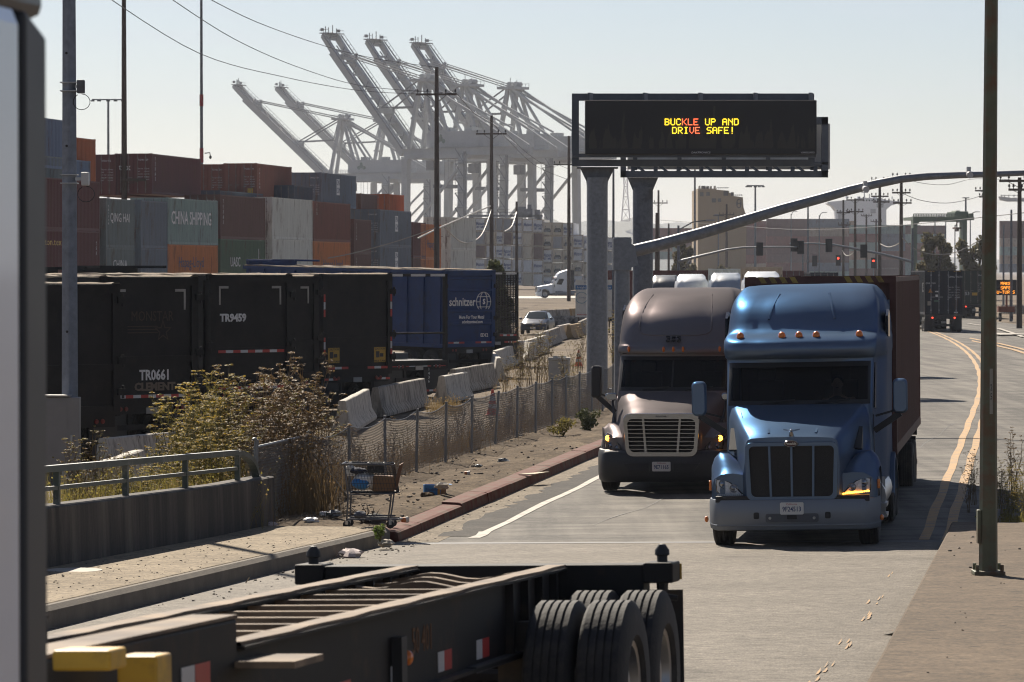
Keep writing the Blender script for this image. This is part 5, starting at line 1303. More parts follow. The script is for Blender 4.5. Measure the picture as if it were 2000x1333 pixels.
for i, (x, y, on) in enumerate([(1637, 505, 1), (1706, 510, 1), (1591, 506, 0)]):
    b = W(x, 528, 480); b.z = 0; z = W(x, y, 480).z; t = thing('traffic_signal', ['small far signal showing red, left of the two', 'small far signal showing red, right of the two', 'small far unlit signal left of the red ones'][i], 'traffic signal', b)
    mb = MB(); mb.box(-.32, .32, -.1, .1, z - .95, z + .4); h = mb.build('signal_head', M_BLACK, t, smooth=0)
    mb = MB(); mb.tube([(0, .1, 0), (0, .1, z - .9)], .08, 6); mb.build('post', M_GALV, t)
    if on: mb = MB(); mb.tube([(0, -.16, z), (0, -.1, z)], .13, 10); mb.build('red_lamp', M_TAIL, h)

M_WIRE = mat('black_cable', (.03, .03, .032), .6); M_CABLE = mat('pale_cable', (.32, .29, .24), .5)
def wire(label, pts, r, m=None, name='overhead_wire', group=None):
    P = [W(x, y, Y) for x, y, Y in pts]; L_ = catmull([tuple(p) for p in P], 6); b = P[0]
    mb = MB(); mb.tube([Vector(p) - b for p in L_], r, 5); o = mb.build(name, m or M_WIRE); o.location = b
    tag(o, label, 'cable', group)
wire('lowest of the three thin wires sweeping down to the crossarm pole', [(180, -25, 170), (390, 105, 205), (560, 152, 240), (700, 177, 270), (813, 184, 290)], .022)
wire('middle of the three thin wires sweeping down to the crossarm pole', [(300, -25, 170), (460, 78, 205), (600, 138, 240), (720, 170, 268), (893, 183, 290)], .022)
wire('highest of the three thin wires, reaching the pole top', [(360, -28, 170), (500, 43, 205), (640, 92, 240), (740, 116, 268), (853, 132, 290)], .022)
wire('pale drooping cable crossing the teal and maroon containers', [(60, 456, 225), (150, 444, 232), (243, 421, 239), (330, 449, 246), (430, 483, 255), (560, 508, 268), (650, 503, 278), (760, 476, 285), (853, 445, 290)], .04, M_CABLE)
wire('thick pale cable slanting up between two dark poles', [(816, 466, 285), (855, 447, 300), (905, 425, 340), (958, 403, 390)], .07, M_CABLE)
wire('pale sagging loop of cable before the white containers', [(868, 445, 300), (905, 474, 330), (940, 460, 360), (960, 410, 390), ], .05, M_CABLE)
wire('pale cable hanging in a loop at the short bare pole', [(985, 453, 400), (1000, 442, 420), (1009, 415, 429)], .07, M_CABLE)
wire('thin dark wire from crossarm pole down right past the crane house', [(893, 184, 290), (930, 225, 330), (960, 240, 360), (1040, 320, 430), (1111, 352, 440)], .025)
wire('dark wire sagging from second crossarm pole to the sign column', [(990, 262, 390), (1030, 300, 410), (1070, 325, 425), (1095, 322, 440)], .025)
wire('long dark wire from the silo pole to the right edge', [(1286, 430, 560), (1420, 440, 500), (1560, 449, 420), (1720, 443, 360), (1850, 432, 300), (2010, 415, 262)], .03)
wire('pale thick cable sagging in front of the round trees', [(1762, 465, 379), (1790, 488, 378), (1825, 497, 378), (1870, 492, 378), (1925, 463, 378)], .05, M_CABLE)
wire('pale cable between two three-armed poles', [(1720, 477, 428), (1735, 483, 410), (1750, 479, 395), (1760, 472, 381)], .05, M_CABLE)
wire('thin wires sagging above the green gantry crane', [(1760, 377, 380), (1800, 392, 380), (1850, 397, 385), (1900, 388, 392), (1936, 374, 399)], .03)
wire('upper thin wires sagging right of the tallest three-armed pole', [(1760, 346, 380), (1800, 358, 380), (1850, 361, 385), (1900, 350, 392), (1990, 352, 266)], .025)
wire('pale short loop of cable at the leftmost ship pole', [(1645, 490, 535), (1652, 499, 530), (1662, 498, 500), (1670, 488, 482)], .06, M_CABLE)
# ================================================================ CONTAINER YARD, LEFT
TH = .1762
def line_pt(Y, off): return Vector((-62.85 + .178 * Y - off, Y, 0))
def yard(px, ytop, off, L, H, m, label, doors=True, k=1, doorm=None, dz=0, bot=None):
    """container whose near right corner shows at px with its top edge at ytop; k-th down from that top"""
    Y = 7350 * (62.85 + off) / (1000 + 7350 * .178 - px); c = line_pt(Y, off)
    zt = CAMZ + (HOR - ytop) / FPX * Y - (k - 1) * H + dz
    loc = c - Vector((math.cos(TH) * 1.219, -math.sin(TH) * 1.219, 0)); loc.z = zt - H
    return container(label, m, L, H, loc, -TH, doors)
HC, ST_ = 2.896, 2.591
# front line, two visible tiers each (a third one stands hidden behind the trailers)
yard(72, 345, 0, 12.19, HC, C_MAROON, 'maroon container, second from the ground, at the left end of the front stack line', False)
a = yard(72, 345, 0, 12.19, HC, C_MAROON, 'maroon container with yellow lettering, lower one at the left end of the stack line', False, 2)
side_text(a, 'triton.tex', 2.5, 2.2, .55, 2.0, M_YELLOW); vert_text(a, 'TEX', 11.5, 1.9, .28)
b = yard(207, 387, 0, 6.06, HC, C_GREYG, 'short grey-green container with large white lettering behind the bare wooden pole'); side_text(b, 'QING HAI', 3.0, 1.75, .75, 1.25); vert_text(b, 'TRITON', .55, 1.9, .2)
a = yard(207, 387, 0, 6.06, HC, C_GREYG, 'short grey-green container underneath the white-lettered one', True, 2); side_text(a, 'CHINA', 3.0, 1.9, .7, 1.4)
yard(275, 391, 0, 6.06, HC, C_SLATE, 'short slate blue container between the grey-green and the teal one')
yard(275, 391, 0, 6.06, HC, C_SLATE, 'short slate blue container below the other slate blue one', True, 2)
a = yard(329, 386, 0, 12.19, HC, C_TEAL, 'pale teal container with large white shipping line lettering'); side_text(a, 'CHINA SHIPPING', 5.6, 1.62, 1.15, 1.12, bold=.015)
door_codes(a, 'CCLU 716', HC, 3)
a = yard(329, 386, 0, 12.19, HC, C_ORANGE, 'orange container below the pale teal lettered one', True, 2); side_text(a, 'Hapag-Lloyd', 5.5, 1.75, .95, 1.3, mat('hapag_blue', (.03, .045, .11), .6))
a = yard(431, 380, 0, 12.19, HC, C_BROWN, 'dusty brown maroon container with small upright white letters, above the green one'); vert_text(a, 'TEXAS', .7, 1.75, .34); door_codes(a, 'TEXU 454', HC, 5)
a = yard(431, 380, 0, 12.19, HC, C_GREEN, 'green container with white letters below the brown maroon one', True, 2); side_text(a, 'UASC', 3.9, 1.35, .9, 1.2); side_text(a, 'I', 10.3, 1.9, 1.0, 1.2)
yard(532, 385, 0, 12.19, HC, C_PALE, 'plain pale grey container, upper of the pair', True, doorm=C_TAN)
yard(532, 385, 0, 12.19, HC, C_PALE, 'plain pale grey container, lower of the pair', True, 2, doorm=C_TAN)
a = yard(613, 393, 0, 12.19, HC, C_REDB, 'red-brown container under the navy one', True, doorm=C_DORANGE); vert_text(a, 'TEX', 1.0, 2.3, .3); door_codes(a, 'TGHU 894', HC, 8); face_text(a, '45', .6, .95, .5, 1, M_YELLOW, -.06)
a = yard(613, 393, 0, 12.19, HC, C_ORANGE, 'orange container with dark lettering under the red-brown one', True, 2, doorm=C_DORANGE); side_text(a, 'Hapag-Lloyd', 6.2, 1.2, .95, 1.4, mat('hapag_blue', (.03, .045, .11), .6))
a = yard(692, 428, 0, 6.06, ST_, C_BROWN, 'short brown container, upper, between orange and slate containers'); vert_text(a, 'TRITON', .7, 1.6, .22)
a = yard(692, 428, 0, 6.06, ST_, C_BROWN, 'short brown container, lower, between orange and slate containers', True, 2); vert_text(a, 'TRITON', .7, 1.6, .22)
for k, n in ((1, 'upper'), (2, 'lower')):
    a = yard(742, 409, 0, 12.19, HC, C_SLATE, 'slate container with a white emblem and black doors, %s of the pair' % n, True, k, doorm=C_BLACKN); door_codes(a, 'CMAU 407', HC, 9 + k)
    mb = MB(); mb.box(1.222, 1.228, 5.8, 6.9, 1.2, 2.45); mb.build('emblem', M_LETTER, a, smooth=0)
    text_mesh('lettering', 'CMA\nCGM', mat('emblem_blue', (.03, .05, .13), .5), a, plane_M((1.231, 6.35, 1.85), (0, 1, 0), (0, 0, 1)), .6, .75)
yard(807, 434, 0, 5.2, HC, C_MAROON, 'maroon container end sliver right of the slate pair', True)
for k, n in ((1, 'upper'), (2, 'lower')):
    a = yard(822, 437, 0, 8.6, HC, C_ORANGE, 'orange container, %s, at the right end of the left stack line' % n, True, k); side_text(a, 'Hapag', 4, 1.2, .9, 1.3, mat('hapag_blue', (.03, .045, .11), .6))
yard(807, 434, 0, 5.2, HC, C_BROWN, 'brown container below the maroon sliver', True, 2)
a = yard(880, 424, 2, 12.19, HC, C_PALE, 'tan doored container above its twin, by the dark crossarm pole', True, doorm=C_TAN)
yard(880, 424, 2, 12.19, HC, C_PALE, 'tan doored container below its twin, by the dark crossarm pole', True, 2, doorm=C_TAN)
# second line behind, fourth tier
a = yard(297, 300, 2.75, 12.19, ST_, C_MAROON, 'dark maroon container on the top tier with white door writing, right of the wooden pole'); vert_text(a, 'TEXAS', .8, 1.6, .32); door_codes(a, 'TGHU 629', ST_, 12); face_text(a, 'tex', -.55, 1.7, .6, 1, y=-.062)
a = yard(226, 302, 2.75 + 2.3, 12.19, ST_, C_MAROON, 'dark maroon container on the top tier left of the wooden pole'); door_codes(a, 'SEGU 522', ST_, 13)
a = yard(502, 319, 2.75, 10.6, ST_, C_REDB, 'red-brown container on the top tier with a yellow door sticker'); vert_text(a, 'TRITON', .8, 1.5, .25); door_codes(a, 'TGCU 514', ST_, 14)
mb = MB(); mb.box(.55, .95, -.066, -.06, .35, .8); mb.build('door_sticker', M_YELLOW, a, smooth=0)
a = yard(439, 321, 2.75 + 2.5, 10.6, ST_, C_REDB, 'red-brown container on the top tier beside its twin, hazard triangle on its door'); door_codes(a, 'TCNU 404', ST_, 15)
mb = MB(); mb.prism([(-.8, .75), (-.5, .75), (-.65, 1.02)], 'y', -.066, -.06); mb.build('hazard_sticker', M_YELLOW, a, smooth=0)
a = yard(628, 337, 2.75, 12.19, ST_, C_SLATE, 'slate container with black doors and a white emblem on the top tier', True, doorm=C_BLACKN); door_codes(a, 'CMAU 661', ST_, 16)
mb = MB(); mb.box(1.222, 1.228, 5.2, 6.3, .95, 2.2); mb.build('emblem', M_LETTER, a, smooth=0)
text_mesh('lettering', 'CMA\nCGM', mat('emblem_blue', (.03, .05, .13), .5), a, plane_M((1.231, 5.75, 1.6), (0, 1, 0), (0, 0, 1)), .6, .75)
yard(574, 362, 1.3, 6.06, ST_, C_NAVY, 'short navy container tucked below the slate top-tier one', True)
a = yard(760, 379, 2.75, 6.06, ST_, C_DORANGE, 'bright orange container on top of the right end of the stacks'); side_text(a, 'Hapag-Lloyd', 3, .8, .7, .9, mat('hapag_blue', (.03, .045, .11), .6))
yard(706, 378, 2.75 + .5, 6.06, ST_, C_BROWN, 'brown container beside the bright orange top one', False)
a = yard(97 - 27, 228, 2.75, 6.06, HC, C_BLUE, 'dusty blue container highest in the stacks at the far left edge', False)
a = yard(97, 262, 3.2, 9.5, HC, C_DORANGE, 'orange-brown container with yellow and dark lettering near the top left', False); side_text(a, 'Hapag-Lloyd', 3, 1.2, 1.0, 1.2, M_BLACK); side_text(a, 'LL X', 4, 2.2, .5, 1.4, M_YELLOW)
yard(75, 303, 2.75, 4.9, HC, C_GREYG, 'grey-green container under the highest blue one', True)
yard(145, 312, 2.75, 3.4, HC, C_BLUE, 'short dusty blue container just right of the square steel pole', True)
yard(430, 372, 2.75, 12.19, HC, C_NAVY, 'navy container almost hidden behind the teal and maroon tops', True)

# far stack of white refrigerated containers, ends toward the camera
MATT = {}
def white_stack():
    q = random.Random(21); cols = [876, 907, 928, 949, 963, 980, 1000.5, 1021, 1041, 1059, 1079, 1099, 1119, 1139.5, 1160, 1181, 1203]
    tops = [424, 425, 425, 425, 425, 426, 426, 427, 428, 434, 434, 435, 458, 461, 462, 463, 464]
    Y0 = 800; names = ['ground', 'second', 'third', 'fourth', 'fifth']
    ordn = ['first', 'second', 'third', 'fourth', 'fifth', 'sixth', 'seventh', 'eighth', 'ninth', 'tenth', 'eleventh', 'twelfth', 'thirteenth', 'fourteenth', 'fifteenth', 'sixteenth', 'last']
    letter = reef = None; blue = mat('pale_blue_lettering', (.13, .16, .3), .6)
    mb = MB()
    for sx in (-1, 1): mb.box(sx * 1.16 - .085, sx * 1.16 + .085, -.03, .01, 0, HC)
    mb.box(-1.08, 1.08, -.03, .01, 0, .14); mb.box(-1.08, 1.08, -.03, .01, HC - .13, HC); o = mb.build('end_frame', M_BLACK, smooth=0); framed = o.data; bpy.data.objects.remove(o); M_RUSTF = mat('rusty_cream_frame', (.4, .31, .2), .8, var=.3, scale=3, dirt=(.16, .09, .05), dirt_amt=.3)
    mb = MB(); mb.prism([(-.85, .75), (-.8, 1.3), (-.55, 1.65), (.55, 1.65), (.8, 1.3), (.85, .75)], 'y', -.05, -.04); rm = mb.build('reefer_unit', M_BLACK, smooth=0); reefd = rm.data; bpy.data.objects.remove(rm)
    mb = MB(); mb.box(-.55, .1, -.062, -.052, .8, 1.1); mb.box(.25, .6, -.062, -.052, .95, 1.2); mb.box(-.5, -.38, -.055, -.045, 1.75, 2.2); rm = mb.build('reefer_grille', M_GALV, smooth=0); reefg = rm.data; bpy.data.objects.remove(rm)
    for i, px in enumerate(cols):
        Y = Y0 + i * .8; n = 5 if i < 12 else 4; zt = CAMZ + (HOR - tops[i]) / FPX * Y
        for k in range(n):
            z = zt - (k + 1) * HC
            if z < -2.2: continue
            tier = n - 1 - k; r = q.random()
            reefer = i in (9, 10, 11, 12) and k < 4 and (i + k) % 4 != 3 and k >= i - 10
            if i == 0: m, nm = (C_BROWN, 'brown') if k < 2 else (C_WHITE, 'white')
            elif reefer: m, nm = C_CREAM, 'cream refrigerated'
            elif r < .12 and k in (1, 2): m, nm = C_BROWN, 'brown'
            elif r < .3: m, nm = C_GREY, 'grey'
            elif r < .42: m, nm = C_CREAM, 'cream'
            else: m, nm = C_WHITE, 'white'
            p = W(px + 10, 528, Y); p.z = z
            if px > 1145 and k > 2: continue
            t = container('%s container end, %s tier, %s column of the far white stack' % (nm, names[tier], ordn[i]), m, 12.19, HC, p, -.02 - .1, False, group='far stack of white containers')
            t.scale = (.9 + .015 * (i % 3), 1, .955); child('end_frame', framed, t, M_RUSTF)
            if reefer: child('reefer_unit', reefd, t, M_BLACK); child('reefer_grille', reefg, t, M_GALV)
            elif m in (C_WHITE,) and r > .5:
                if letter is None: letter = text_mesh('lettering', 'Matson', blue, t, plane_M((0, -.04, 1.62), (1, 0, 0), (0, 0, 1)), 1.05, .62, .035); letter.scale = (1, 1, 1)
                else: child('lettering', letter.data, t)
                if q.random() < .7: 
                    if 'b' not in MATT: MATT['b'] = text_mesh('lettering', 'EST 1882', blue, t, plane_M((0, -.04, .85), (1, 0, 0), (0, 0, 1)), .62, .72, .03)
                    else: child('lettering', MATT['b'].data, t)
white_stack()

# ================================================================ SCRAP TRAILERS
M_TBLACK = mat('black_trailer_paint', (.015, .0145, .015), .5, var=.5, scale=2, spec=.18, dirt=(.03, .026, .022), dirt_amt=.15, dscale=1.5)
M_TBLUE = mat('blue_trailer_paint', (.01, .04, .145), .5, spec=.25, var=.2, scale=2, dirt=(.02, .03, .06), dirt_amt=.2, dscale=1.5)
M_TARP = mat('dusty_tarp', (.2, .15, .1), .9, var=.45, scale=3, dirt=(.06, .05, .04), dirt_amt=.4, dscale=4)
M_TBROWN = mat('brown_black_mesh', (.02, .017, .015), .8, var=.4)
TRZ = .75
def scrap_trailer(label, px, Y, m, H=3.9, open_frame=False, L=12.2, zb=1.2, wd=2.6, rz=TRZ, stripes='door'):
    c = W(px, 528, Y); c.z = 0; t = thing('scrap_trailer', label, 'trailer', c, rz); w = wd / 2
    def part(nm, fn, mm, par=t, sm=0, bev=0):
        mb = MB(); fn(mb); return mb.build(nm, mm, par, smooth=sm, bevel=bev)
    if not open_frame:
        def walls(b):
            b.box(-w, -w + .06, .06, L, zb, H); b.box(w - .06, w, .06, L, zb, H); b.box(-w + .06, w - .06, L - .06, L, zb, H); b.box(-w + .06, w - .06, .06, L, zb, zb + .08)
            for k in range(13):
                y = .15 + k * (L - .4) / 12
                for s in (-1, 1): b.box(min(s * w, s * (w + .07)), max(s * w, s * (w + .07)), y, y + .13, zb, H - .12)
            for s in (-1, 1): b.box(min(s * w, s * (w + .09)), max(s * w, s * (w + .09)), 0, L, zb - .12, zb + .02); b.box(min(s * (w - .05), s * (w + .1)), max(s * (w - .05), s * (w + .1)), 0, L, H - .13, H)
            b.box(-w - .1, w + .1, L - .05, L + .1, H - .14, H); b.box(-w, w, L - .12, L, H, H + .26); b.box(-w, -w + .1, L - 1.6, L - .1, H + .18, H + .26); b.box(w - .1, w, L - 1.6, L - .1, H + .18, H + .26)
        body = part('body', walls, m)
        def tarp(b):
            q = random.Random(int(px))
            for s in (-1, 1):
                R_ = []
                for k in range(30):
                    y = k * L / 29; h = q.uniform(.01, .05); R_.append([(s * (w + .11), y, H - .02), (s * (w + .08), y, H + h * .7), (s * (w - .06), y, H + h), (s * (w - .14), y, H)])
                b.grid(R_)
        mb = MB(); tarp(mb); mb.build('rolled_tarp', M_TARP, t, smooth=50)
        def heap(b):
            q = random.Random(int(px) + 1); R_ = []
            for k in range(16): R_.append([(-w + .1 + j * (wd - .2) / 5, .3 + k * (L - .6) / 15, H - .25 + q.uniform(-.12, .16)) for j in range(6)])
            b.grid(R_)
        part('scrap_load', heap, M_DARKSTEEL)
        def door(b):
            b.box(-w + .1, w - .1, -.03, .03, zb + .05, H - .12)
            for s in (-1, 1): b.box(s * (w - .07) - .09, s * (w - .07) + .09, -.1, .06, zb, H)
            b.box(-w, w, -.1, .06, H - .2, H - .02); b.box(-w, w, -.09, .06, zb - .1, zb + .1); b.box(-w + .1, w - .1, -.075, -.03, 2.02, 2.16)
        dr = part('rear_door', door, m)
        for s in (-1, 1):
            for z in (1.55, 2.2, 3.45):
                mb = MB(); mb.box(s * (w + .02) - .09, s * (w + .02) + .09, -.16, -.1, z - .04, z + .1); mb.tube([(s * (w + .06), -.13, z - .1), (s * (w + .06), -.13, z + .16)], .03, 6); mb.build('hinge', M_TBLACK, dr, smooth=0)
    else:
        def fr(b):
            b.box(-w, w, 0, L, zb, zb + .12)
            for s in (-1, 1): b.box(s * (w - .05) - .05, s * (w - .05) + .05, 0, .14, zb - .1, H)
            b.box(-w, w, 0, .14, H - .09, H); b.box(-w, w, .02, .08, 2.02, 2.08); b.box(-w, w, -.02, .1, zb - .15, zb + .1)
            b.box(-w + .1, w - .1, L - .1, L, zb, 3)
        dr = part('rear_frame', fr, m)
        for k, x in enumerate((-w + .02, -.3, .55)):
            mb = MB(); mb.box(x, x + .62, -.012, 0, H - .085, H - .005); mb.build('white_tape', M_REFW, dr, smooth=0)
    def under(b):
        for s in (-1, 1): b.box(s * .45 - .07, s * .45 + .07, .2, L, .85, zb)
        b.box(-w + .1, w - .1, -.06, .06, .86, zb - .08); b.box(-1.0, 1.0, -.05, .0, .5, .62)
        for s in (-1, 1): b.box(s * .6 - .05, s * .6 + .05, -.04, .04, .5, 1.0)
        for y in (.85, 2.1): b.tube([(-1.1, y, .5), (1.1, y, .5)], .07, 8)
        for s in (-1, 1): b.box(s * .7 - .1, s * .7 + .1, L - 2.2, L - 2.0, 0, 1.0)
    part('undercarriage', under, M_TBLACK)
    for s in (-1, 1):
        part('mud_flap', lambda b: b.box(s * .98 - .32, s * .98 + .32, -.01, .01, .22, .98), M_BLACK)
        for k in range(2):
            mb = MB(); mb.lathe([(.001, -.02), (.05, -.015), (.055, 0)], 'y', n=10); o = mb.build('tail_light', mat('dull_red_lens', (.16, .015, .012), .3), t); o.location = (s * (.72 + k * .16), -.075, .98)
    for y in (.85, 2.1): axle_wheels(t, y, .5, rim_m=M_DARKSTEEL)
    part('licence_plate', lambda b: b.box(-.16, .16, -.085, -.07, .86, 1.0), mat('dusty_plate', (.32, .31, .29), .7))
    return t, dr, w, zb
def tapes(par, w, z, y, n=9, h=.07, x0=None, x1=None):
    x0 = -w + .12 if x0 is None else x0; x1 = w - .12 if x1 is None else x1; d = (x1 - x0) / n
    for k in range(n):
        mb = MB(); mb.box(x0 + k * d, x0 + (k + 1) * d, y - .006, y, z, z + h); mb.build('red_tape' if k % 2 == 0 else 'white_tape', M_RED if k % 2 == 0 else M_REFW, par, smooth=0)
def rear_text(dr, txt, x, z, size, wide=1.0, m=M_LETTER, y=-.078, bold=0): return text_mesh('lettering', txt, m, dr, plane_M((x, y, z), (1, 0, 0), (0, 0, 1)), size, wide, bold)
def corner_marks(dr, w, H, y=-.034):
    for s in (-1, 1):
        mb = MB(); x = s * (w - .3); mb.box(min(x, x - s * .3), max(x, x - s * .3), y - .006, y, H - .34, H - .28); mb.box(min(x, x - s * .05), max(x, x - s * .05), y - .006, y, H - .75, H - .34); mb.build('corner_mark', mat('worn_white_mark', (.3, .29, .27), .7), dr, smooth=0)
t, d, w, zb = scrap_trailer('black scrap trailer mostly hidden at the far left behind the square steel pole', 128, 77, M_TBLACK, 3.82)
t, d, w, zb = scrap_trailer('black scrap trailer with stencilled TR0661 low on its rear door', 292, 85, M_TBLACK, 3.95)
tapes(d, w, 1.22, -.09, 11); corner_marks(d, w, 3.95); dim = mat('faded_lettering', (.05, .032, .024), .8); dim2 = mat('faded_tan_lettering', (.17, .13, .1), .8)
rear_text(d, 'TR0661', .12, 1.72, .32, .85, y=-.036, bold=.01); rear_text(d, 'CLEMENT', .12, 1.46, .24, 1.1, dim2, y=-.036, bold=.012); rear_text(d, 'MONSTAR', .05, 3.05, .32, .8, dim, y=-.036)
mb = MB(); st = [(.35 + (.26 if i % 2 == 0 else .11) * math.sin(i * math.pi / 5), 2.72 + (.26 if i % 2 == 0 else .11) * math.cos(i * math.pi / 5)) for i in range(10)]
st2 = [(.35 + (.2 if i % 2 == 0 else .08) * math.sin(i * math.pi / 5), 2.72 + (.2 if i % 2 == 0 else .08) * math.cos(i * math.pi / 5)) for i in range(10)]
mb.grid([[(x, -.04, z) for x, z in st], [(x, -.04, z) for x, z in st2]], True)
for k in range(3): mb.box(-.65, .2, -.04, -.036, 2.82 - k * .07, 2.84 - k * .07)
mb.build('faded_star', dim, d, smooth=0)
t, d, w, zb = scrap_trailer('black scrap trailer lettered TR9459 with a red and white strip across its middle', 487, 94.5, M_TBLACK, 3.98)
tapes(d, w - .12, 2.03, -.078, 9); tapes(d, w - .12, 1.12, -.09, 9); rear_text(d, 'TR9459', -.55, 2.9, .26, 1.0, y=-.036, bold=.012); corner_marks(d, w, 3.98)
t, d, w, zb = scrap_trailer('black scrap trailer nearly covered, only its right edge showing behind TR9459', 547, 103.5, M_TBLACK, 3.93); corner_marks(d, w, 3.93)
t, d, w, zb = scrap_trailer('black scrap trailer with two yellow caution stickers on its rear door', 695, 109, M_TBLACK, 3.98)
for s in (-1, 1):
    mb = MB(); mb.box(s * .88 - .22, s * .88 + .22, -.045, -.038, 1.42, 1.86); mb.build('caution_sticker', mat('caution_yellow', (.42, .26, .03), .6), d, smooth=0)
    rear_text(d, 'CAUTION', s * .88, 1.81, .085, 1, M_BLACK, y=-.048); rear_text(d, 'WIDE TURNS', s * .88, 1.46, .075, 1, M_BLACK, y=-.048)
    mb = MB(); mb.box(s * .88 - .15, s * .88 - .02, -.05, -.046, 1.56, 1.74); mb.box(s * .88 + .0, s * .88 + .13, -.05, -.046, 1.58, 1.68); mb.build('sticker_picture', M_BLACK, d, smooth=0)
    for k, z in enumerate((1.6, 1.82, 2.04, 2.75, 2.97, 3.19)):
        mb = MB(); mb.box(s * (w - .03) - .03, s * (w - .03) + .03, -.108, -.1, z, z + .21); mb.build('red_tape' if k % 3 != 1 else 'white_tape', M_RED if k % 3 != 1 else M_REFW, d, smooth=0)
    tapes(d, w, 1.24, -.092, 3, .07, s * .75 - .38, s * .75 + .38); tapes(d, w, .92, -.062, 3, .06, s * 1.0 - .25, s * 1.0 + .25)
t, d, w, zb = scrap_trailer('black trailer with an open rear frame that shows the blue trailer behind', 816, 122, M_TBLACK, 3.98, True, zb=1.05)
tapes(d, w, .93, -.022, 9); rear_text(d, '1436', 0, 0, .01) if False else text_mesh('lettering', '1\n4\n3\n6', M_LETTER, t, plane_M((.42, -.07, .68), (1, 0, 0), (0, 0, 1)), .13, 1.1)
mb = MB(); mb.box(.2, 1.2, -.065, -.05, .1, .86); mb.build('number_flap', M_BLACK, t, smooth=0); tapes(t, w, .16, -.07, 5, .06, .25, 1.15)
mb = MB(); mb.tube([(-1.2, 3, 1.3), (1.1, 4, 1.42)], .09, 6); mb.box(-1.0, .9, 1.5, 6, 1.18, 1.38); mb.build('cargo_beam', mat('faded_cargo', (.12, .12, .125), .7), t, smooth=0)
t, d, w, zb = scrap_trailer('blue scrap trailer with white lettering and a globe emblem', 914, 147, M_TBLUE, 4.1); t.rotation_euler = (.016, 0, TRZ)
mb = MB()
for z in (1.95, 2.45, 3.25, 3.72): mb.prism([(-.05, z), (-.09, z + .03), (-.09, z + .1), (-.05, z + .13)], 'x', -w + .16, w - .16)
mb.build('door_rib', M_TBLUE, d, smooth=0)
rear_text(d, 'schnitzer', -.38, 2.85, .46, .82, y=-.045, bold=.008)
mb = MB(); gx, gz, gr = .74, 2.86, .38
for (rx, rz_2) in ((gr, gr), (gr * .5, gr)):
    mb.tube([(gx + rx * math.cos(a * math.pi / 12), -.05, gz + rz_2 * math.sin(a * math.pi / 12)) for a in range(25)], .016, 5, False)
for z in (-.2, 0, .2): hw = math.sqrt(gr * gr - z * z); mb.tube([(gx - hw, -.05, gz + z), (gx + hw, -.05, gz + z)], .014, 5)
mb.build('globe_emblem', M_LETTER, d)
mb = MB(); mb.prism([(gx + .15 * math.cos(a * math.pi / 8), gz + .15 * math.sin(a * math.pi / 8)) for a in range(16)], 'y', -.07, -.06); mb.build('globe_centre', M_TBLUE, d, smooth=0)
rear_text(d, 'S', gx, gz, .28, 1, y=-.075, bold=.012); rear_text(d, 'More For Your Metal', .12, 2.26, .19, .8, y=-.045, bold=.004); rear_text(d, 'schnitzersteel.com', .12, 2.08, .17, .85, y=-.075 if False else -.095, bold=.004); rear_text(d, 'ED12', .8, 1.55, .19, .95, y=-.045, bold=.004)
for s in (-1, 1): tapes(d, w, 1.24, -.092, 3, .07, s * .72 - .42, s * .72 + .42)
t, d, w, zb = scrap_trailer('dark brown mesh sided trailer just beyond the blue one', 970, 163, M_TBROWN, 4.0, True)
mb = MB()
for k in range(27): mb.bar((-w + .1 + k * .09, .05, zb + .1), (-w + .1 + k * .09, .05, 3.9), .035)
for k in range(28): mb.bar((-w + .1, .05, zb + .15 + k * .1), (w - .1, .05, zb + .15 + k * .1), .035)
for k in range(90): mb.bar((-w + .03, .2 + k * .13, zb + .1), (-w + .03, .2 + k * .13, 3.9), .045)
for k in range(24): mb.bar((-w + .03, .1, zb + .15 + k * .12), (-w + .03, 12, zb + .15 + k * .12), .035)
mb.bar((-w + .03, 0, 3.95), (-w + .03, 12.2, 3.95), .1); mb.build('mesh_side', M_TBROWN, t, smooth=0)
tapes(d, w, 1.24, -.092, 5, .07, .1, 1.1); tapes(d, w, .95, -.064, 3, .07, .4, 1.1)

# ================================================================ CONCRETE BARRIERS
M_BAR = mat('white_washed_concrete', (.58, .54, .47), .85, var=.3, scale=3, streak=(2, 2, .5), bump=.25, dirt=(.1, .085, .068), dirt_amt=.42, dscale=3)
M_BARG = mat('grey_barrier_concrete', (.38, .345, .29), .9, var=.35, scale=3, streak=(2, 2, .5), bump=.3, dirt=(.07, .06, .052), dirt_amt=.45, dscale=2)
M_BARY = mat('yellow_ended_concrete', (.4, .27, .12), .85, var=.3, dirt=(.2, .16, .11), dirt_amt=.4)
def barrier(label, a, b, m=None, h=.82, z0=0.0, group=None):
    P, Q = G(*a, z0 + h), G(*b, z0 + h); d = Q - P; L = Vector((d.x, d.y)).length; rz = math.atan2(d.y, d.x)
    t = MB(); pr = [(-.30, 0), (-.30, .08), (-.17, .3), (-.09, h - .02), (-.07, h), (.07, h), (.09, h - .02), (.17, .3), (.30, .08), (.30, 0)]
    q = random.Random(int(a[0])); R_ = []
    n = max(2, int(L / .7))
    for i in range(n + 1):
        x = L * i / n; R_.append([(x, y + q.uniform(-.003, .003), z + (q.uniform(-.01, .004) if z > .1 else 0)) for y, z in pr])
    t.grid(R_); t.add(R_[0], [tuple(range(10))]); t.add(R_[-1], [tuple(range(10))[::-1]])
    o = t.build('concrete_barrier', m or M_BAR, smooth=25); o.location = (P.x, P.y, z0); o.rotation_euler = (0, 0, rz)
    return tag(o, label, 'barrier', 'concrete barriers along the trailer yard')
barrier('long white barrier in front of the TR0661 trailer wheels', (200, 856), (336, 844)); barrier('grey barrier among fennel left of the fence start', (374, 829), (540, 818), M_BARG)
barrier('slanting white barrier with a sunlit top behind the green railing', (154, 916), (272, 878))
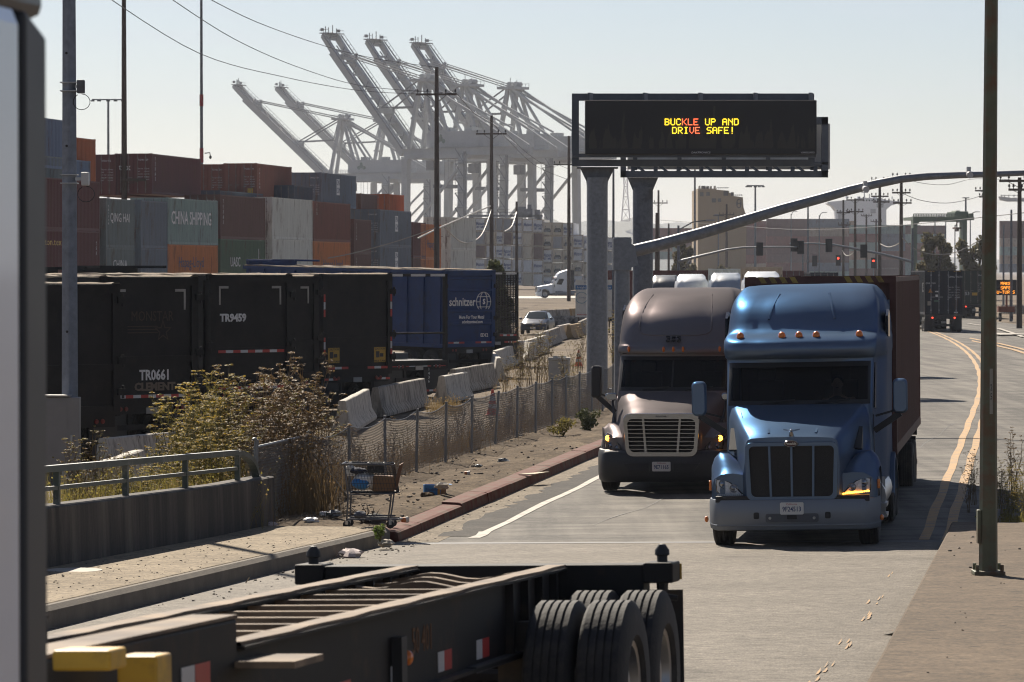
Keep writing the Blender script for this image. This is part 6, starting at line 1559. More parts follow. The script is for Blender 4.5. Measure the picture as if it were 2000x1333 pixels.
barrier('grey barrier end leaning by the fennel under the caution-sticker trailer', (668, 783), (715, 760)); barrier('grey barrier, first of the joined pair under the open-frame trailer', (733, 757), (784, 747), M_BARG)
barrier('grey barrier, second of the joined pair, beside the 1436 flap', (783, 747), (824, 739), M_BARG)
barrier('chipped white barrier standing alone right of the 1436 flap', (862, 735), (908, 727)); barrier('dirty grey barrier under the blue trailer wheels', (884, 721), (960, 709), M_BARG)
barrier('white barrier seen nearly end on, right of the blue trailer', (975, 700), (962, 688)); barrier('bright white barrier with a crack, right of the mesh trailer', (964, 686), (1011, 671))
barrier('cream barrier turned across, left of the dark sedan front', (1038, 669), (994, 663)); barrier('white low barrier beside the sedan bumper, behind weeds', (1024, 666), (1063, 655))
barrier('small white barrier right under the sedan plate', (1049, 652), (1071, 645)); barrier('grey barrier in the middle of the curving row', (1069, 646), (1090, 639), M_BARG)
barrier('grey barrier after the middle of the row, next to the yellow one', (1089, 637), (1112, 632)); barrier('yellow ended barrier in the curving row', (1111, 635), (1132, 631), M_BARY)
barrier('last grey barrier of the curving row, at the sign column', (1130, 629), (1150, 620), M_BARG)
barrier('short grey barrier in the back row behind the sedan roof', (1058, 606), (1083, 605), M_BARG); barrier('short tan barrier in the back row', (1086, 605), (1110, 604), M_BARG)
barrier('short yellow barrier in the back row', (1114, 603), (1138, 602), M_BARY)
M_GRAF = mat('graffiti_concrete', (.3, .3, .3), .85, var=.3, scale=2, dirt=(.03, .03, .032), dirt_amt=.55, dscale=1.4)
barrier('long low barrier smeared black and white behind the sedan', (1056, 617), (1150, 617), M_GRAF); barrier('white barrier left of the sedan mirror', (958, 612), (1003, 611), M_GRAF)

# ================================================================ SEDAN
def sedan():
    p = G(1041, 654, 0); t = thing('sedan', 'dark blue-grey sedan parked facing the camera beyond the barriers', 'car', p, -.13)
    paint = mat('dark_blue_car_paint', (.05, .06, .085), .32, .2, var=.04, spec=.25)
    st = [(0.0, .72, .60, .27, .62), (.06, .82, .68, .21, .74), (.45, .84, .82, .25, .8), (1.1, .88, .92, .25, .84), (1.5, .89, .98, .25, .84), (3.3, .89, 1.0, .25, .84), (4.2, .88, 1.02, .28, .82), (4.7, .82, .98, .32, .76), (4.8, .7, .8, .4, .66)]
    mb = MB(); R_ = []
    for y, hw, zt, zb, top in catmull(st, 2):
        R_.append([(-hw * .96, y, zb), (-hw, y, (zb + zt) * .5), (-hw * .97, y, zt - .1), (-top * .93, y, zt - .015), (-top * .5, y, zt + .015), (0, y, zt + .02), (top * .5, y, zt + .015), (top * .93, y, zt - .015), (hw * .97, y, zt - .1), (hw, y, (zb + zt) * .5), (hw * .96, y, zb)])
    mb.grid(R_); mb.add(R_[0], [tuple(range(11))]); mb.add(R_[-1], [tuple(range(11))]); b = mb.build('body', paint, t, smooth=50)
    mb = MB(); rf = [(1.35, .98, .74, .74), (2.15, 1.42, .58, .6), (2.7, 1.47, .57, .59), (3.3, 1.43, .57, .6), (4.1, 1.02, .72, .74)]; R_ = []
    for y, z, a, c in rf: R_.append([(-c - .06, y, min(z, 1.0) - .04), (-a, y, z - .05), (-a * .8, y, z), (0, y, z + .02), (a * .8, y, z), (a, y, z - .05), (c + .06, y, min(z, 1.0) - .04)])
    mb.grid(R_); mb.build('roof', paint, t, smooth=45)
    mb = MB(); mb.quad((-.68, 1.42, 1.035), (.68, 1.42, 1.035), (.5, 2.08, 1.42), (-.5, 2.08, 1.42)); mb.grid([[(-.68, 1.42, 1.02), (0, 1.36, 1.03), (.68, 1.42, 1.02)], [(-.53, 2.08, 1.41), (0, 2.06, 1.44), (.53, 2.08, 1.41)]]); mb.v = mb.v[4:]; mb.f = [tuple(i - 4 for i in f) for f in mb.f[1:]]; mb.m = mb.m[1:]; mb.build('windscreen', mat('green_tint_glass', (.05, .06, .055), .08, var=.02), t)
    for s in (-1, 1):
        mb = MB(); mb.add([(s * .8, 1.6, 1.0), (s * .815, 3.9, 1.0), (s * .63, 3.3, 1.38), (s * .63, 2.2, 1.38)], [(0, 1, 2, 3)]); mb.build('side_window', M_GLASSD, t, smooth=0)
        mb = MB(); mb.prism([(s * .5, .62), (s * .8, .66), (s * .82, .76), (s * .62, .74)], 'y', -.02, .3); mb.build('headlight', M_LENS, t, smooth=0, bevel=.02)
        mb = MB(); mb.blob((s * .98, 1.55, 1.0), (.11, .07, .075), 10, 6); mb.build('mirror', paint, t)
        for y in (.85, 3.75): wheel(t, s * .78, y, .32, .32, .2, hub_out=s)
    mb = MB(); mb.box(-.42, .42, -.03, .05, .5, .58); mb.box(-.5, .5, -.02, .05, .28, .36); mb.build('grille', M_BLACK, t, smooth=0); mb = MB(); mb.box(-.16, .16, -.03, .0, .37, .49); mb.build('licence_plate', M_PLATE, t, smooth=0)
    mb = MB(); mb.tube([(.055 * math.cos(a * .524), -.045, .66 + .05 * math.sin(a * .524)) for a in range(13)], .01, 5, False); mb.bar((-.03, -.045, .69), (-.03, -.045, .63), .015); mb.bar((.03, -.045, .69), (.03, -.045, .63), .015); mb.bar((-.03, -.045, .66), (.03, -.045, .66), .015); mb.build('badge', M_CHROME, t)
sedan()
# raised ground and pale roadway far behind the sedan
mb = MB(); R_ = []
for y, z in ((265, -.06), (300, .1), (420, .42), (470, .5), (471, .52), (515, .52), (520, .5), (620, .5), (700, -.1)): R_.append([(x, y, z) for x in (-60, -20, 0, 9, 16)])
mb.grid(R_); struct(mb.build('yard_terrain', M_GROUND, smooth=0))
mb = MB(); mb.quad((-20, 472, .56), (14, 472, .56), (14, 512, .56), (-20, 512, .56)); struct(mb.build('pale_roadway', mat('pale_road_concrete', (.4, .37, .32), .7, var=.1), smooth=0))

# white truck seen from the side, and trucks queueing behind
wt = tractor('white semi truck seen from its left side beyond the sedan', P_WHITE, CASC_DAY, 'white', P_WHITE, W(1046, 583, 478), -math.pi / 2 + .06, detail=False)
wt.location.z = .56
def queue_truck(px, Y, rz, label, load=None, lm=None, roofz=0, mats=None):
    p = W(px, 528, Y); p.z = roofz
    r = dup(wt, p, rz, label, mats=mats)
    if load:
        c = container(load, lm, 12.19, HC, along(p, rz, 6.9, 0, 1.1), rz, False)
        chassis('container chassis under the %s' % load.split(',')[0].replace('container', 'load'), along(p, rz, 6.9), rz)
    return r
queue_truck(1489, 213, -.06, 'white cab roof showing between the two front trucks', 'tan container towering behind the white cab roof', C_TAN, roofz=.3)
queue_truck(1418, 246, -.06, 'white truck cab half hidden behind the taupe roof', 'pale container riding behind the half hidden white cab', C_PALE, roofz=.2, mats={'white_truck_paint': mat('grey_blue_truck_paint', (.3, .35, .42), .4)})
queue_truck(1349, 262, -.06, 'white cab roof left of the red container load', None, roofz=.1)
queue_truck(1300, 280, -.04, 'dark slate cab farthest left in the queue behind the taupe roof', None, roofz=.0, mats={'white_truck_paint': mat('slate_truck_paint', (.07, .08, .1), .35)})
c = W(1382, 528, 285); container('red container on a trailer behind the taupe truck roof', C_MAROON, 12.19, HC, (c.x, c.y, 1.2), .6, False); chassis('chassis under the red container behind the taupe roof', (c.x, c.y, .1), .6)
c = W(1690, 528, 330); container('black container with white door writing above the truck container roof', C_BLACKN, 12.19, HC, (c.x - 3.6, c.y, 1.0), -.02, True); chassis('chassis under the black container in the far lane', (c.x - 3.6, c.y, 0), -.02, group='far chassis')
c = W(1572, 528, 345); container('pale grey container in the far lane beside the black one', C_PALE, 12.19, HC, (c.x, c.y, .8), -.02, True); chassis('chassis under the pale grey container in the far lane', (c.x, c.y, 0), -.02)
c = W(1543, 528, 335); container('red container roof peeping right of the white cab roof', C_MAROON, 6.06, HC, (c.x, c.y, 1.15), -.02, True); chassis('chassis under the small red container in the far lane', (c.x, c.y, 0), -.02, L=7)

# container trucks driving away on the right
def away(px, Y, rz, m, label, clabel, code):
    p = W(px, 528, Y); s_, t_ = ST(p.x, p.y); p.z = -.02
    c = container(clabel, m, 12.19, HC, (p.x, p.y, p.z + 1.2), rz, True); door_codes(c, code, HC, 4)
    t = thing('container_trailer', label, 'trailer', p, rz); mb = MB()
    for s in (-1, 1): mb.box(s * .5 - .06, s * .5 + .06, 0, 12.2, .9, 1.2)
    mb.box(-1.2, 1.2, 0, .2, .95, 1.18); mb.box(-.75, .75, -.04, .04, .45, .58); mb.box(-.7, -.6, -.04, .04, .5, 1); mb.box(.6, .7, -.04, .04, .5, 1)
    for y in (1.1, 2.4): mb.tube([(-1.1, y, .5), (1.1, y, .5)], .06, 8)
    mb.build('frame', M_DARKSTEEL, t, smooth=0)
    for s in (-1, 1):
        mb = MB(); mb.lathe([(.001, -.03), (.055, -.02), (.06, 0)], 'y', n=10); o = mb.build('tail_light', M_TAIL, t); o.location = (s * .72, -.02, 1.0)
        mb = MB(); mb.box(s * .92 - .3, s * .92 + .3, .3, .32, .2, .95); mb.build('mud_flap', M_BLACK, t, smooth=0)
    for y in (1.1, 2.4): axle_wheels(t, y, .5)
    mb = MB(); mb.box(-.16, .16, -.06, -.04, .64, .78); mb.build('licence_plate', mat('dusty_plate', (.32, .31, .29)), t, smooth=0)
    h = tractor('dark truck cab pulling the %s' % clabel.split(' with')[0].replace('container', 'load'), M_BLACK, CASC, 'white', M_BLACK, along(p, rz, 20.0), rz + math.pi, detail=False)
    return c
M_RODL = mat('pale_lock_rod', (.3, .31, .33), .5)
c = away(1843, 246, -.03, C_BLACKN, 'dark trailer frame with lit tail lights under the black container', 'black container with white door writing driving away on the right', 'CMAU 452701')
for dch in kids(c):
    for k_ in kids(dch): k_.material_slots[0].material = M_RODL
face_text(c, 'CMA CGM', -.85, 2.05, .14, 1, y=-.062); side_text(c, '3', 1.5, 1.75, .9, 1.4, x=-1.23)
mb = MB(); mb.prism([(-1.0, 1.45), (-.72, 1.45), (-.86, 1.72)], 'y', -.062, -.058); mb.build('hazard_sticker', mat('hazard_orange', (.5, .2, .02), .6), c, smooth=0)
for (x, z, w_, h_, m_) in ((-.45, 1.52, .22, .09, M_LETTER), (-.45, 1.24, .16, .16, M_LETTER), (-.95, .75, .2, .28, mat('tan_sticker', (.3, .27, .22), .7)), (-.48, .9, .3, .12, mat('green_sticker', (.08, .16, .12), .7)), (.8, .16, .24, .07, M_LETTER)):
    mb = MB(); mb.box(x - w_ / 2, x + w_ / 2, -.064, -.058, z - h_ / 2, z + h_ / 2); mb.build('door_sticker', m_, c, smooth=0)
for s in (-1, 1):
    mb = MB()
    for k in range(4): x = s * .85 - .2 + k * .12; mb.prism([(x, HC - .09), (x + .06, HC - .09), (x + .1, HC - .03), (x + .04, HC - .03)], 'y', -.012, -.006)
    mb.build('hazard_stripe', M_YELLOW, c, smooth=0)
c = away(1903, 322, -.03, C_DGREEN, 'dark trailer frame with lit tail lights under the dark green container', 'dark green container with white markings driving away beyond the black one', 'DNAU 2701')
mb = MB(); mb.prism([(.55, 1.75), (.85, 2.0), (1.12, 1.75), (.85, 1.5)], 'y', -.066, -.06); mb.build('diamond_label', M_LETTER, c, smooth=0)
face_text(c, '53', -.6, .9, .4, 1, y=-.062); mb = MB(); mb.box(-.2, .25, -.066, -.06, .75, 1.0); mb.build('door_sticker', M_YELLOW, c, smooth=0)
# orange lettered roadside board
p = W(1964, 528, 300); t = thing('message_board', 'black portable message board with orange lettering at the right edge', 'message board', (p.x, p.y, 0))
mb = MB(); mb.box(-1.05, 1.05, 0, .2, CAMZ - 49 / FPX * 300, CAMZ - 19 / FPX * 300); mb.build('display', mat('sign_housing', (.012, .012, .014)), t, smooth=0)
sc = .86 / FPX * 300
for i, (tx, x, y) in enumerate((('MAKE', 1955, 551.5), ('SAFE', 1955, 560), ('U-TURNS', 1947.5, 568.5))): led_text(t, tx, (x - 1964) / FPX * 300, CAMZ + (HOR - y) / FPX * 300, sc, lambda i: M_LED_O, -.01)
mb = MB(); mb.tube([(.1, .1, .9), (.1, .1, 2.2)], .08, 8); mb.box(-.6, .7, -.3, .6, .75, 1.2); mb.build('trailer_base', mat('board_base_orange', (.2, .06, .03), .7), t, smooth=0)
for s in (-.4, .5):
    wheel(t, s, .2, .34, .33, .2)
barrier('tan barrier in front of the orange lettered board', (1957, 596), (2040, 597), M_BARG)
# freight notice board, utility box, cone
p = W(1160, 528, 245); t = thing('notice_board', 'white freight notice board with a blue band behind the sign column', 'sign board', (p.x, p.y, 0))
sc = 245 / FPX; z1, z0 = CAMZ - 19 * sc, CAMZ - 92 * sc; mb = MB(); mb.box(-36 * sc, 36 * sc, 0, .06, z0, z1); mb.build('panel', mat('board_white', (.6, .6, .57), .6), t, smooth=0)
mb = MB(); mb.box(-36 * sc, 36 * sc, -.006, 0, CAMZ - 38 * sc, CAMZ - 29.5 * sc); mb.build('blue_band', mat('band_blue', (.02, .13, .33), .6), t, smooth=0)
text_mesh('lettering', 'Freight Intermodal Station', M_LETTER, t, plane_M((0, -.01, CAMZ - 33.8 * sc), (1, 0, 0), (0, 0, 1)), .22, .95); text_mesh('lettering', 'Port Improvements', mat('sign_blue', (.1, .16, .3), .6), t, plane_M((0, -.008, CAMZ - 25 * sc), (1, 0, 0), (0, 0, 1)), .16, 1.0)
mb = MB(); mb.tube([(-24 * sc + .38 * math.cos(a * .33), -.01, CAMZ - 54 * sc + .36 * math.sin(a * .33)) for a in range(19)], .02, 5); mb.build('ring_emblem', mat('emblem_bluegreen', (.1, .25, .35), .6), t)
text_mesh('lettering', 'ALAMEDA', mat('sign_blue', (.1, .16, .3)), t, plane_M((-22 * sc, -.008, CAMZ - 54 * sc), (1, 0, 0), (0, 0, 1)), .12, .9)
mb = MB()
for k in range(14): x = (-33 + k * 1.6) * sc; mb.prism([(x, CAMZ - 88 * sc), (x + .03, CAMZ - 88 * sc), (x + .05, CAMZ - 86 * sc), (x + .02, CAMZ - 86 * sc)], 'y', -.008, -.002)
mb.build('red_hatching', M_RED, t, smooth=0)
for x in (-30, 30): mb = MB(); mb.box(x * sc - .05, x * sc + .05, .06, .16, 0, z1); mb.build('post', M_WOOD, t, smooth=0)
p = G(1091, 751, 0); t = thing('utility_box', 'pale utility box standing behind the chain-link fence', 'utility box', p, -.1); k = p.y / FPX
mb = MB(); mb.box(-20 * k, 20 * k, 0, .5, 0, 46 * k); mb.box(-21 * k, 21 * k, -.03, .53, 46 * k, 52 * k); b = mb.build('housing', mat('utility_grey', (.36, .35, .33), .7, var=.12), t, smooth=0, bevel=.02); mb = MB(); mb.box(-12 * k, 13 * k, .1, .4, 52 * k, 55 * k); mb.build('lid', mat('utility_grey', (.36, .35, .33)), t, smooth=0)
M_CONE = mat('cone_orange', (.55, .07, .03), .6, var=.1)
for (x, y, h, lb) in ((962, 812, .74, 'orange and white traffic cone behind the chain-link fence'), (1130, 716, .7, 'small orange cone beside the big sign column')):
    p = G(x, y, 0); t = thing('traffic_cone', lb, 'cone', p); mb = MB(); mb.box(-.2, .2, -.2, .2, 0, .035); mb.lathe([(.16, .035), (.03, h), (.001, h)], 'z', n=16); mb.build('body', M_CONE, t, smooth=40)
    for (za, zb_) in ((.42, .56), (.2, .32)):
        mb = MB(); f = lambda z: .16 - (.13) * (z - .035) / (h - .035) + .003; mb.lathe([(f(za), za), (f(zb_), zb_)], 'z', n=16); mb.build('white_band', M_REFW, t)
# ================================================================ HARBOUR CRANES
M_CRANE = mat('crane_white_paint', (.42, .43, .43), .55, var=.12, scale=.15, dirt=(.35, .35, .35), dirt_amt=.2, dscale=.1)
M_CRANED = mat('crane_machinery', (.2, .2, .2), .6)
def crane(label, loc, rz, ang=49, BL=54.5):
    """local +x runs out over the water along the boom, y along the quay"""
    t = thing('harbour_crane', label, 'crane', loc, rz, 'white quay cranes with raised booms'); HG = 44.0; AP = 69.0; GA = 24.0
    def part(nm, m=M_CRANE, par=t):
        return lambda fn: (lambda b: (fn(b), b.build(nm, m, par, smooth=0))[1])(MB())
    for x in (0, -GA):
        for s in (-1, 1):
            part('leg')(lambda b: b.bar((x, s * 9, 0), (x, s * 8.2, HG - 2), 2.1, 2.4, up=(1, 0, 0)))
    def portal(b):
        for x in (0, -GA):
            b.bar((x, -9, 2.2), (x, 9, 2.2), 1.6, 2.2); b.bar((x, -8.2, HG - 1.4), (x, 8.2, HG - 1.4), 1.4, 1.4); b.bar((x, -8.9, 14), (x, 8.9, 14), 1.4, 1.9)
        for s in (-1, 1):
            b.bar((0, s * 8.9, 14), (-GA, s * 8.9, 14), 1.4, 2.2); b.bar((0, s * 8.2, HG - 1.4), (-GA, s * 8.2, HG - 1.4), 1.1, 1.3)
            b.bar((0, s * 8.6, 16), (-GA, s * 8.3, HG - 4), .8, .8); b.bar((-GA * .45, s * 8.6, 14), (-GA, s * 8.8, 3), .8, .8)
    part('portal_frame')(portal)
    def girder(b):
        for s in (-1, 1): b.box(-GA - 20, 4, s * 3.6 - .9, s * 3.6 + .9, HG - 1.0, HG + 1.5)
        for k in range(8): x = -GA - 19 + k * 6.4; b.box(x, x + .7, -3, 3, HG - .8, HG + .8)
        for s in (-1, 1):
            for z in (2.3, 3.0): b.bar((-GA - 20, s * 5.4, HG + z), (4, s * 5.4, HG + z), .12)
            for k in range(22): x = -GA - 19.5 + k * 2.2; b.bar((x, s * 5.4, HG + 1.5), (x, s * 5.4, HG + 3.0), .1)
            b.box(-GA - 20, 4, s * 4.4 - (.0 if s > 0 else 1.1), s * 4.4 + (1.1 if s > 0 else 0), HG + 1.45, HG + 1.55)
    part('girder')(girder)
    def house(b):
        b.prism([(-GA - 10, HG + 1.7), (-6, HG + 1.7), (-6, HG + 6.4), (-7.2, HG + 7.2), (-GA - 10, HG + 7.2)], 'y', -4.6, 4.6)
    hs = part('machinery_house')(house)
    for k in range(3): part('roof_unit', M_CRANE, hs)(lambda b: b.box(-GA - 8 + k * 9, -GA - 5 + k * 9, -2, 2, HG + 7.2, HG + 8.6))
    for s in (-1, 1):   # dark green tree-like emblem on each side of the house
        def emb(b):
            for (cx, cz, r) in ((-12, HG + 4.6, .95), (-13.2, HG + 3.9, .8), (-10.9, HG + 3.9, .8), (-12, HG + 5.6, .6)): b.prism([(cx + r * math.cos(a_ * .785), cz + r * math.sin(a_ * .785)) for a_ in range(8)], 'y', s * 4.62 - .02 * cx * 0, s * 4.66)
        part('emblem', mat('emblem_green', (.1, .15, .1), .7), hs)(emb)
    def aframe(b):
        for s in (-1, 1):
            b.bar((2, s * 4, HG + 1.5), (-2, s * 2.6, AP), 1.3, 1.3); b.bar((-GA * .42, s * 4, HG + 1.5), (-3, s * 2.6, AP), 1.1, 1.1); b.bar((-GA * .75, s * 4.2, HG + 2), (-3, s * 2.8, AP - .6), .8, .8)
            b.bar((-GA - 19, s * 3.8, HG + 2), (-3, s * 2.8, AP), .75, .75); b.bar((-GA - 12, s * 4.3, HG + 8), (-3, s * 2.4, AP - 1.2), .6, .6)
            b.bar((1.2, s * 3.4, HG + 6), (-1.6, s * 2.4, AP - 6), .5, .5)
        b.box(-6, 1.5, -4.6, 4.6, AP - .5, AP + .4); b.bar((1, -4, HG + 12), (1, 4, HG + 12), .7, .7)
        for s in (-1, 1):
            for k in range(6): b.bar((-6 + k * 1.5, s * 4.5, AP + .4), (-6 + k * 1.5, s * 4.5, AP + 1.7), .12)
            b.bar((-6, s * 4.5, AP + 1.6), (1.5, s * 4.5, AP + 1.6), .12)
        for x in (-4.5, -1.5): b.tube([(x, -1.6, AP + 1.3), (x, 1.6, AP + 1.3)], .9, 10)
        b.bar((-4, 4, AP), (-4, 4, AP + 3.5), .18); b.bar((-1, -4, AP), (-1, -4, AP + 3.0), .18)
    part('apex_frame')(aframe)
    # boom, raised
    a = R(ang); hx, hz = 4.5, HG; ca, sa = math.cos(a), math.sin(a)
    P = lambda d, y, n=0: (hx + d * ca - n * sa, y, hz + d * sa + n * ca)
    def boom(b):
        for s in (-1, 1):
            b.bar(P(0, s * 3.7), P(BL - 7, s * 3.7), 1.5, 2.7, up=(-sa, 0, ca)); b.bar(P(BL - 7, s * 3.7, .3), P(BL, s * 3.7, .75), 1.4, 1.9, up=(-sa, 0, ca))
        for k in range(10): b.bar(P(3 + k * 5.6, -3, .3), P(3 + k * 5.6, 3, .3), .6, .7)
        b.bar(P(BL, -3.7, .6), P(BL, 3.7, .6), 1.6, 1.4, up=(-sa, 0, ca))
        for d in (BL * .34, BL * .80): b.bar(P(d, -3.9, 1.6), P(d, 3.9, 1.6), 1.2, 1.8); [b.bar(P(d - 1.2, s * 3.8, 1), P(d + .6, s * 3.8, 3.4), .7, .7) for s in (-1, 1)]
    bo = part('boom')(boom)
    def walk(b):
        q = random.Random(4)
        for s in (-1, 1):
            b.bar(P(1, s * 5.2, 1.4), P(BL, s * 5.2, 1.6), .7, .14, up=(-sa, 0, ca)); b.bar(P(1, s * 5.5, 2.4), P(BL, s * 5.5, 2.6), .12)
            for k in range(26): b.bar(P(1 + k * 2.2, s * 5.5, 1.4), P(1 + k * 2.2, s * 5.5, 2.5), .1)
        for k in range(7): d = 4 + k * 8; b.bar(P(d, 3.0, 1.2), P(d + 5, -3.0, 1.2), .25)
        b.bar(P(BL * .06, 2.4, -.9), P(BL - 3, 2.4, -.7), .3); b.bar(P(BL * .06, -2.4, -.9), P(BL - 3, -2.4, -.7), .3)
    part('boom_walkway', M_CRANED, bo)(walk)
    def tip(b):
        b.box(hx + BL * ca - 3.2, hx + BL * ca + .6, -4.6, 4.6, hz + BL * sa + 1.2, hz + BL * sa + 1.5)
        for y in (-4, -1, 2, 4.2): b.bar((hx + BL * ca - 1 - y * .2, y, hz + BL * sa + 1.4), (hx + BL * ca - 1 - y * .2, y, hz + BL * sa + 3.4 + (y % 2)), .22)
        for y in (-4.5, 4.5): b.bar((hx + BL * ca - 3, y, hz + BL * sa + 2.5), (hx + BL * ca + .5, y, hz + BL * sa + 2.5), .14); b.box(hx + BL * ca - 1, hx + BL * ca - .2, y - .5, y + .5, hz + BL * sa + 2, hz + BL * sa + 3)
    part('boom_tip', M_CRANED, bo)(tip)
    def stays(b):
        for s in (-1, 1):
            for d, n in ((BL * .80, 3.2), (BL * .80, 2.5), (BL * .34, 3.0)):
                b.bar(P(d, s * 3.4, n), (-2, s * 2.4, AP + .6 - (.8 if n == 2.5 else 0)), .3 if d > 30 else .45)
            m = Vector(P(BL * .34, s * 3.6, 3)); q = Vector((1.0, s * 3, AP - 9)); b.bar(m, q, .4); b.bar(q, (-1, s * 2.4, AP - 1), .4)
    part('forestay', M_CRANED)(stays)
    part('trolley', M_CRANED)(lambda b: [b.box(-14, -8, -3, 3, HG - 2.0, HG - 1.0), b.box(-9.5, -6.5, 3.0, 5.6, HG - 6, HG - 2.6), b.box(-13, -9, -5, 5, HG - 12, HG - 10.8), [b.bar((-11 + i, j, HG - 2), (-11 + i, j, HG - 11), .12) for i in (-1.5, 1.5) for j in (-3, 3)]])
    def stairs(b):
        b.bar((-GA - 1.8, 9.6, 2), (-GA - 1.8, 9.4, HG), .7, .7)
        for k in range(8): b.box(-GA - 3, -GA + .8, 9.2, 11.4, 5 + k * 5, 5.15 + k * 5); b.bar((-GA - 3, 11.3, 6 + k * 5), (-GA + .8, 11.3, 6 + k * 5), .12); b.bar((-GA - 3, 11.3, 5 + k * 5), (-GA + .8, 11.3, 10 + k * 5), .3)
    part('stair_tower', M_CRANED)(stairs)
    return t
CRZ = math.pi - R(36)
def crane_at(px, Y, z=0): v = W(px, 528, Y); return Vector((v.x, v.y, z))
c0 = crane('white quay crane with the tallest raised boom, leftmost of the three near ones', crane_at(822, 1290), CRZ)
dup(c0, crane_at(904, 1325), CRZ, 'white quay crane with raised boom, middle of the three near ones'); dup(c0, crane_at(992, 1345), CRZ, 'white quay crane with raised boom behind the big message sign edge')
c1 = crane('smaller looking white quay crane at the far left, boom behind the navy containers', crane_at(660, 1620), math.pi - R(15), 43, 57.0); dup(c1, crane_at(741, 1640), math.pi - R(15), 'smaller looking white quay crane just right of the leftmost one')
# grey yard crane on the near side of the white stack
p = W(1030, 528, 900); t = thing('yard_crane', 'low grey yard crane machinery on top of the white container stack', 'crane', (p.x, p.y, 0)); k = 900 / FPX
zz = lambda y: CAMZ + (HOR - y) * k
mb = MB(); mb.box(-115 * k, 30 * k, 0, 2, zz(424), zz(420))
for i in range(12): mb.bar((-115 * k + i * 1.1, 0, zz(420)), (-115 * k + i * 1.1, 0, zz(414)), .12)
mb.bar((-115 * k, 0, zz(415)), (-20 * k, 0, zz(415)), .15); mb.build('walkway', M_GALVD, t, smooth=0)
mb = MB(); mb.box(-20 * k, 10 * k, 0, 4, zz(425), zz(408)); mb.box(-18 * k, -2 * k, .5, 3, zz(408), zz(404)); mb.box(14 * k, 25 * k, 0, 3, zz(428), zz(410)); mb.box(0, 8 * k, .5, 3, zz(408), zz(400)); mb.build('machinery', M_GALVD, t, smooth=0)
for x in (-110, 24): mb = MB(); mb.box(x * k - .6, x * k + .6, 0, 1.2, 0, zz(424)); mb.build('leg', M_GALVD, t, smooth=0)

# ================================================================ FAR RIGHT BACKGROUND
M_SILO = mat('tan_silo_concrete', (.36, .27, .16), .8, var=.12, scale=.12, streak=(1, 1, .12), dirt=(.18, .145, .1), dirt_amt=.25, dscale=.08)
def silo():
    Y = 900; k = Y / FPX; p = W(1405, 528, Y); t = thing('grain_silo', 'large tan grain silo building with a round dark emblem', 'silo', (p.x, p.y, 0)); z = lambda y: CAMZ + (HOR - y) * k; x = lambda q: (q - 1405) * k
    mb = MB(); pr = [(x(1363), 0), (x(1456), 0), (x(1458), z(424)), (x(1452), z(405)), (x(1451), z(386)), (x(1432), z(383)), (x(1432), z(378)), (x(1424), z(377)), (x(1424), z(373)), (x(1399), z(371)), (x(1399), z(369)), (x(1363), z(369))]
    mb.prism(pr, 'y', 0, 30); b = mb.build('tower', M_SILO, t, smooth=0)
    for q, ya, yb, w_ in ((1367, 376, 384, 7), (1379, 376, 383, 7), (1390, 388, 396, 8), (1402, 388, 395, 6), (1413, 374, 383, 9), (1427, 376, 383, 6)):
        mb = MB(); mb.box(x(q), x(q + w_), -.15, .05, z(yb), z(ya)); mb.build('window', mat('silo_window', (.1, .09, .075), .5), t, smooth=0)
    mb = MB(); cx, cz, r = x(1443), z(398), 5.4 * k; mb.prism([(cx + r * math.cos(a * .393), cz + 1.75 * r * math.sin(a * .393)) for a in range(16)], 'y', -.2, -.05); mb.build('emblem', mat('silo_emblem', (.1, .085, .07), .7), t, smooth=0)
    mb = MB()
    for zz_ in (402, 394): mb.prism([(cx + r * .5 * math.cos(a * .785), z(zz_) + r * .62 * math.sin(a * .785)) for a in range(8)], 'y', -.26, -.2)
    mb.build('emblem_light_part', M_SILO, t, smooth=0)
    for q, w_, h_ in ((1367, 2, 6), (1372, 7, 6), (1381, 5, 5.5), (1389, 2.5, 5.5), (1397, 2, 6)):
        mb = MB(); mb.box(x(q), x(q + w_), 3, 8, z(369), z(369) + h_ * k); mb.build('roof_vent', mat('roof_vent_dark', (.09, .08, .065)), t, smooth=0)
    mb = MB()
    for q in range(1400, 1450, 4): yy = 369.5 if q < 1424 else 383; mb.bar((x(q), .5, z(yy)), (x(q), .5, z(yy - 3)), .12)
    mb.bar((x(1400), .5, z(367)), (x(1424), .5, z(367)), .12); mb.bar((x(1432), .5, z(381.5)), (x(1451), .5, z(381.5)), .12); mb.build('roof_railing', M_GALVD, t, smooth=0)
silo()
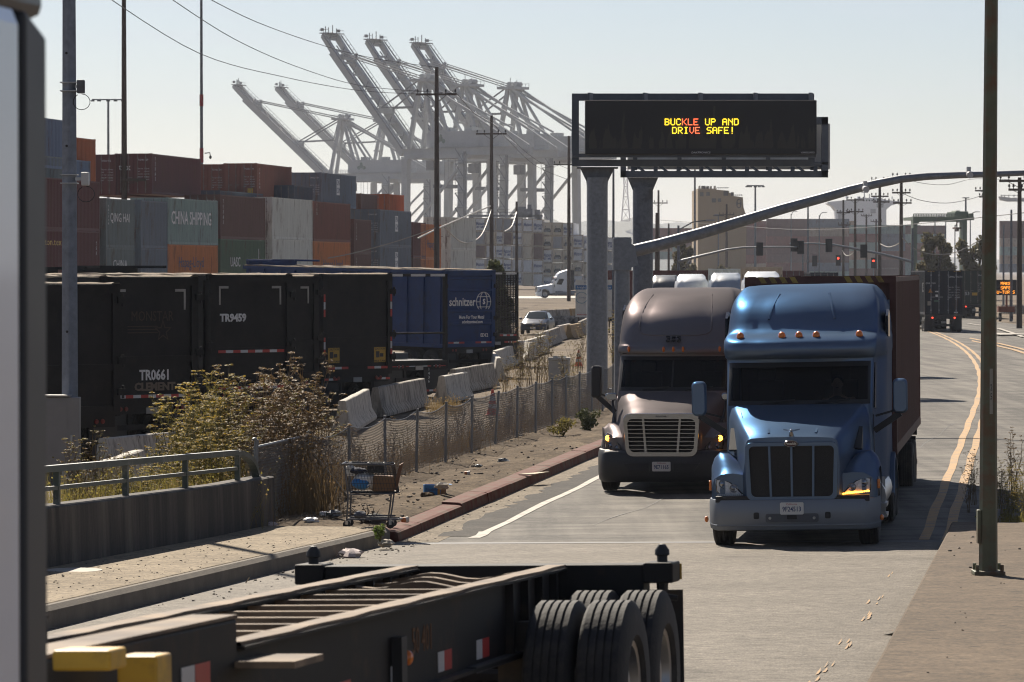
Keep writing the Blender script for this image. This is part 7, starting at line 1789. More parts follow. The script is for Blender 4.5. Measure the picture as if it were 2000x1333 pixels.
def ship():
    Y = 1900; k = Y / FPX; p = W(1690, 528, Y); t = thing('container_ship', 'white bridge superstructure of a container ship above the brown stacks', 'ship', (p.x, p.y, 0)); z = lambda y: CAMZ + (HOR - y) * k; x = lambda q: (q - 1690) * k
    mb = MB(); mb.prism([(x(1633), 0), (x(1731), 0), (x(1731), z(410)), (x(1740), z(402)), (x(1758), z(397)), (x(1758), z(394)), (x(1730), z(391)), (x(1718), z(387)), (x(1680), z(387)), (x(1665), z(390)), (x(1616), z(395)), (x(1616), z(398)), (x(1626), z(403)), (x(1633), z(412))], 'y', 0, 14); b = mb.build('bridge', M_WHITE, t, smooth=0)
    for i in range(7):
        mb = MB(); mb.box(x(1685 + i * 5.5), x(1688.5 + i * 5.5), -.2, .1, z(393.5), z(390.5)); mb.build('bridge_window', M_GLASSD, t, smooth=0)
    for (q, y, w_, h_) in ((1637, 430, 10, 18), (1700, 417, 10, 8), (1712, 406, 5, 8), (1720, 406, 5, 8)):
        mb = MB(); mb.box(x(q), x(q + w_), -.3, 0, z(y), z(y - h_)); mb.build('deck_panel', mat('ship_panel_grey', (.3, .3, .31)), t, smooth=0)
    mb = MB()
    for q, h_ in ((1655, 10), (1690, 16), (1700, 9), (1744, 4)): mb.bar((x(q), 5, z(390)), (x(q), 5, z(388 - h_)), .5)
    mb.bar((x(1684), 5, z(376)), (x(1697), 5, z(376)), .4); mb.build('mast', M_GALV, t, smooth=0)
    for q in (1652, 1675, 1705): mb = MB(); mb.box(x(q), x(q + 6), 2, 8, z(388), z(384)); mb.build('radar_house', M_WHITE, t, smooth=0)
ship()
# brown wall of far stacked containers
def far_stacks():
    q = random.Random(33); H = 2.6; n = 0
    cols = [(1256, 1470, 1250, 6), (1290, 1510, 1180, 0), ]
    pal = [(C_BROWN, 'brown'), (C_BROWN, 'brown'), (C_REDB, 'red-brown'), (C_BROWN, 'brown'), (C_TAN, 'tan'), (C_REDB, 'red-brown'), (C_SLATE, 'slate'), (C_TEAL, 'teal')]
    # (first px, last px, depth, top row y at left and right, tiers)
    blocks = [(1240, 1330, 1250, 446, 4, 'beside the silo foot'), (1330, 1470, 1180, 470, 4, 'before the silo'), (1438, 1640, 1150, 432, 7, 'right of the silo'), (1500, 1640, 1120, 428, 7, 'below the ship, left part'), (1640, 1800, 1130, 440, 6, 'under the ship bridge'), (1770, 1830, 1130, 441, 6, 'left of the round trees'), (1955, 2010, 1140, 432, 6, 'at the right edge')]
    for (xa, xb, Y, yt, tiers, where) in blocks:
        k = Y / FPX; px = xa; col = 0
        while px < xb:
            jt = q.choice((0, 0, 0, 1)) if col else 0
            for r in range(jt, tiers):
                zt = CAMZ + (HOR - yt) * k - r * H
                if zt - H < -1: break
                m, nm = q.choice(pal); p = W(px + 37, 528, Y + col * .3)
                t = container('%s container, tier %d from top, among far stacks %s' % (nm, r + 1, where), m, 12.19, H, (p.x + 6.1, p.y, zt - H), math.pi / 2, False, group='far brown container stacks %s' % where)
                n += 1
            px += 12.3 / k; col += 1
    print('far stacks', n)
far_stacks()
M_RTG = mat('green_crane_paint', (.12, .165, .125), .6, var=.15, scale=.3)
def rtg():
    Y = 520; k = Y / FPX; p = W(1840, 528, Y); t = thing('gantry_crane', 'pale green rubber tyred gantry crane behind the round trees', 'crane', (p.x, p.y, 0), .05); z = lambda y: CAMZ + (HOR - y) * k; x = lambda q: (q - 1840) * k
    def leg(a, b, y0):
        mb = MB(); mb.box(x(a), x(b), y0, y0 + 1.1, .8, z(430)); mb.build('leg', M_RTG, t, smooth=0)
    leg(1783, 1791, 0); leg(1801, 1809, 9); leg(1880, 1889, 0); leg(1898, 1906, 9)
    mb = MB()
    mb.box(x(1783), x(1889), 0, 1.2, z(432), z(423)); mb.box(x(1801), x(1906), 9, 10.2, z(432), z(423)); mb.box(x(1783), x(1809), 1.2, 9, z(430), z(424)); mb.box(x(1880), x(1906), 1.2, 9, z(430), z(424))
    for (a, b) in ((1791, 1797), (1880, 1874)): mb.prism([(x(a), z(440)), (x(a), z(432)), (x(b), z(432))], 'y', 0, 1)
    mb.build('top_beam', M_RTG, t, smooth=0)
    mb = MB()
    for q in range(1783, 1890, 5): mb.bar((x(q), -.3, z(423)), (x(q), -.3, z(418.5)), .1)
    mb.bar((x(1783), -.3, z(418.5)), (x(1890), -.3, z(418.5)), .12); mb.bar((x(1783), -.3, z(421)), (x(1890), -.3, z(421)), .1); mb.build('rail_fence', M_RTG, t, smooth=0)
    mb = MB(); mb.box(x(1868), x(1894), 1, 8, z(423), z(413)); mb.box(x(1872), x(1880), 2, 6, z(413), z(411)); mb.box(x(1893), x(1902), 0, 4, z(430), z(417)); mb.build('trolley', M_RTG, t, smooth=0, bevel=.1)
    mb = MB(); mb.box(x(1872), x(1892), 2, 5, z(447), z(444)); mb.box(x(1874), x(1878), 2, 4, z(452), z(447)); mb.box(x(1886), x(1890), 2, 4, z(452), z(447)); mb.bar((x(1876), 3, z(444)), (x(1876), 3, z(432)), .15); mb.bar((x(1888), 3, z(444)), (x(1888), 3, z(432)), .15); mb.build('spreader', mat('spreader_red', (.1, .05, .04)), t, smooth=0)
    for a in (1783, 1880): mb = MB(); mb.box(x(a), x(a + 8), 0, 10, .4, 1.6); mb.build('sill_beam', M_RTG, t, smooth=0)
rtg()
p = W(1990, 528, 1500); t = thing('harbour_crane', 'tip of a grey crane boom entering at the right edge', 'crane', (p.x, p.y, 0)); k = 1500 / FPX; z = lambda y: CAMZ + (HOR - y) * k
mb = MB(); mb.prism([(-37 * k, z(384)), (-30 * k, z(386)), (80 * k, z(393)), (80 * k, z(388)), (-20 * k, z(388)), (-34 * k, z(391))][:0] or [(-37 * k, z(384)), (-34 * k, z(391)), (-20 * k, z(394)), (80 * k, z(394)), (80 * k, z(388)), (-15 * k, z(387))], 'y', 0, 6); mb.build('boom', M_CRANE, t, smooth=0)
mb = MB(); [mb.bar((x_ * k, 0, z(386)), (x_ * k, 0, z(381)), .3) for x_ in (-34, -28, -20, -10, 0)]; mb.bar((-36 * k, 0, z(382)), (0, 0, z(382)), .25); mb.build('walkway', M_CRANED, t, smooth=0)
mb = MB(); mb.box(60 * k, 66 * k, 0, 3, 0, z(394)); mb.build('leg', M_CRANE, t, smooth=0)

# hills and the lattice mast on them
def hill(nm, Y, pts, m):
    k = Y / FPX; q = random.Random(int(Y)); mb = MB(); R_ = []
    fine = []
    for (xa, ya), (xb, yb) in zip(pts, pts[1:]):
        n = max(1, int((xb - xa) / 6)); fine += [(xa + (xb - xa) * i / n, ya + (yb - ya) * i / n + q.uniform(-.7, .7)) for i in range(n)]
    for x, y in fine:
        z = CAMZ + (HOR - y) * k; X = (x - 1000) * k; R_.append([(X, Y - z * 5, -1), (X, Y - z * 2.5, z * .45), (X, Y, z), (X, Y + z * 3, z * .5), (X, Y + z * 6, -1)])
    mb.grid(R_); o = mb.build(nm, m, smooth=60); o['kind'] = 'structure'
M_HILL = mat('hill_scrub', (.1, .105, .085), .95, var=.3, scale=.02)
hill('hills', 4200, [(960, 527), (1010, 470), (1030, 452), (1060, 424), (1085, 430), (1120, 446), (1150, 455), (1190, 443), (1215, 430), (1240, 424), (1275, 436), (1320, 452), (1345, 440), (1370, 448), (1420, 470), (1500, 490), (1560, 520)], M_HILL)
hill('hills', 5600, [(500, 527), (700, 500), (900, 470), (1020, 450), (1120, 434), (1180, 430), (1260, 440), (1330, 434), (1400, 446), (1600, 470), (1800, 500), (2200, 520)], M_HILL)
p = W(1222, 528, 4150); t = thing('lattice_mast', 'faint red and white lattice mast far away on the hill between the sign columns', 'radio mast', (p.x, p.y, 0)); k = 4150 / FPX; z = lambda y: CAMZ + (HOR - y) * k
mb = MB(); prev = None
for y, w_ in ((432, 8), (410, 6.5), (385, 4.5), (365, 3.2), (345, 4), (330, 5)):
    for sx in (-1, 1):
        if prev:
            for yy in (-2, 2): mb.bar((sx * prev[1] * k, yy, z(prev[0])), (sx * w_ * k, yy, z(y)), 1.1)
            mb.bar((sx * prev[1] * k, 0, z(prev[0])), (-sx * w_ * k, 0, z(y)), .5)
    mb.bar((-w_ * k, 0, z(y)), (w_ * k, 0, z(y)), 1.0); prev = (y, w_)
mb.build('lattice', mat('mast_pale_red', (.4, .3, .28), .7), t, smooth=0)

# ================================================================ TREES
def leaf_mat(name, c, tr=.25):
    m = mat(name, c, .65, var=.45, scale=1.2, spec=.25); b = m.node_tree.nodes['Principled BSDF']
    N = m.node_tree.nodes; K = m.node_tree.links.new; t = N.new('ShaderNodeBsdfTranslucent'); src = b.inputs['Base Color'].links[0].from_socket
    sc = N.new('ShaderNodeVectorMath'); sc.operation = 'SCALE'; sc.inputs['Scale'].default_value = 1.5; K(src, sc.inputs[0]); K(sc.outputs[0], t.inputs['Color'])
    mx_ = N.new('ShaderNodeMixShader'); mx_.inputs[0].default_value = tr; K(b.outputs[0], mx_.inputs[1]); K(t.outputs[0], mx_.inputs[2]); K(mx_.outputs[0], N['Material Output'].inputs['Surface']); return m
M_TREE = leaf_mat('tree_leaves', (.13, .11, .045)); M_BUSHL = leaf_mat('bush_leaves', (.085, .095, .035))
def leafcloud(mb, q, c, r, n, size):
    for _ in range(n):
        while True:
            d = Vector((q.uniform(-1, 1), q.uniform(-1, 1), q.uniform(-1, 1)))
            if .25 < d.length < 1: break
        p = Vector(c) + Vector((d.x * r[0], d.y * r[1], d.z * r[2])); u = Vector((q.gauss(0, 1), q.gauss(0, 1), q.gauss(0, 1))).normalized(); v = u.orthogonal().normalized(); s = size * q.uniform(.5, 1.3)
        mb.add([p - u * s, p - v * s * .5, p + u * s, p + v * s * .5], [(0, 1, 2, 3)])
def tree(label, px, ybase, Y, hw_px, ytop, seed, m=M_TREE, n=34, lf=130, size=.3, cat='tree', name='tree'):
    k = Y / FPX; p = W(px, 528, Y); t = thing(name, label, cat, (p.x, p.y, 0)); q = random.Random(seed); H = CAMZ + (HOR - ytop) * k; Rx = hw_px * k
    mb = MB(); mb.tube([(0, 0, 0), (.1, 0, H * .3), (.0, .1, H * .55)], [.4, .32, .2], 8)
    for i in range(7): a = i * .9; mb.tube([(0, 0, H * (.25 + .04 * i)), (Rx * .35 * math.cos(a), Rx * .3 * math.sin(a), H * .55), (Rx * .6 * math.cos(a), Rx * .5 * math.sin(a), H * (.68 + .03 * i))], [.18, .11, .04], 5)
    mb.build('trunk', M_WOOD, t)
    mb = MB()
    for i in range(n):
        a = q.uniform(0, 2 * math.pi); zf = q.uniform(.16, .93); rr_ = math.sqrt(max(0, 1 - ((zf - .5) / .52) ** 2)) * q.uniform(.45, .92)
        leafcloud(mb, q, (Rx * rr_ * math.cos(a), Rx * .8 * rr_ * math.sin(a), H * zf), (Rx * .26, Rx * .26, H * .09), lf, size)
    mb.build('crown', m, t, smooth=0, normals=False)
tree('large round dark green tree behind the black container truck', 1826, 545, 430, 37, 455, 1)
tree('second dark tree to the right, partly behind the olive light pole', 1903, 545, 440, 42, 456, 2)
tree('dark tree low behind the mast arm beside the thick brown pole', 1335, 540, 520, 24, 470, 5, n=22)
tree('small low tree in front of the far brown stacks', 1412, 545, 520, 18, 515, 6, n=12, lf=90)
tree('tall green bush growing behind the brown mesh trailer', 968, 560, 185, 24, 503, 8, M_BUSHL, n=30, lf=110, size=.11, cat='bush', name='bush')
tree('dense bush right below the tall green one, by the mesh trailer', 985, 600, 176, 20, 560, 9, M_BUSHL, n=24, lf=110, size=.1, cat='bush', name='bush')
# far row of parked cars right of the trees
# ================================================================ FENCE
M_FENCE = mat('fence_galv', (.2, .21, .215), .5, .3, var=.2)
def fence():
    t = thing('chain_link_fence', 'low chain-link fence running along the soil verge up to the taupe truck', 'fence'); TF = -11.95
    def sY(Y): return (Y - TF * -SN) / CS if False else (Y + TF * SN) / CS
    def base(s): return RT(s, TF + curve_off(s), .13)
    xs = [497, 603, 683, 753, 813, 870, 921, 966, 1010, 1046, 1078, 1106, 1132, 1156, 1177, 1196, 1214]
    S = []
    for x in xs: u = (x - 1000) / FPX; Y = TF / (CS * u - SN); S.append((Y + TF * SN) / CS)
    hs = [1.32 if i == 0 else 1.24 for i in range(len(S))]; q = random.Random(2)
    for i, s in enumerate(S):
        p = base(s); lean = Vector((q.uniform(-.02, .03), 0, 0)) + (Vector((.1, 0, 0)) if i == 7 else Vector())
        mb = MB(); r = .036 if i < 2 else .028; mb.tube([p - Vector((0, 0, .15)), p + Vector((0, 0, hs[i])) + lean], r, 8); 
        if i < 2: mb.blob(p + Vector((0, 0, hs[i] + .01)), (.045, .045, .03), 8, 5)
        mb.build('fence_post', M_FENCE, t)
    mb = MB(); mb.tube([base(S[0]) + Vector((0, 0, 1.2)), base(S[1]) + Vector((0, 0, 1.2))], .024, 6); mb.build('top_rail', M_FENCE, t)
    mb = MB(); a = base(S[1]) + Vector((.03, -.06, .95)); b = RT(S[1] + 1.9, TF + .35, .13); mb.tube([a, b], .026, 6); mb.build('brace', M_FENCE, t)
    # top wire sags a little between posts
    def top(s):
        for i in range(len(S) - 1):
            if S[i] <= s <= S[i + 1]:
                f = (s - S[i]) / (S[i + 1] - S[i]); return 1.2 - .11 * 4 * f * (1 - f) * (.2 if i == 0 else 1) * (1 if i < 6 else .5)
        return 1.2
    mb = MB(); s = S[0]; P = []
    while s < S[-1]: P.append(base(s) + Vector((0, 0, top(s)))); s += .5
    mb.tube(P, .006, 4); mb.build('tension_wire', M_FENCE, t)
    mb = MB(); s0, s1 = S[0] - .9, S[-1]; d = .07; n = int((s1 - s0) / d); dirv = Vector((SN, CS, 0)); nrm = Vector((CS, -SN, 0)); r = .0024
    for k in range(n):
        for sg in (-1, 1):
            s = s0 + k * d; e = s + sg * .8
            if e > s1 or e < s0: continue
            a = base(s) + Vector((0, 0, .02)); h = top(e); b = base(e) + Vector((0, 0, h)); o = nrm * (.006 * sg)
            a += o; b += o; m1 = a.lerp(b, .5)
            mb.add([a - dirv * r, a + dirv * r, a + nrm * r * 1.6, b - dirv * r, b + dirv * r, b + nrm * r * 1.6], [(0, 1, 4, 3), (1, 2, 5, 4), (2, 0, 3, 5)])
    mb.build('mesh', M_FENCE, t, smooth=0, normals=False)
fence()

# ================================================================ FENNEL, WEEDS
M_STEM = leaf_mat('fennel_stem', (.12, .115, .05), .1); M_FGREEN = leaf_mat('fennel_yellow_green', (.16, .135, .035), .4); M_FYEL = leaf_mat('fennel_flower_yellow', (.34, .235, .035), .35)
M_FBROWN = leaf_mat('fennel_dry_brown', (.155, .1, .045), .3); M_DSTEM = leaf_mat('dry_stalk', (.17, .115, .06), .15); M_DRY = leaf_mat('dry_grass_blades', (.13, .088, .043), .25)
def fennel_data(seed, H, dry):
    q = random.Random(seed); st = MB(); fo = MB()
    def umbel(p, r):
        n = 16
        for k in range(n):
            a = q.uniform(0, 6.28); d = r * math.sqrt(q.random()); c = p + Vector((d * math.cos(a), d * math.sin(a), -.18 * d * d / max(.01, r) + q.uniform(-.008, .012)))
            s = q.uniform(.014, .028); u = Vector((q.gauss(0, 1), q.gauss(0, 1), q.gauss(0, .4))).normalized() * s; v = Vector((-u.y, u.x, q.uniform(-.6, .6) * s))
            fo.mat(0 if (q.random() < .55) else 1).add([c - u, c - v * .8, c + u, c + v * .8], [(0, 1, 2, 3)])
        for k in range(4):
            a = k * 1.57 + q.random(); st.add([p - Vector((0, 0, r * .8)), p + Vector((r * .7 * math.cos(a), r * .7 * math.sin(a), -.01)), p + Vector((r * .7 * math.cos(a) + .006, r * .7 * math.sin(a), -.012))], [(0, 1, 2)])
    def feather(p, d, ln):
        for k in range(16):
            f = q.random(); c = p + d * (ln * f) + Vector((q.gauss(0, .05), q.gauss(0, .05), q.gauss(0, .04))) * (ln * 2.2); u = (d + Vector((q.gauss(0, .7), q.gauss(0, .7), q.gauss(0, .5)))).normalized() * q.uniform(.02, .05); v = u.orthogonal().normalized() * .004
            fo.mat(2).add([c - u, c + v, c + u, c - v], [(0, 1, 2, 3)])
    for i in range(q.randint(6, 9)):
        a = q.uniform(0, 6.28); le = q.uniform(.1, .5); h = H * q.uniform(.62, 1.0); base = Vector((q.uniform(-.12, .12), q.uniform(-.12, .12), 0)); P = []
        for k in range(6): f = k / 5; P.append(base + Vector((le * f ** 1.5 * math.cos(a), le * f ** 1.5 * math.sin(a), h * f)) + Vector((q.gauss(0, .012), q.gauss(0, .012), 0)) * k)
        st.tube(P, [.011, .010, .009, .007, .005, .003], 4, False); umbel(P[-1], q.uniform(.05, .085))
        for k in range(2, 6):
            for b in range(2):
                f = q.random(); p0 = P[k - 1].lerp(P[k], f); aa = q.uniform(0, 6.28); ln = q.uniform(.14, .42) * (1.15 - .12 * k); d = Vector((math.cos(aa) * .75, math.sin(aa) * .75, q.uniform(.5, 1.0))).normalized(); p1 = p0 + d * ln + Vector((0, 0, .05))
                st.tube([p0, p0.lerp(p1, .5) + Vector((0, 0, -.02)), p1], [.005, .004, .0025], 3, False); umbel(p1, q.uniform(.03, .07))
                if q.random() < (.3 if dry else .85): feather(p0, d, ln * .8)
        for k in range(1 if dry else 4): kk = q.randint(0, 3); aa = q.uniform(0, 6.28); feather(P[kk].lerp(P[kk + 1], q.random()), Vector((math.cos(aa), math.sin(aa), .4)).normalized(), q.uniform(.15, .35))
    s = st.build('stems', M_DSTEM if dry else M_STEM, smooth=0, normals=False)
    f = fo.build('flower_heads', [M_FBROWN, M_FBROWN, M_FBROWN] if dry == 2 else [M_FBROWN, M_FGREEN, M_FGREEN] if dry else [M_FYEL, M_FGREEN, M_FGREEN], smooth=0, normals=False)
    d = (s.data, f.data); bpy.data.objects.remove(s); bpy.data.objects.remove(f); return d
FEN = {0: [fennel_data(40 + i, 2.2, 0) for i in range(4)], 1: [fennel_data(50 + i, 2.3, 1) for i in range(3)], 2: [fennel_data(60 + i, 2.3, 2) for i in range(4)]}
def fennel(x, y, kind, sc, q, label, group, z=0.0):
    t = thing('fennel_plant', label, 'fennel', (x, y, z), q.uniform(0, 6.28), group); t.scale = (sc * q.uniform(.9, 1.15), sc * q.uniform(.9, 1.15), sc)
    s, f = q.choice(FEN[kind]); child('stems', s, t); child('flower_heads', f, t)
q = random.Random(77)
def at_px(px, Y): v = W(px, 528, Y); return v.x, v.y
GA_ = ('yellow flowering fennel plant in the thicket behind the green railing', 'fennel thicket behind the railing')
GB_ = ('dry brown fennel plant in the thicket at the start of the chain-link fence', 'dry fennel at the fence start')
for px, Y, k, sc in [(330, 63, 0, .82), (352, 66, 0, .93), (368, 62, 0, .9), (385, 65, 0, 1.0), (402, 63, 0, .95), (420, 67, 0, 1.06), (436, 62.5, 0, .96), (452, 65, 0, 1.0), (345, 60.5, 0, .7), (395, 60.5, 0, .78), (430, 60.5, 0, .8), (470, 63, 1, .98), (486, 61.5, 1, .9), (310, 61, 0, .6), (250, 60, 1, .58), (225, 62, 1, .55), (288, 60, 0, .52), (190, 60, 1, .7), (160, 59, 1, .72), (130, 58.5, 1, .66), (268, 58.5, 0, .55), (372, 59.5, 0, .66), (412, 59.5, 0, .72), (455, 60, 0, .8), (475, 60.5, 1, .7), (336, 59, 0, .55), (378, 64, 0, 1.02), (410, 65.5, 0, 1.08), (444, 66.5, 0, 1.08), (362, 64.5, 0, .95), (428, 64, 0, 1.0), (465, 66, 1, 1.1), (205, 57.5, 1, .48), (300, 57.5, 0, .46)]:
    x, y = at_px(px, Y); fennel(x, y, k, sc, q, *GA_)
for px, Y, k, sc in [(500, 63, 2, 1.05), (516, 65, 2, 1.12), (533, 62.5, 1, 1.08), (548, 66, 2, 1.16), (562, 63.5, 2, 1.1), (578, 66, 2, 1.14), (594, 64, 2, 1.06), (610, 67, 1, 1.04), (625, 66, 2, .9), (508, 61.5, 2, .9), (540, 61.8, 2, .92), (570, 62.8, 2, .95), (600, 63.8, 2, .85), (645, 68, 1, .74), (665, 70, 1, .6), (690, 72, 1, .5), (525, 60.8, 2, .75), (556, 61.5, 2, .8), (585, 62.3, 2, .75)]:
    x, y = at_px(px, Y); fennel(x, y, k, sc, q, *GB_)
GC_ = ('sparse dry fennel plant beyond the fence near the utility box', 'fennel near the utility box')
for px, Y, k, sc in [(1015, 128, 1, .75), (1035, 132, 1, .8), (1052, 130, 1, .9), (1068, 136, 1, .85), (1120, 140, 1, .7), (1132, 150, 1, .9), (985, 122, 1, .6), (1100, 128, 1, .6), (1048, 150, 1, .95), (1020, 145, 2, .8), (1115, 118, 0, .45), (1085, 110, 0, .5), (1070, 106, 2, .5), (1205, 150, 1, 1.2)]:
    x, y = at_px(px, Y); fennel(x, y, k, sc, q, *GC_)
GE_ = ('dry brown weed standing behind the chain-link mesh', 'weeds along the fence')
for i in range(34):
    s = 66 + i * 1.25 + q.uniform(-.5, .5); v = RT(s, -12.35 - abs(q.gauss(0, .3)) + curve_off(s)); fennel(v.x, v.y, 2 if i % 4 else 1, q.uniform(.28, .55), q, *GE_)
GD_ = ('dark fennel weed in shade behind the brown walkway end', 'weeds at the walkway end')
for px, Y, k, sc in [(1962, 61, 1, .42), (1985, 62, 0, .4), (2005, 60, 0, .45), (1978, 66, 2, .55), (1950, 63, 0, .35), (2025, 63, 0, .5), (1905, 64, 2, .42), (1893, 62, 2, .3), (1970, 59.4, 0, .34), (1995, 59.2, 0, .36), (2018, 59.5, 0, .4)]:
    x, y = at_px(px, Y); fennel(x, y, k, sc, q, *GD_, z=.1)
# dry grass and low weeds, too many to count
def blades(nm, spots, m, seed):
    q = random.Random(seed); mb = MB()
    for (x, y, z, h, n, sp) in spots:
        for _ in range(n):
            bx, by = x + q.gauss(0, sp), y + q.gauss(0, sp); hh = h * q.uniform(.35, 1.1); a = q.uniform(0, 6.28); le = hh * q.uniform(.05, .5); w_ = q.uniform(.002, .0055)
            ca, sa = math.cos(a), math.sin(a); p1 = (bx + le * .4 * ca, by + le * .4 * sa, z + hh * .6); p2 = (bx + le * ca, by + le * sa, z + hh)
            mb.add([(bx - w_, by, z), (bx + w_, by, z), (p1[0] + w_ * .7, p1[1], p1[2]), (p1[0] - w_ * .7, p1[1], p1[2]), p2], [(0, 1, 2, 3), (3, 2, 4)])
            if q.random() < .35: c = Vector(p2); s = q.uniform(.008, .02); mb.add([c + Vector((-s, 0, 0)), c + Vector((0, s, -s)), c + Vector((s, 0, 0)), c + Vector((0, -s, s * 1.3))], [(0, 1, 2, 3)])
    o = mb.build(nm, m, smooth=0, normals=False); o['kind'] = 'stuff'; return o
sp = []; q = random.Random(9)
for i in range(330):
    s = 58 + abs(q.gauss(0, 24)); t = -12.15 - abs(q.gauss(0, .5)); v = RT(s, t + curve_off(s), .05); sp.append((v.x, v.y, .05, q.uniform(.3, .8) * (1.2 if s < 66 else .8), 16, .16))
for i in range(60):
    x, y = at_px(q.uniform(497, 640), q.uniform(60.5, 63)); sp.append((x, y, 0, q.uniform(.8, 1.5), 16, .14))
for i in range(120):
    s = q.uniform(62, 108); v = RT(s, -12.1 - abs(q.gauss(0, .25)) + curve_off(s), .05); sp.append((v.x, v.y, .05, q.uniform(.5, 1.15), 9, .12))
blades('dry_weeds', sp, M_DRY, 1)
sp = []
for i in range(170): x, y = at_px(q.uniform(100, 490), q.uniform(56.5, 61)); sp.append((x, y, 0, q.uniform(.5, 1.15), 18, .15))
for i in range(22): x, y = at_px(q.uniform(1940, 2010), q.uniform(58, 60)); sp.append((x, y, .08, q.uniform(.15, .3), 12, .1))
blades('green_undergrowth', sp, M_FGREEN, 2)
sp = []
for i in range(90): x, y = at_px(q.uniform(100, 490), q.uniform(56.5, 61)); sp.append((x, y, 0, q.uniform(.4, 1.0), 16, .15))
for i in range(150):
    Y = q.uniform(95, 165); x, y = at_px(q.uniform(960, 1140), Y)
    if ST(x, y)[1] < -12.5: sp.append((x, y, 0, q.uniform(.15, .5), 12, .3))
for i in range(40):
    x, y = at_px(q.uniform(840, 900), q.uniform(105, 112)); sp.append((x, y, 0, q.uniform(.2, .45), 14, .12))
blades('straw_weeds', sp, leaf_mat('straw_blades', (.17, .12, .055), .25), 3)
def bush(label, px, py, hw, h, seed, m, z=.1, n=16, lf=110, size=.035):
    p = G(px, py, z); t = thing('bush', label, 'bush', p); q = random.Random(seed); k = p.y / FPX; mb = MB()
    for i in range(n): a = q.uniform(0, 6.28); r = q.uniform(0, .75); leafcloud(mb, q, (hw * k * r * math.cos(a), hw * k * r * math.sin(a), h * k * q.uniform(.15, .82)), (hw * k * .4, hw * k * .4, h * k * .2), lf, size)
    mb.build('foliage', m, t, smooth=0, normals=False); mb = MB()
    for i in range(7): a = i * .9; mb.tube([(0, 0, 0), (hw * k * .5 * math.cos(a), hw * k * .5 * math.sin(a), h * k * .7)], [.012, .004], 4)
    mb.build('stems', M_STEM, t)
bush('round dark green bush on the verge just left of the taupe truck mirror', 1147, 842, 26, 46, 3, M_BUSHL)
bush('low yellowish bush on the verge by the far end of the fence', 1100, 852, 34, 40, 4, M_FGREEN, n=10, lf=60)
bush('small bright green weed sprouting where sidewalk and red kerb meet', 742, 1058, 17, 40, 6, leaf_mat('weed_green', (.12, .17, .03), .4), .14, 8, 50, .02)
bush('dead grey weed clump at the foot of the chipped barrier', 868, 782, 26, 30, 7, leaf_mat('dead_weed', (.17, .14, .1), .2), 0, 8, 60, .03)

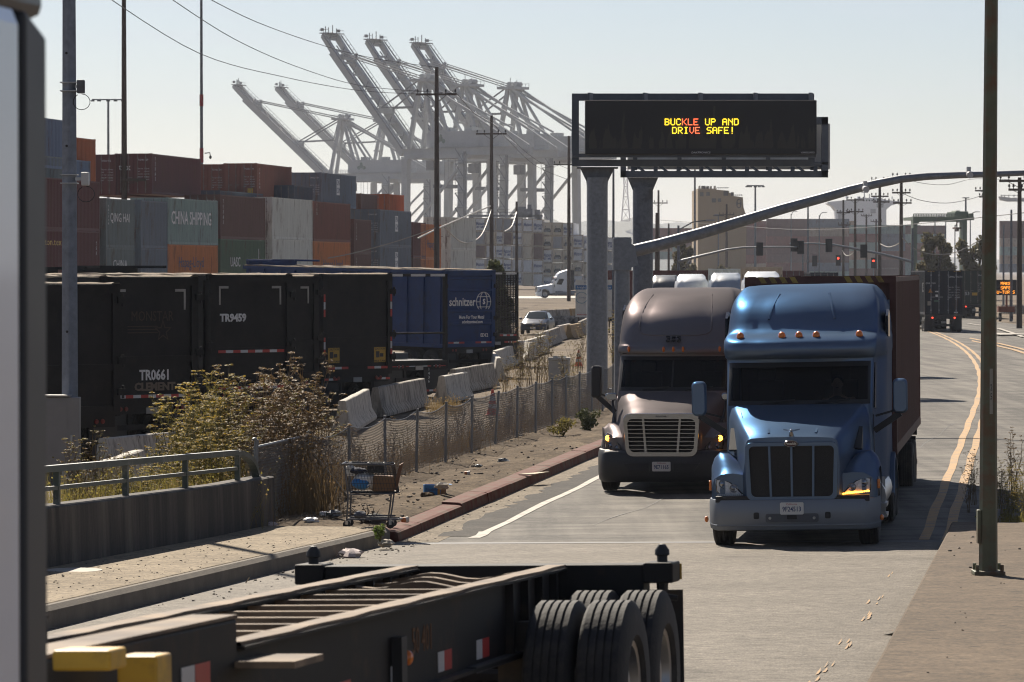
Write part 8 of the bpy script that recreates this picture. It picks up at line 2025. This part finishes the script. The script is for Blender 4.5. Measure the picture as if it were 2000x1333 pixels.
# ================================================================ SHOPPING CART AND LITTER
def cart():
    p = G(722, 1031, .13); t = thing('shopping_cart', 'abandoned wire shopping cart full of rubbish beside the fence', 'shopping cart', p, -.06); x0, x1 = -.36, .42; M_W = mat('cart_wire', (.05, .052, .055), .4, .6)
    mb = MB()
    for z, a, b, d in ((.55, -.28, .44, .2), (.98, -.36, .36, .27)):
        mb.tube([(a, -d, z), (b, -d, z), (b + .03, 0, z), (b, d, z), (a, d, z), (a, -d, z)], .008, 5, False)
    for s in (-1, 1):
        for k in range(17): f = k / 16; mb.tube([(-.28 + .72 * f, s * .2, .55), (-.36 + .72 * f, s * .27, .98)], .0028, 4, False)
        for k in range(1, 6): f = k / 6; mb.tube([(-.28 - .08 * f, s * (.2 + .07 * f), .55 + .43 * f), (.44 - .08 * f, s * (.2 + .07 * f), .55 + .43 * f)], .0028, 4, False)
    for k in range(8): y = -.2 + k * .057; mb.tube([(-.28, y, .55), (.44, y, .55)], .003, 4, False); mb.tube([(.44, y, .55), (.36, y * 1.35, .98)], .003, 4, False)
    mb.build('basket', M_W, t)
    mb = MB(); mb.tube([(-.4, -.28, .99), (.36, -.28, .985)], .016, 6); mb.tube([(-.4, .28, .99), (.36, .28, .985)], .014, 6); mb.tube([(-.4, -.28, .99), (-.4, .28, .99)], .017, 8); mb.build('handle', mat('cart_handle', (.12, .12, .125), .4, .5), t)
    mb = MB()
    for s in (-1, 1):
        mb.tube([(-.36, s * .26, .98), (-.31, s * .24, .5), (-.33, s * .25, .12)], .014, 6); mb.tube([(.36, s * .24, .55), (.33, s * .22, .3), (.30, s * .2, .11)], .014, 6); mb.tube([(-.33, s * .25, .14), (.45, s * .2, .14)], .013, 6); mb.tube([(-.31, s * .24, .52), (.4, s * .2, .54)], .012, 6)
    mb.tube([(.45, -.2, .14), (.5, 0, .14), (.45, .2, .14)], .013, 6); mb.tube([(-.31, -.24, .2), (.42, -.2, .2)], .012, 5)
    for k in range(4): mb.tube([(-.3, -.15 + k * .1, .145), (.44, -.13 + k * .09, .145)], .005, 4)
    mb.build('frame', mat('cart_frame', (.13, .13, .14), .45, .5), t)
    for x in (-.33, .34):
        for s in (-1, 1):
            mb = MB(); mb.lathe([(.001, -.017), (.05, -.017), (.062, -.01), (.062, .01), (.05, .017), (.001, .017)], 'y', n=14); o = mb.build('wheel', M_BLACK, t); o.location = (x, s * .22, .062)
            mb = MB(); mb.box(-.02, .02, -.025, .025, -.0, .075); mb.build('caster', M_STEEL, o, smooth=0)
    w = lambda x, y, z: (p.x + x, p.y + y, p.z + z)
    def obj(nm, label, cat, fn, m, loc, rz=0, sm=0, bev=0): mb = MB(); fn(mb); o = mb.build(nm, m, smooth=sm, bevel=bev); o.location = loc; o.rotation_euler = (0, 0, rz); return tag(o, label, cat)
    qq = random.Random(5)
    o = obj('plastic_bag', 'crumpled blue and white plastic bag inside the shopping cart', 'bag', lambda b: (b.mat(0).blob((0, 0, 0), (.19, .14, .13), 14, 9, .16, qq), b.mat(1).blob((-.06, -.03, -.03), (.15, .13, .1), 12, 8, .12, qq)), [mat('bag_white', (.7, .7, .7), .4, bump=.5, bscale=25), mat('bag_blue', (.03, .2, .5), .4)], w(-.06, 0, .72), sm=20)
    obj('cardboard_box', 'brown cardboard box tilted inside the shopping cart', 'box', lambda b: b.box(-.16, .16, -.15, .15, -.13, .1), mat('cardboard', (.2, .11, .055), .8, var=.2), w(.2, .0, .70), .2)
    obj('cardboard_flap', 'tall brown cardboard sheet standing at the end of the shopping cart', 'cardboard', lambda b: b.prism([(.36, .6), (.42, .58), (.52, 1.0), (.46, .97)], 'y', -.12, .12), mat('cardboard_dark', (.16, .08, .045), .8), w(0, 0, 0))
    obj('crate', 'black plastic crate on top of the shopping cart load', 'crate', lambda b: (b.box(-.13, .13, -.12, .12, -.08, -.06), b.box(-.13, .13, -.12, -.1, -.06, .08), b.box(-.13, .13, .1, .12, -.06, .08), b.box(-.13, -.11, -.1, .1, -.06, .08), b.box(.11, .13, -.1, .1, -.06, .08)), M_BLACK, w(.1, -.02, .93))
    obj('jug', 'white plastic jug in the corner of the shopping cart', 'jug', lambda b: b.lathe([(.001, 0), (.07, 0), (.075, .02), (.075, .13), (.03, .18), (.03, .21), (.001, .21)], 'z', n=14), mat('jug_white', (.6, .58, .54), .5), w(-.3, .05, .80), sm=40)
    obj('cloth_bundle', 'dark blue cloth bundle beside the jug in the shopping cart', 'cloth', lambda b: b.blob((0, 0, 0), (.14, .1, .05), 12, 8, .15, qq), mat('navy_cloth', (.03, .035, .06), .9), w(-.17, .0, .88), sm=30)
    obj('cloth_bundle', 'grey-blue rag bundle on the lower rack of the shopping cart', 'cloth', lambda b: b.blob((0, 0, 0), (.1, .1, .06), 12, 8, .15, qq), mat('greyblue_cloth', (.1, .11, .14), .9), w(-.15, 0, .2), sm=30)
    obj('tyre_scrap', 'black scrap of a torn tyre lying behind the shopping cart', 'scrap', lambda b: b.blob((0, 0, .06), (.2, .2, .1), 14, 8, .2, qq), M_TYRE, w(.05, .9, 0), sm=30)
    def branch(b):
        for i in range(14): a = qq.uniform(0, 3.1); b.tube([(0, 0, .02), (.25 * math.cos(a), qq.uniform(-.1, .1), .2 * abs(math.sin(a))), (.42 * math.cos(a + .2), qq.uniform(-.15, .15), .34 * abs(math.sin(a)))], [.012, .008, .003], 4)
    obj('dead_branch', 'heap of dead branches behind the shopping cart', 'branch', branch, M_WOOD, w(-.12, .7, 0))
cart()
def litter(nm, label, cat, px, py, z, fn, m, rz=0, sm=25, grp=None):
    p = G(px, py, z); mb = MB(); fn(mb); o = mb.build(nm, m, smooth=sm); o.location = p; o.rotation_euler = (0, 0, rz); return tag(o, label, cat, grp)
q = random.Random(15)
case = litter('beer_case', 'bright blue open drinks case lying on the soil verge', 'box', 850, 970, .14, lambda b: (b.box(-.19, .19, 0, .01, 0, .2), b.box(-.19, .19, .25, .26, 0, .2), b.box(-.19, -.18, 0, .26, 0, .2), b.box(.18, .19, 0, .26, 0, .2), b.box(-.19, .19, 0, .26, 0, .008)), mat('case_blue', (.012, .16, .42), .45, var=.12), .1, 0)
text_mesh('lettering', 'Modelo', mat('case_dark_blue', (.02, .04, .14), .5), case, plane_M((-.06, -.003, .12), (1, 0, 0), (0, 0, 1)), .07, 1); 
mb = MB(); mb.prism([(.04, .02), (.09, .02), (.09, .1), (.075, .14), (.075, .18), (.055, .18), (.055, .14), (.04, .1)], 'y', -.006, -.001); mb.build('bottle_print', mat('bottle_gold', (.5, .25, .03), .4), case, smooth=0)
mb = MB(); mb.box(.1, .185, -.006, -.001, .02, .18); mb.build('side_print', mat('print_brown', (.28, .14, .05), .5), case, smooth=0)
mb = MB(); mb.box(.12, .3, .0, .25, .2, .206); mb.build('flap', mat('case_blue', (.012, .16, .42)), case, smooth=0)
litter('paper_wad', 'crumpled white paper spilling out of the blue drinks case', 'paper', 863, 950, .34, lambda b: b.blob((0, .1, 0), (.13, .1, .06), 12, 8, .25, q), mat('dirty_paper', (.45, .4, .33), .9, var=.2))
litter('soil_clod', 'dark clod of soil beside the blue drinks case', 'soil', 836, 972, .13, lambda b: b.blob((0, 0, .03), (.13, .1, .07), 12, 8, .25, q), M_VERGE)
litter('cardboard_sheet', 'flattened pale cardboard piece lying near the red kerb', 'cardboard', 1043, 929, .15, lambda b: (b.add([(-.3, -.1, .02), (.0, -.3, .03), (.3, .2, .05), (.1, .35, .03), (-.3, -.1, .035), (.0, -.3, .045), (.3, .2, .065), (.1, .35, .045)], [(0, 1, 2, 3), (7, 6, 5, 4), (0, 4, 5, 1), (1, 5, 6, 2), (2, 6, 7, 3), (3, 7, 4, 0)])), mat('pale_cardboard', (.5, .42, .3), .8), 0, 0)
for i, (x, y, lb) in enumerate([(912, 930, 'small orange-white cup lying on the verge near the fence'), (790, 1022, 'small orange-white cup lying against the cart wheel')]):
    litter('paper_cup', lb, 'cup', x, y, .14, lambda b: (b.mat(0).lathe([(.001, -.05), (.035, -.05), (.042, .0)], 'x', (0, 0, .05), 12), b.mat(1).lathe([(.042, .0), (.05, .06), (.001, .06)], 'x', (0, 0, .05), 12)), [mat('cup_orange', (.5, .16, .04), .5), mat('cup_white', (.6, .56, .5), .5)], .7 * i, 40)
for i, (x, y, r, lb, m) in enumerate([(607, 1022, .09, 'crumpled white plastic bag left of the leaning fence brace', 'bag_white'), (653, 1010, .11, 'dark grey stuffed plastic bag at the foot of the fence brace', 'bag_grey'), (632, 1008, .07, 'small pale wrapper between the two plastic bags', 'bag_white'), (529, 1030, .08, 'pinkish paper scrap by the end of the concrete parapet', 'scrap_pink'), (754, 1068, .1, 'crumpled white paper bag in the gutter at the kerb joint', 'dirty_paper'), (686, 1096, .17, 'torn white paper lying flat in the gutter below the sidewalk', 'scrap_pink'), (934, 913, .06, 'grey stone by the fence foot', 'bag_grey'), (983, 905, .1, 'dark rock at a fence post', 'bag_grey'), (1310, 845, .05, 'pale wrapper on the verge behind the taupe truck', 'bag_white')]):
    mm = {'bag_white': _mats['bag_white'], 'bag_grey': mat('bag_grey', (.12, .13, .13), .4), 'scrap_pink': mat('scrap_pink', (.5, .42, .4), .8), 'dirty_paper': _mats['dirty_paper']}[m]
    litter('rubbish_bag' if r > .07 else 'wrapper', lb, 'litter', x, y, .05 if y > 1060 else .14, lambda b: b.blob((0, 0, r * .45), (r * 1.3, r, r * .55), 12, 8, .3, q), mm, i, 20)
litter('torn_rubber', 'black strip of torn rubber on the road beside the brown walkway edge', 'rubber', 1752, 1243, .75, lambda b: (b.add([(-.14, 0, .01), (-.05, -.05, .03), (.06, -.04, .035), (.12, .03, .03), (.03, .06, .045), (-.06, .05, .02), (0, 0, .0)], [(0, 1, 6, 5), (1, 2, 4, 6), (2, 3, 4), (6, 4, 5)])), M_TYRE, 0, 30)
litter('stick', 'thin pale stick and twig lying in the gutter under the sidewalk kerb', 'stick', 474, 1152, .22, lambda b: (b.tube([(0, 0, .02), (.08, .02, .15)], .008, 5), b.tube([(-.1, 0, .02), (.1, .1, .03)], .012, 5)), mat('pale_stick', (.5, .42, .28), .8))
# white painted disc on the sidewalk
p = G(145, 1134, .45); s_, t_ = ST(p.x, p.y); mb = MB(); mb.prism([(.33 * math.cos(a * .262), .33 * math.sin(a * .262)) for a in range(24)], 'z', 0, .006); o = mb.build('manhole_cover', mat('pale_cover', (.42, .39, .34), .8), smooth=0); o.location = RT(s_, t_, ramp(s_) + .182); tag(o, 'pale round cover set in the sidewalk near the left edge', 'manhole cover')
# small stones scattered on walkway, sidewalk and verge
mb = MB(); q = random.Random(12)
def pebble(s, t, z, r): c = RT(s, t, z); mb.blob((c.x, c.y, c.z + r * .3), (r * q.uniform(.8, 1.4), r, r * .6), 6, 4, .25, q)
for i in range(420): s = q.uniform(36, 56); pebble(s, q.uniform(-11.4, -9.8), ramp(s) + .18, q.choice((.004, .005, .007, .012)))
for i in range(110): s = q.uniform(26, 56); pebble(s, q.uniform(-1.0, 2.5), ramp(s) + .31, q.choice((.007, .009, .012, .022)))
for i in range(500): s = 58 + abs(q.gauss(0, 16)); pebble(s, q.uniform(-12.4, -9.9) + curve_off(s), .15, q.choice((.008, .012, .018, .03)))
for i in range(220): s = q.uniform(40, 70); pebble(s, q.uniform(-9.5, -8.8), zroad(s, -9.2), q.choice((.008, .012, .018)))
o = mb.build('gravel', mat('pebbles', (.12, .1, .08), .9, var=.4, scale=20), smooth=40); o['kind'] = 'stuff'
# ================================================================ HAZE
def haze():
    mb = MB(); mb.box(-2500, 2500, -100, 7000, -1.4, 112)
    m = bpy.data.materials.new('haze_air'); m.use_nodes = True; N = m.node_tree.nodes; K = m.node_tree.links.new
    N.remove(N['Principled BSDF']); v = N.new('ShaderNodeVolumePrincipled')
    v.inputs['Color'].default_value = (.78, .85, 1.0, 1); v.inputs['Density'].default_value = .00008; v.inputs['Anisotropy'].default_value = .2
    K(v.outputs[0], N['Material Output'].inputs['Volume'])
    o = mb.build('haze', m, smooth=0); o['kind'] = 'stuff'
haze()
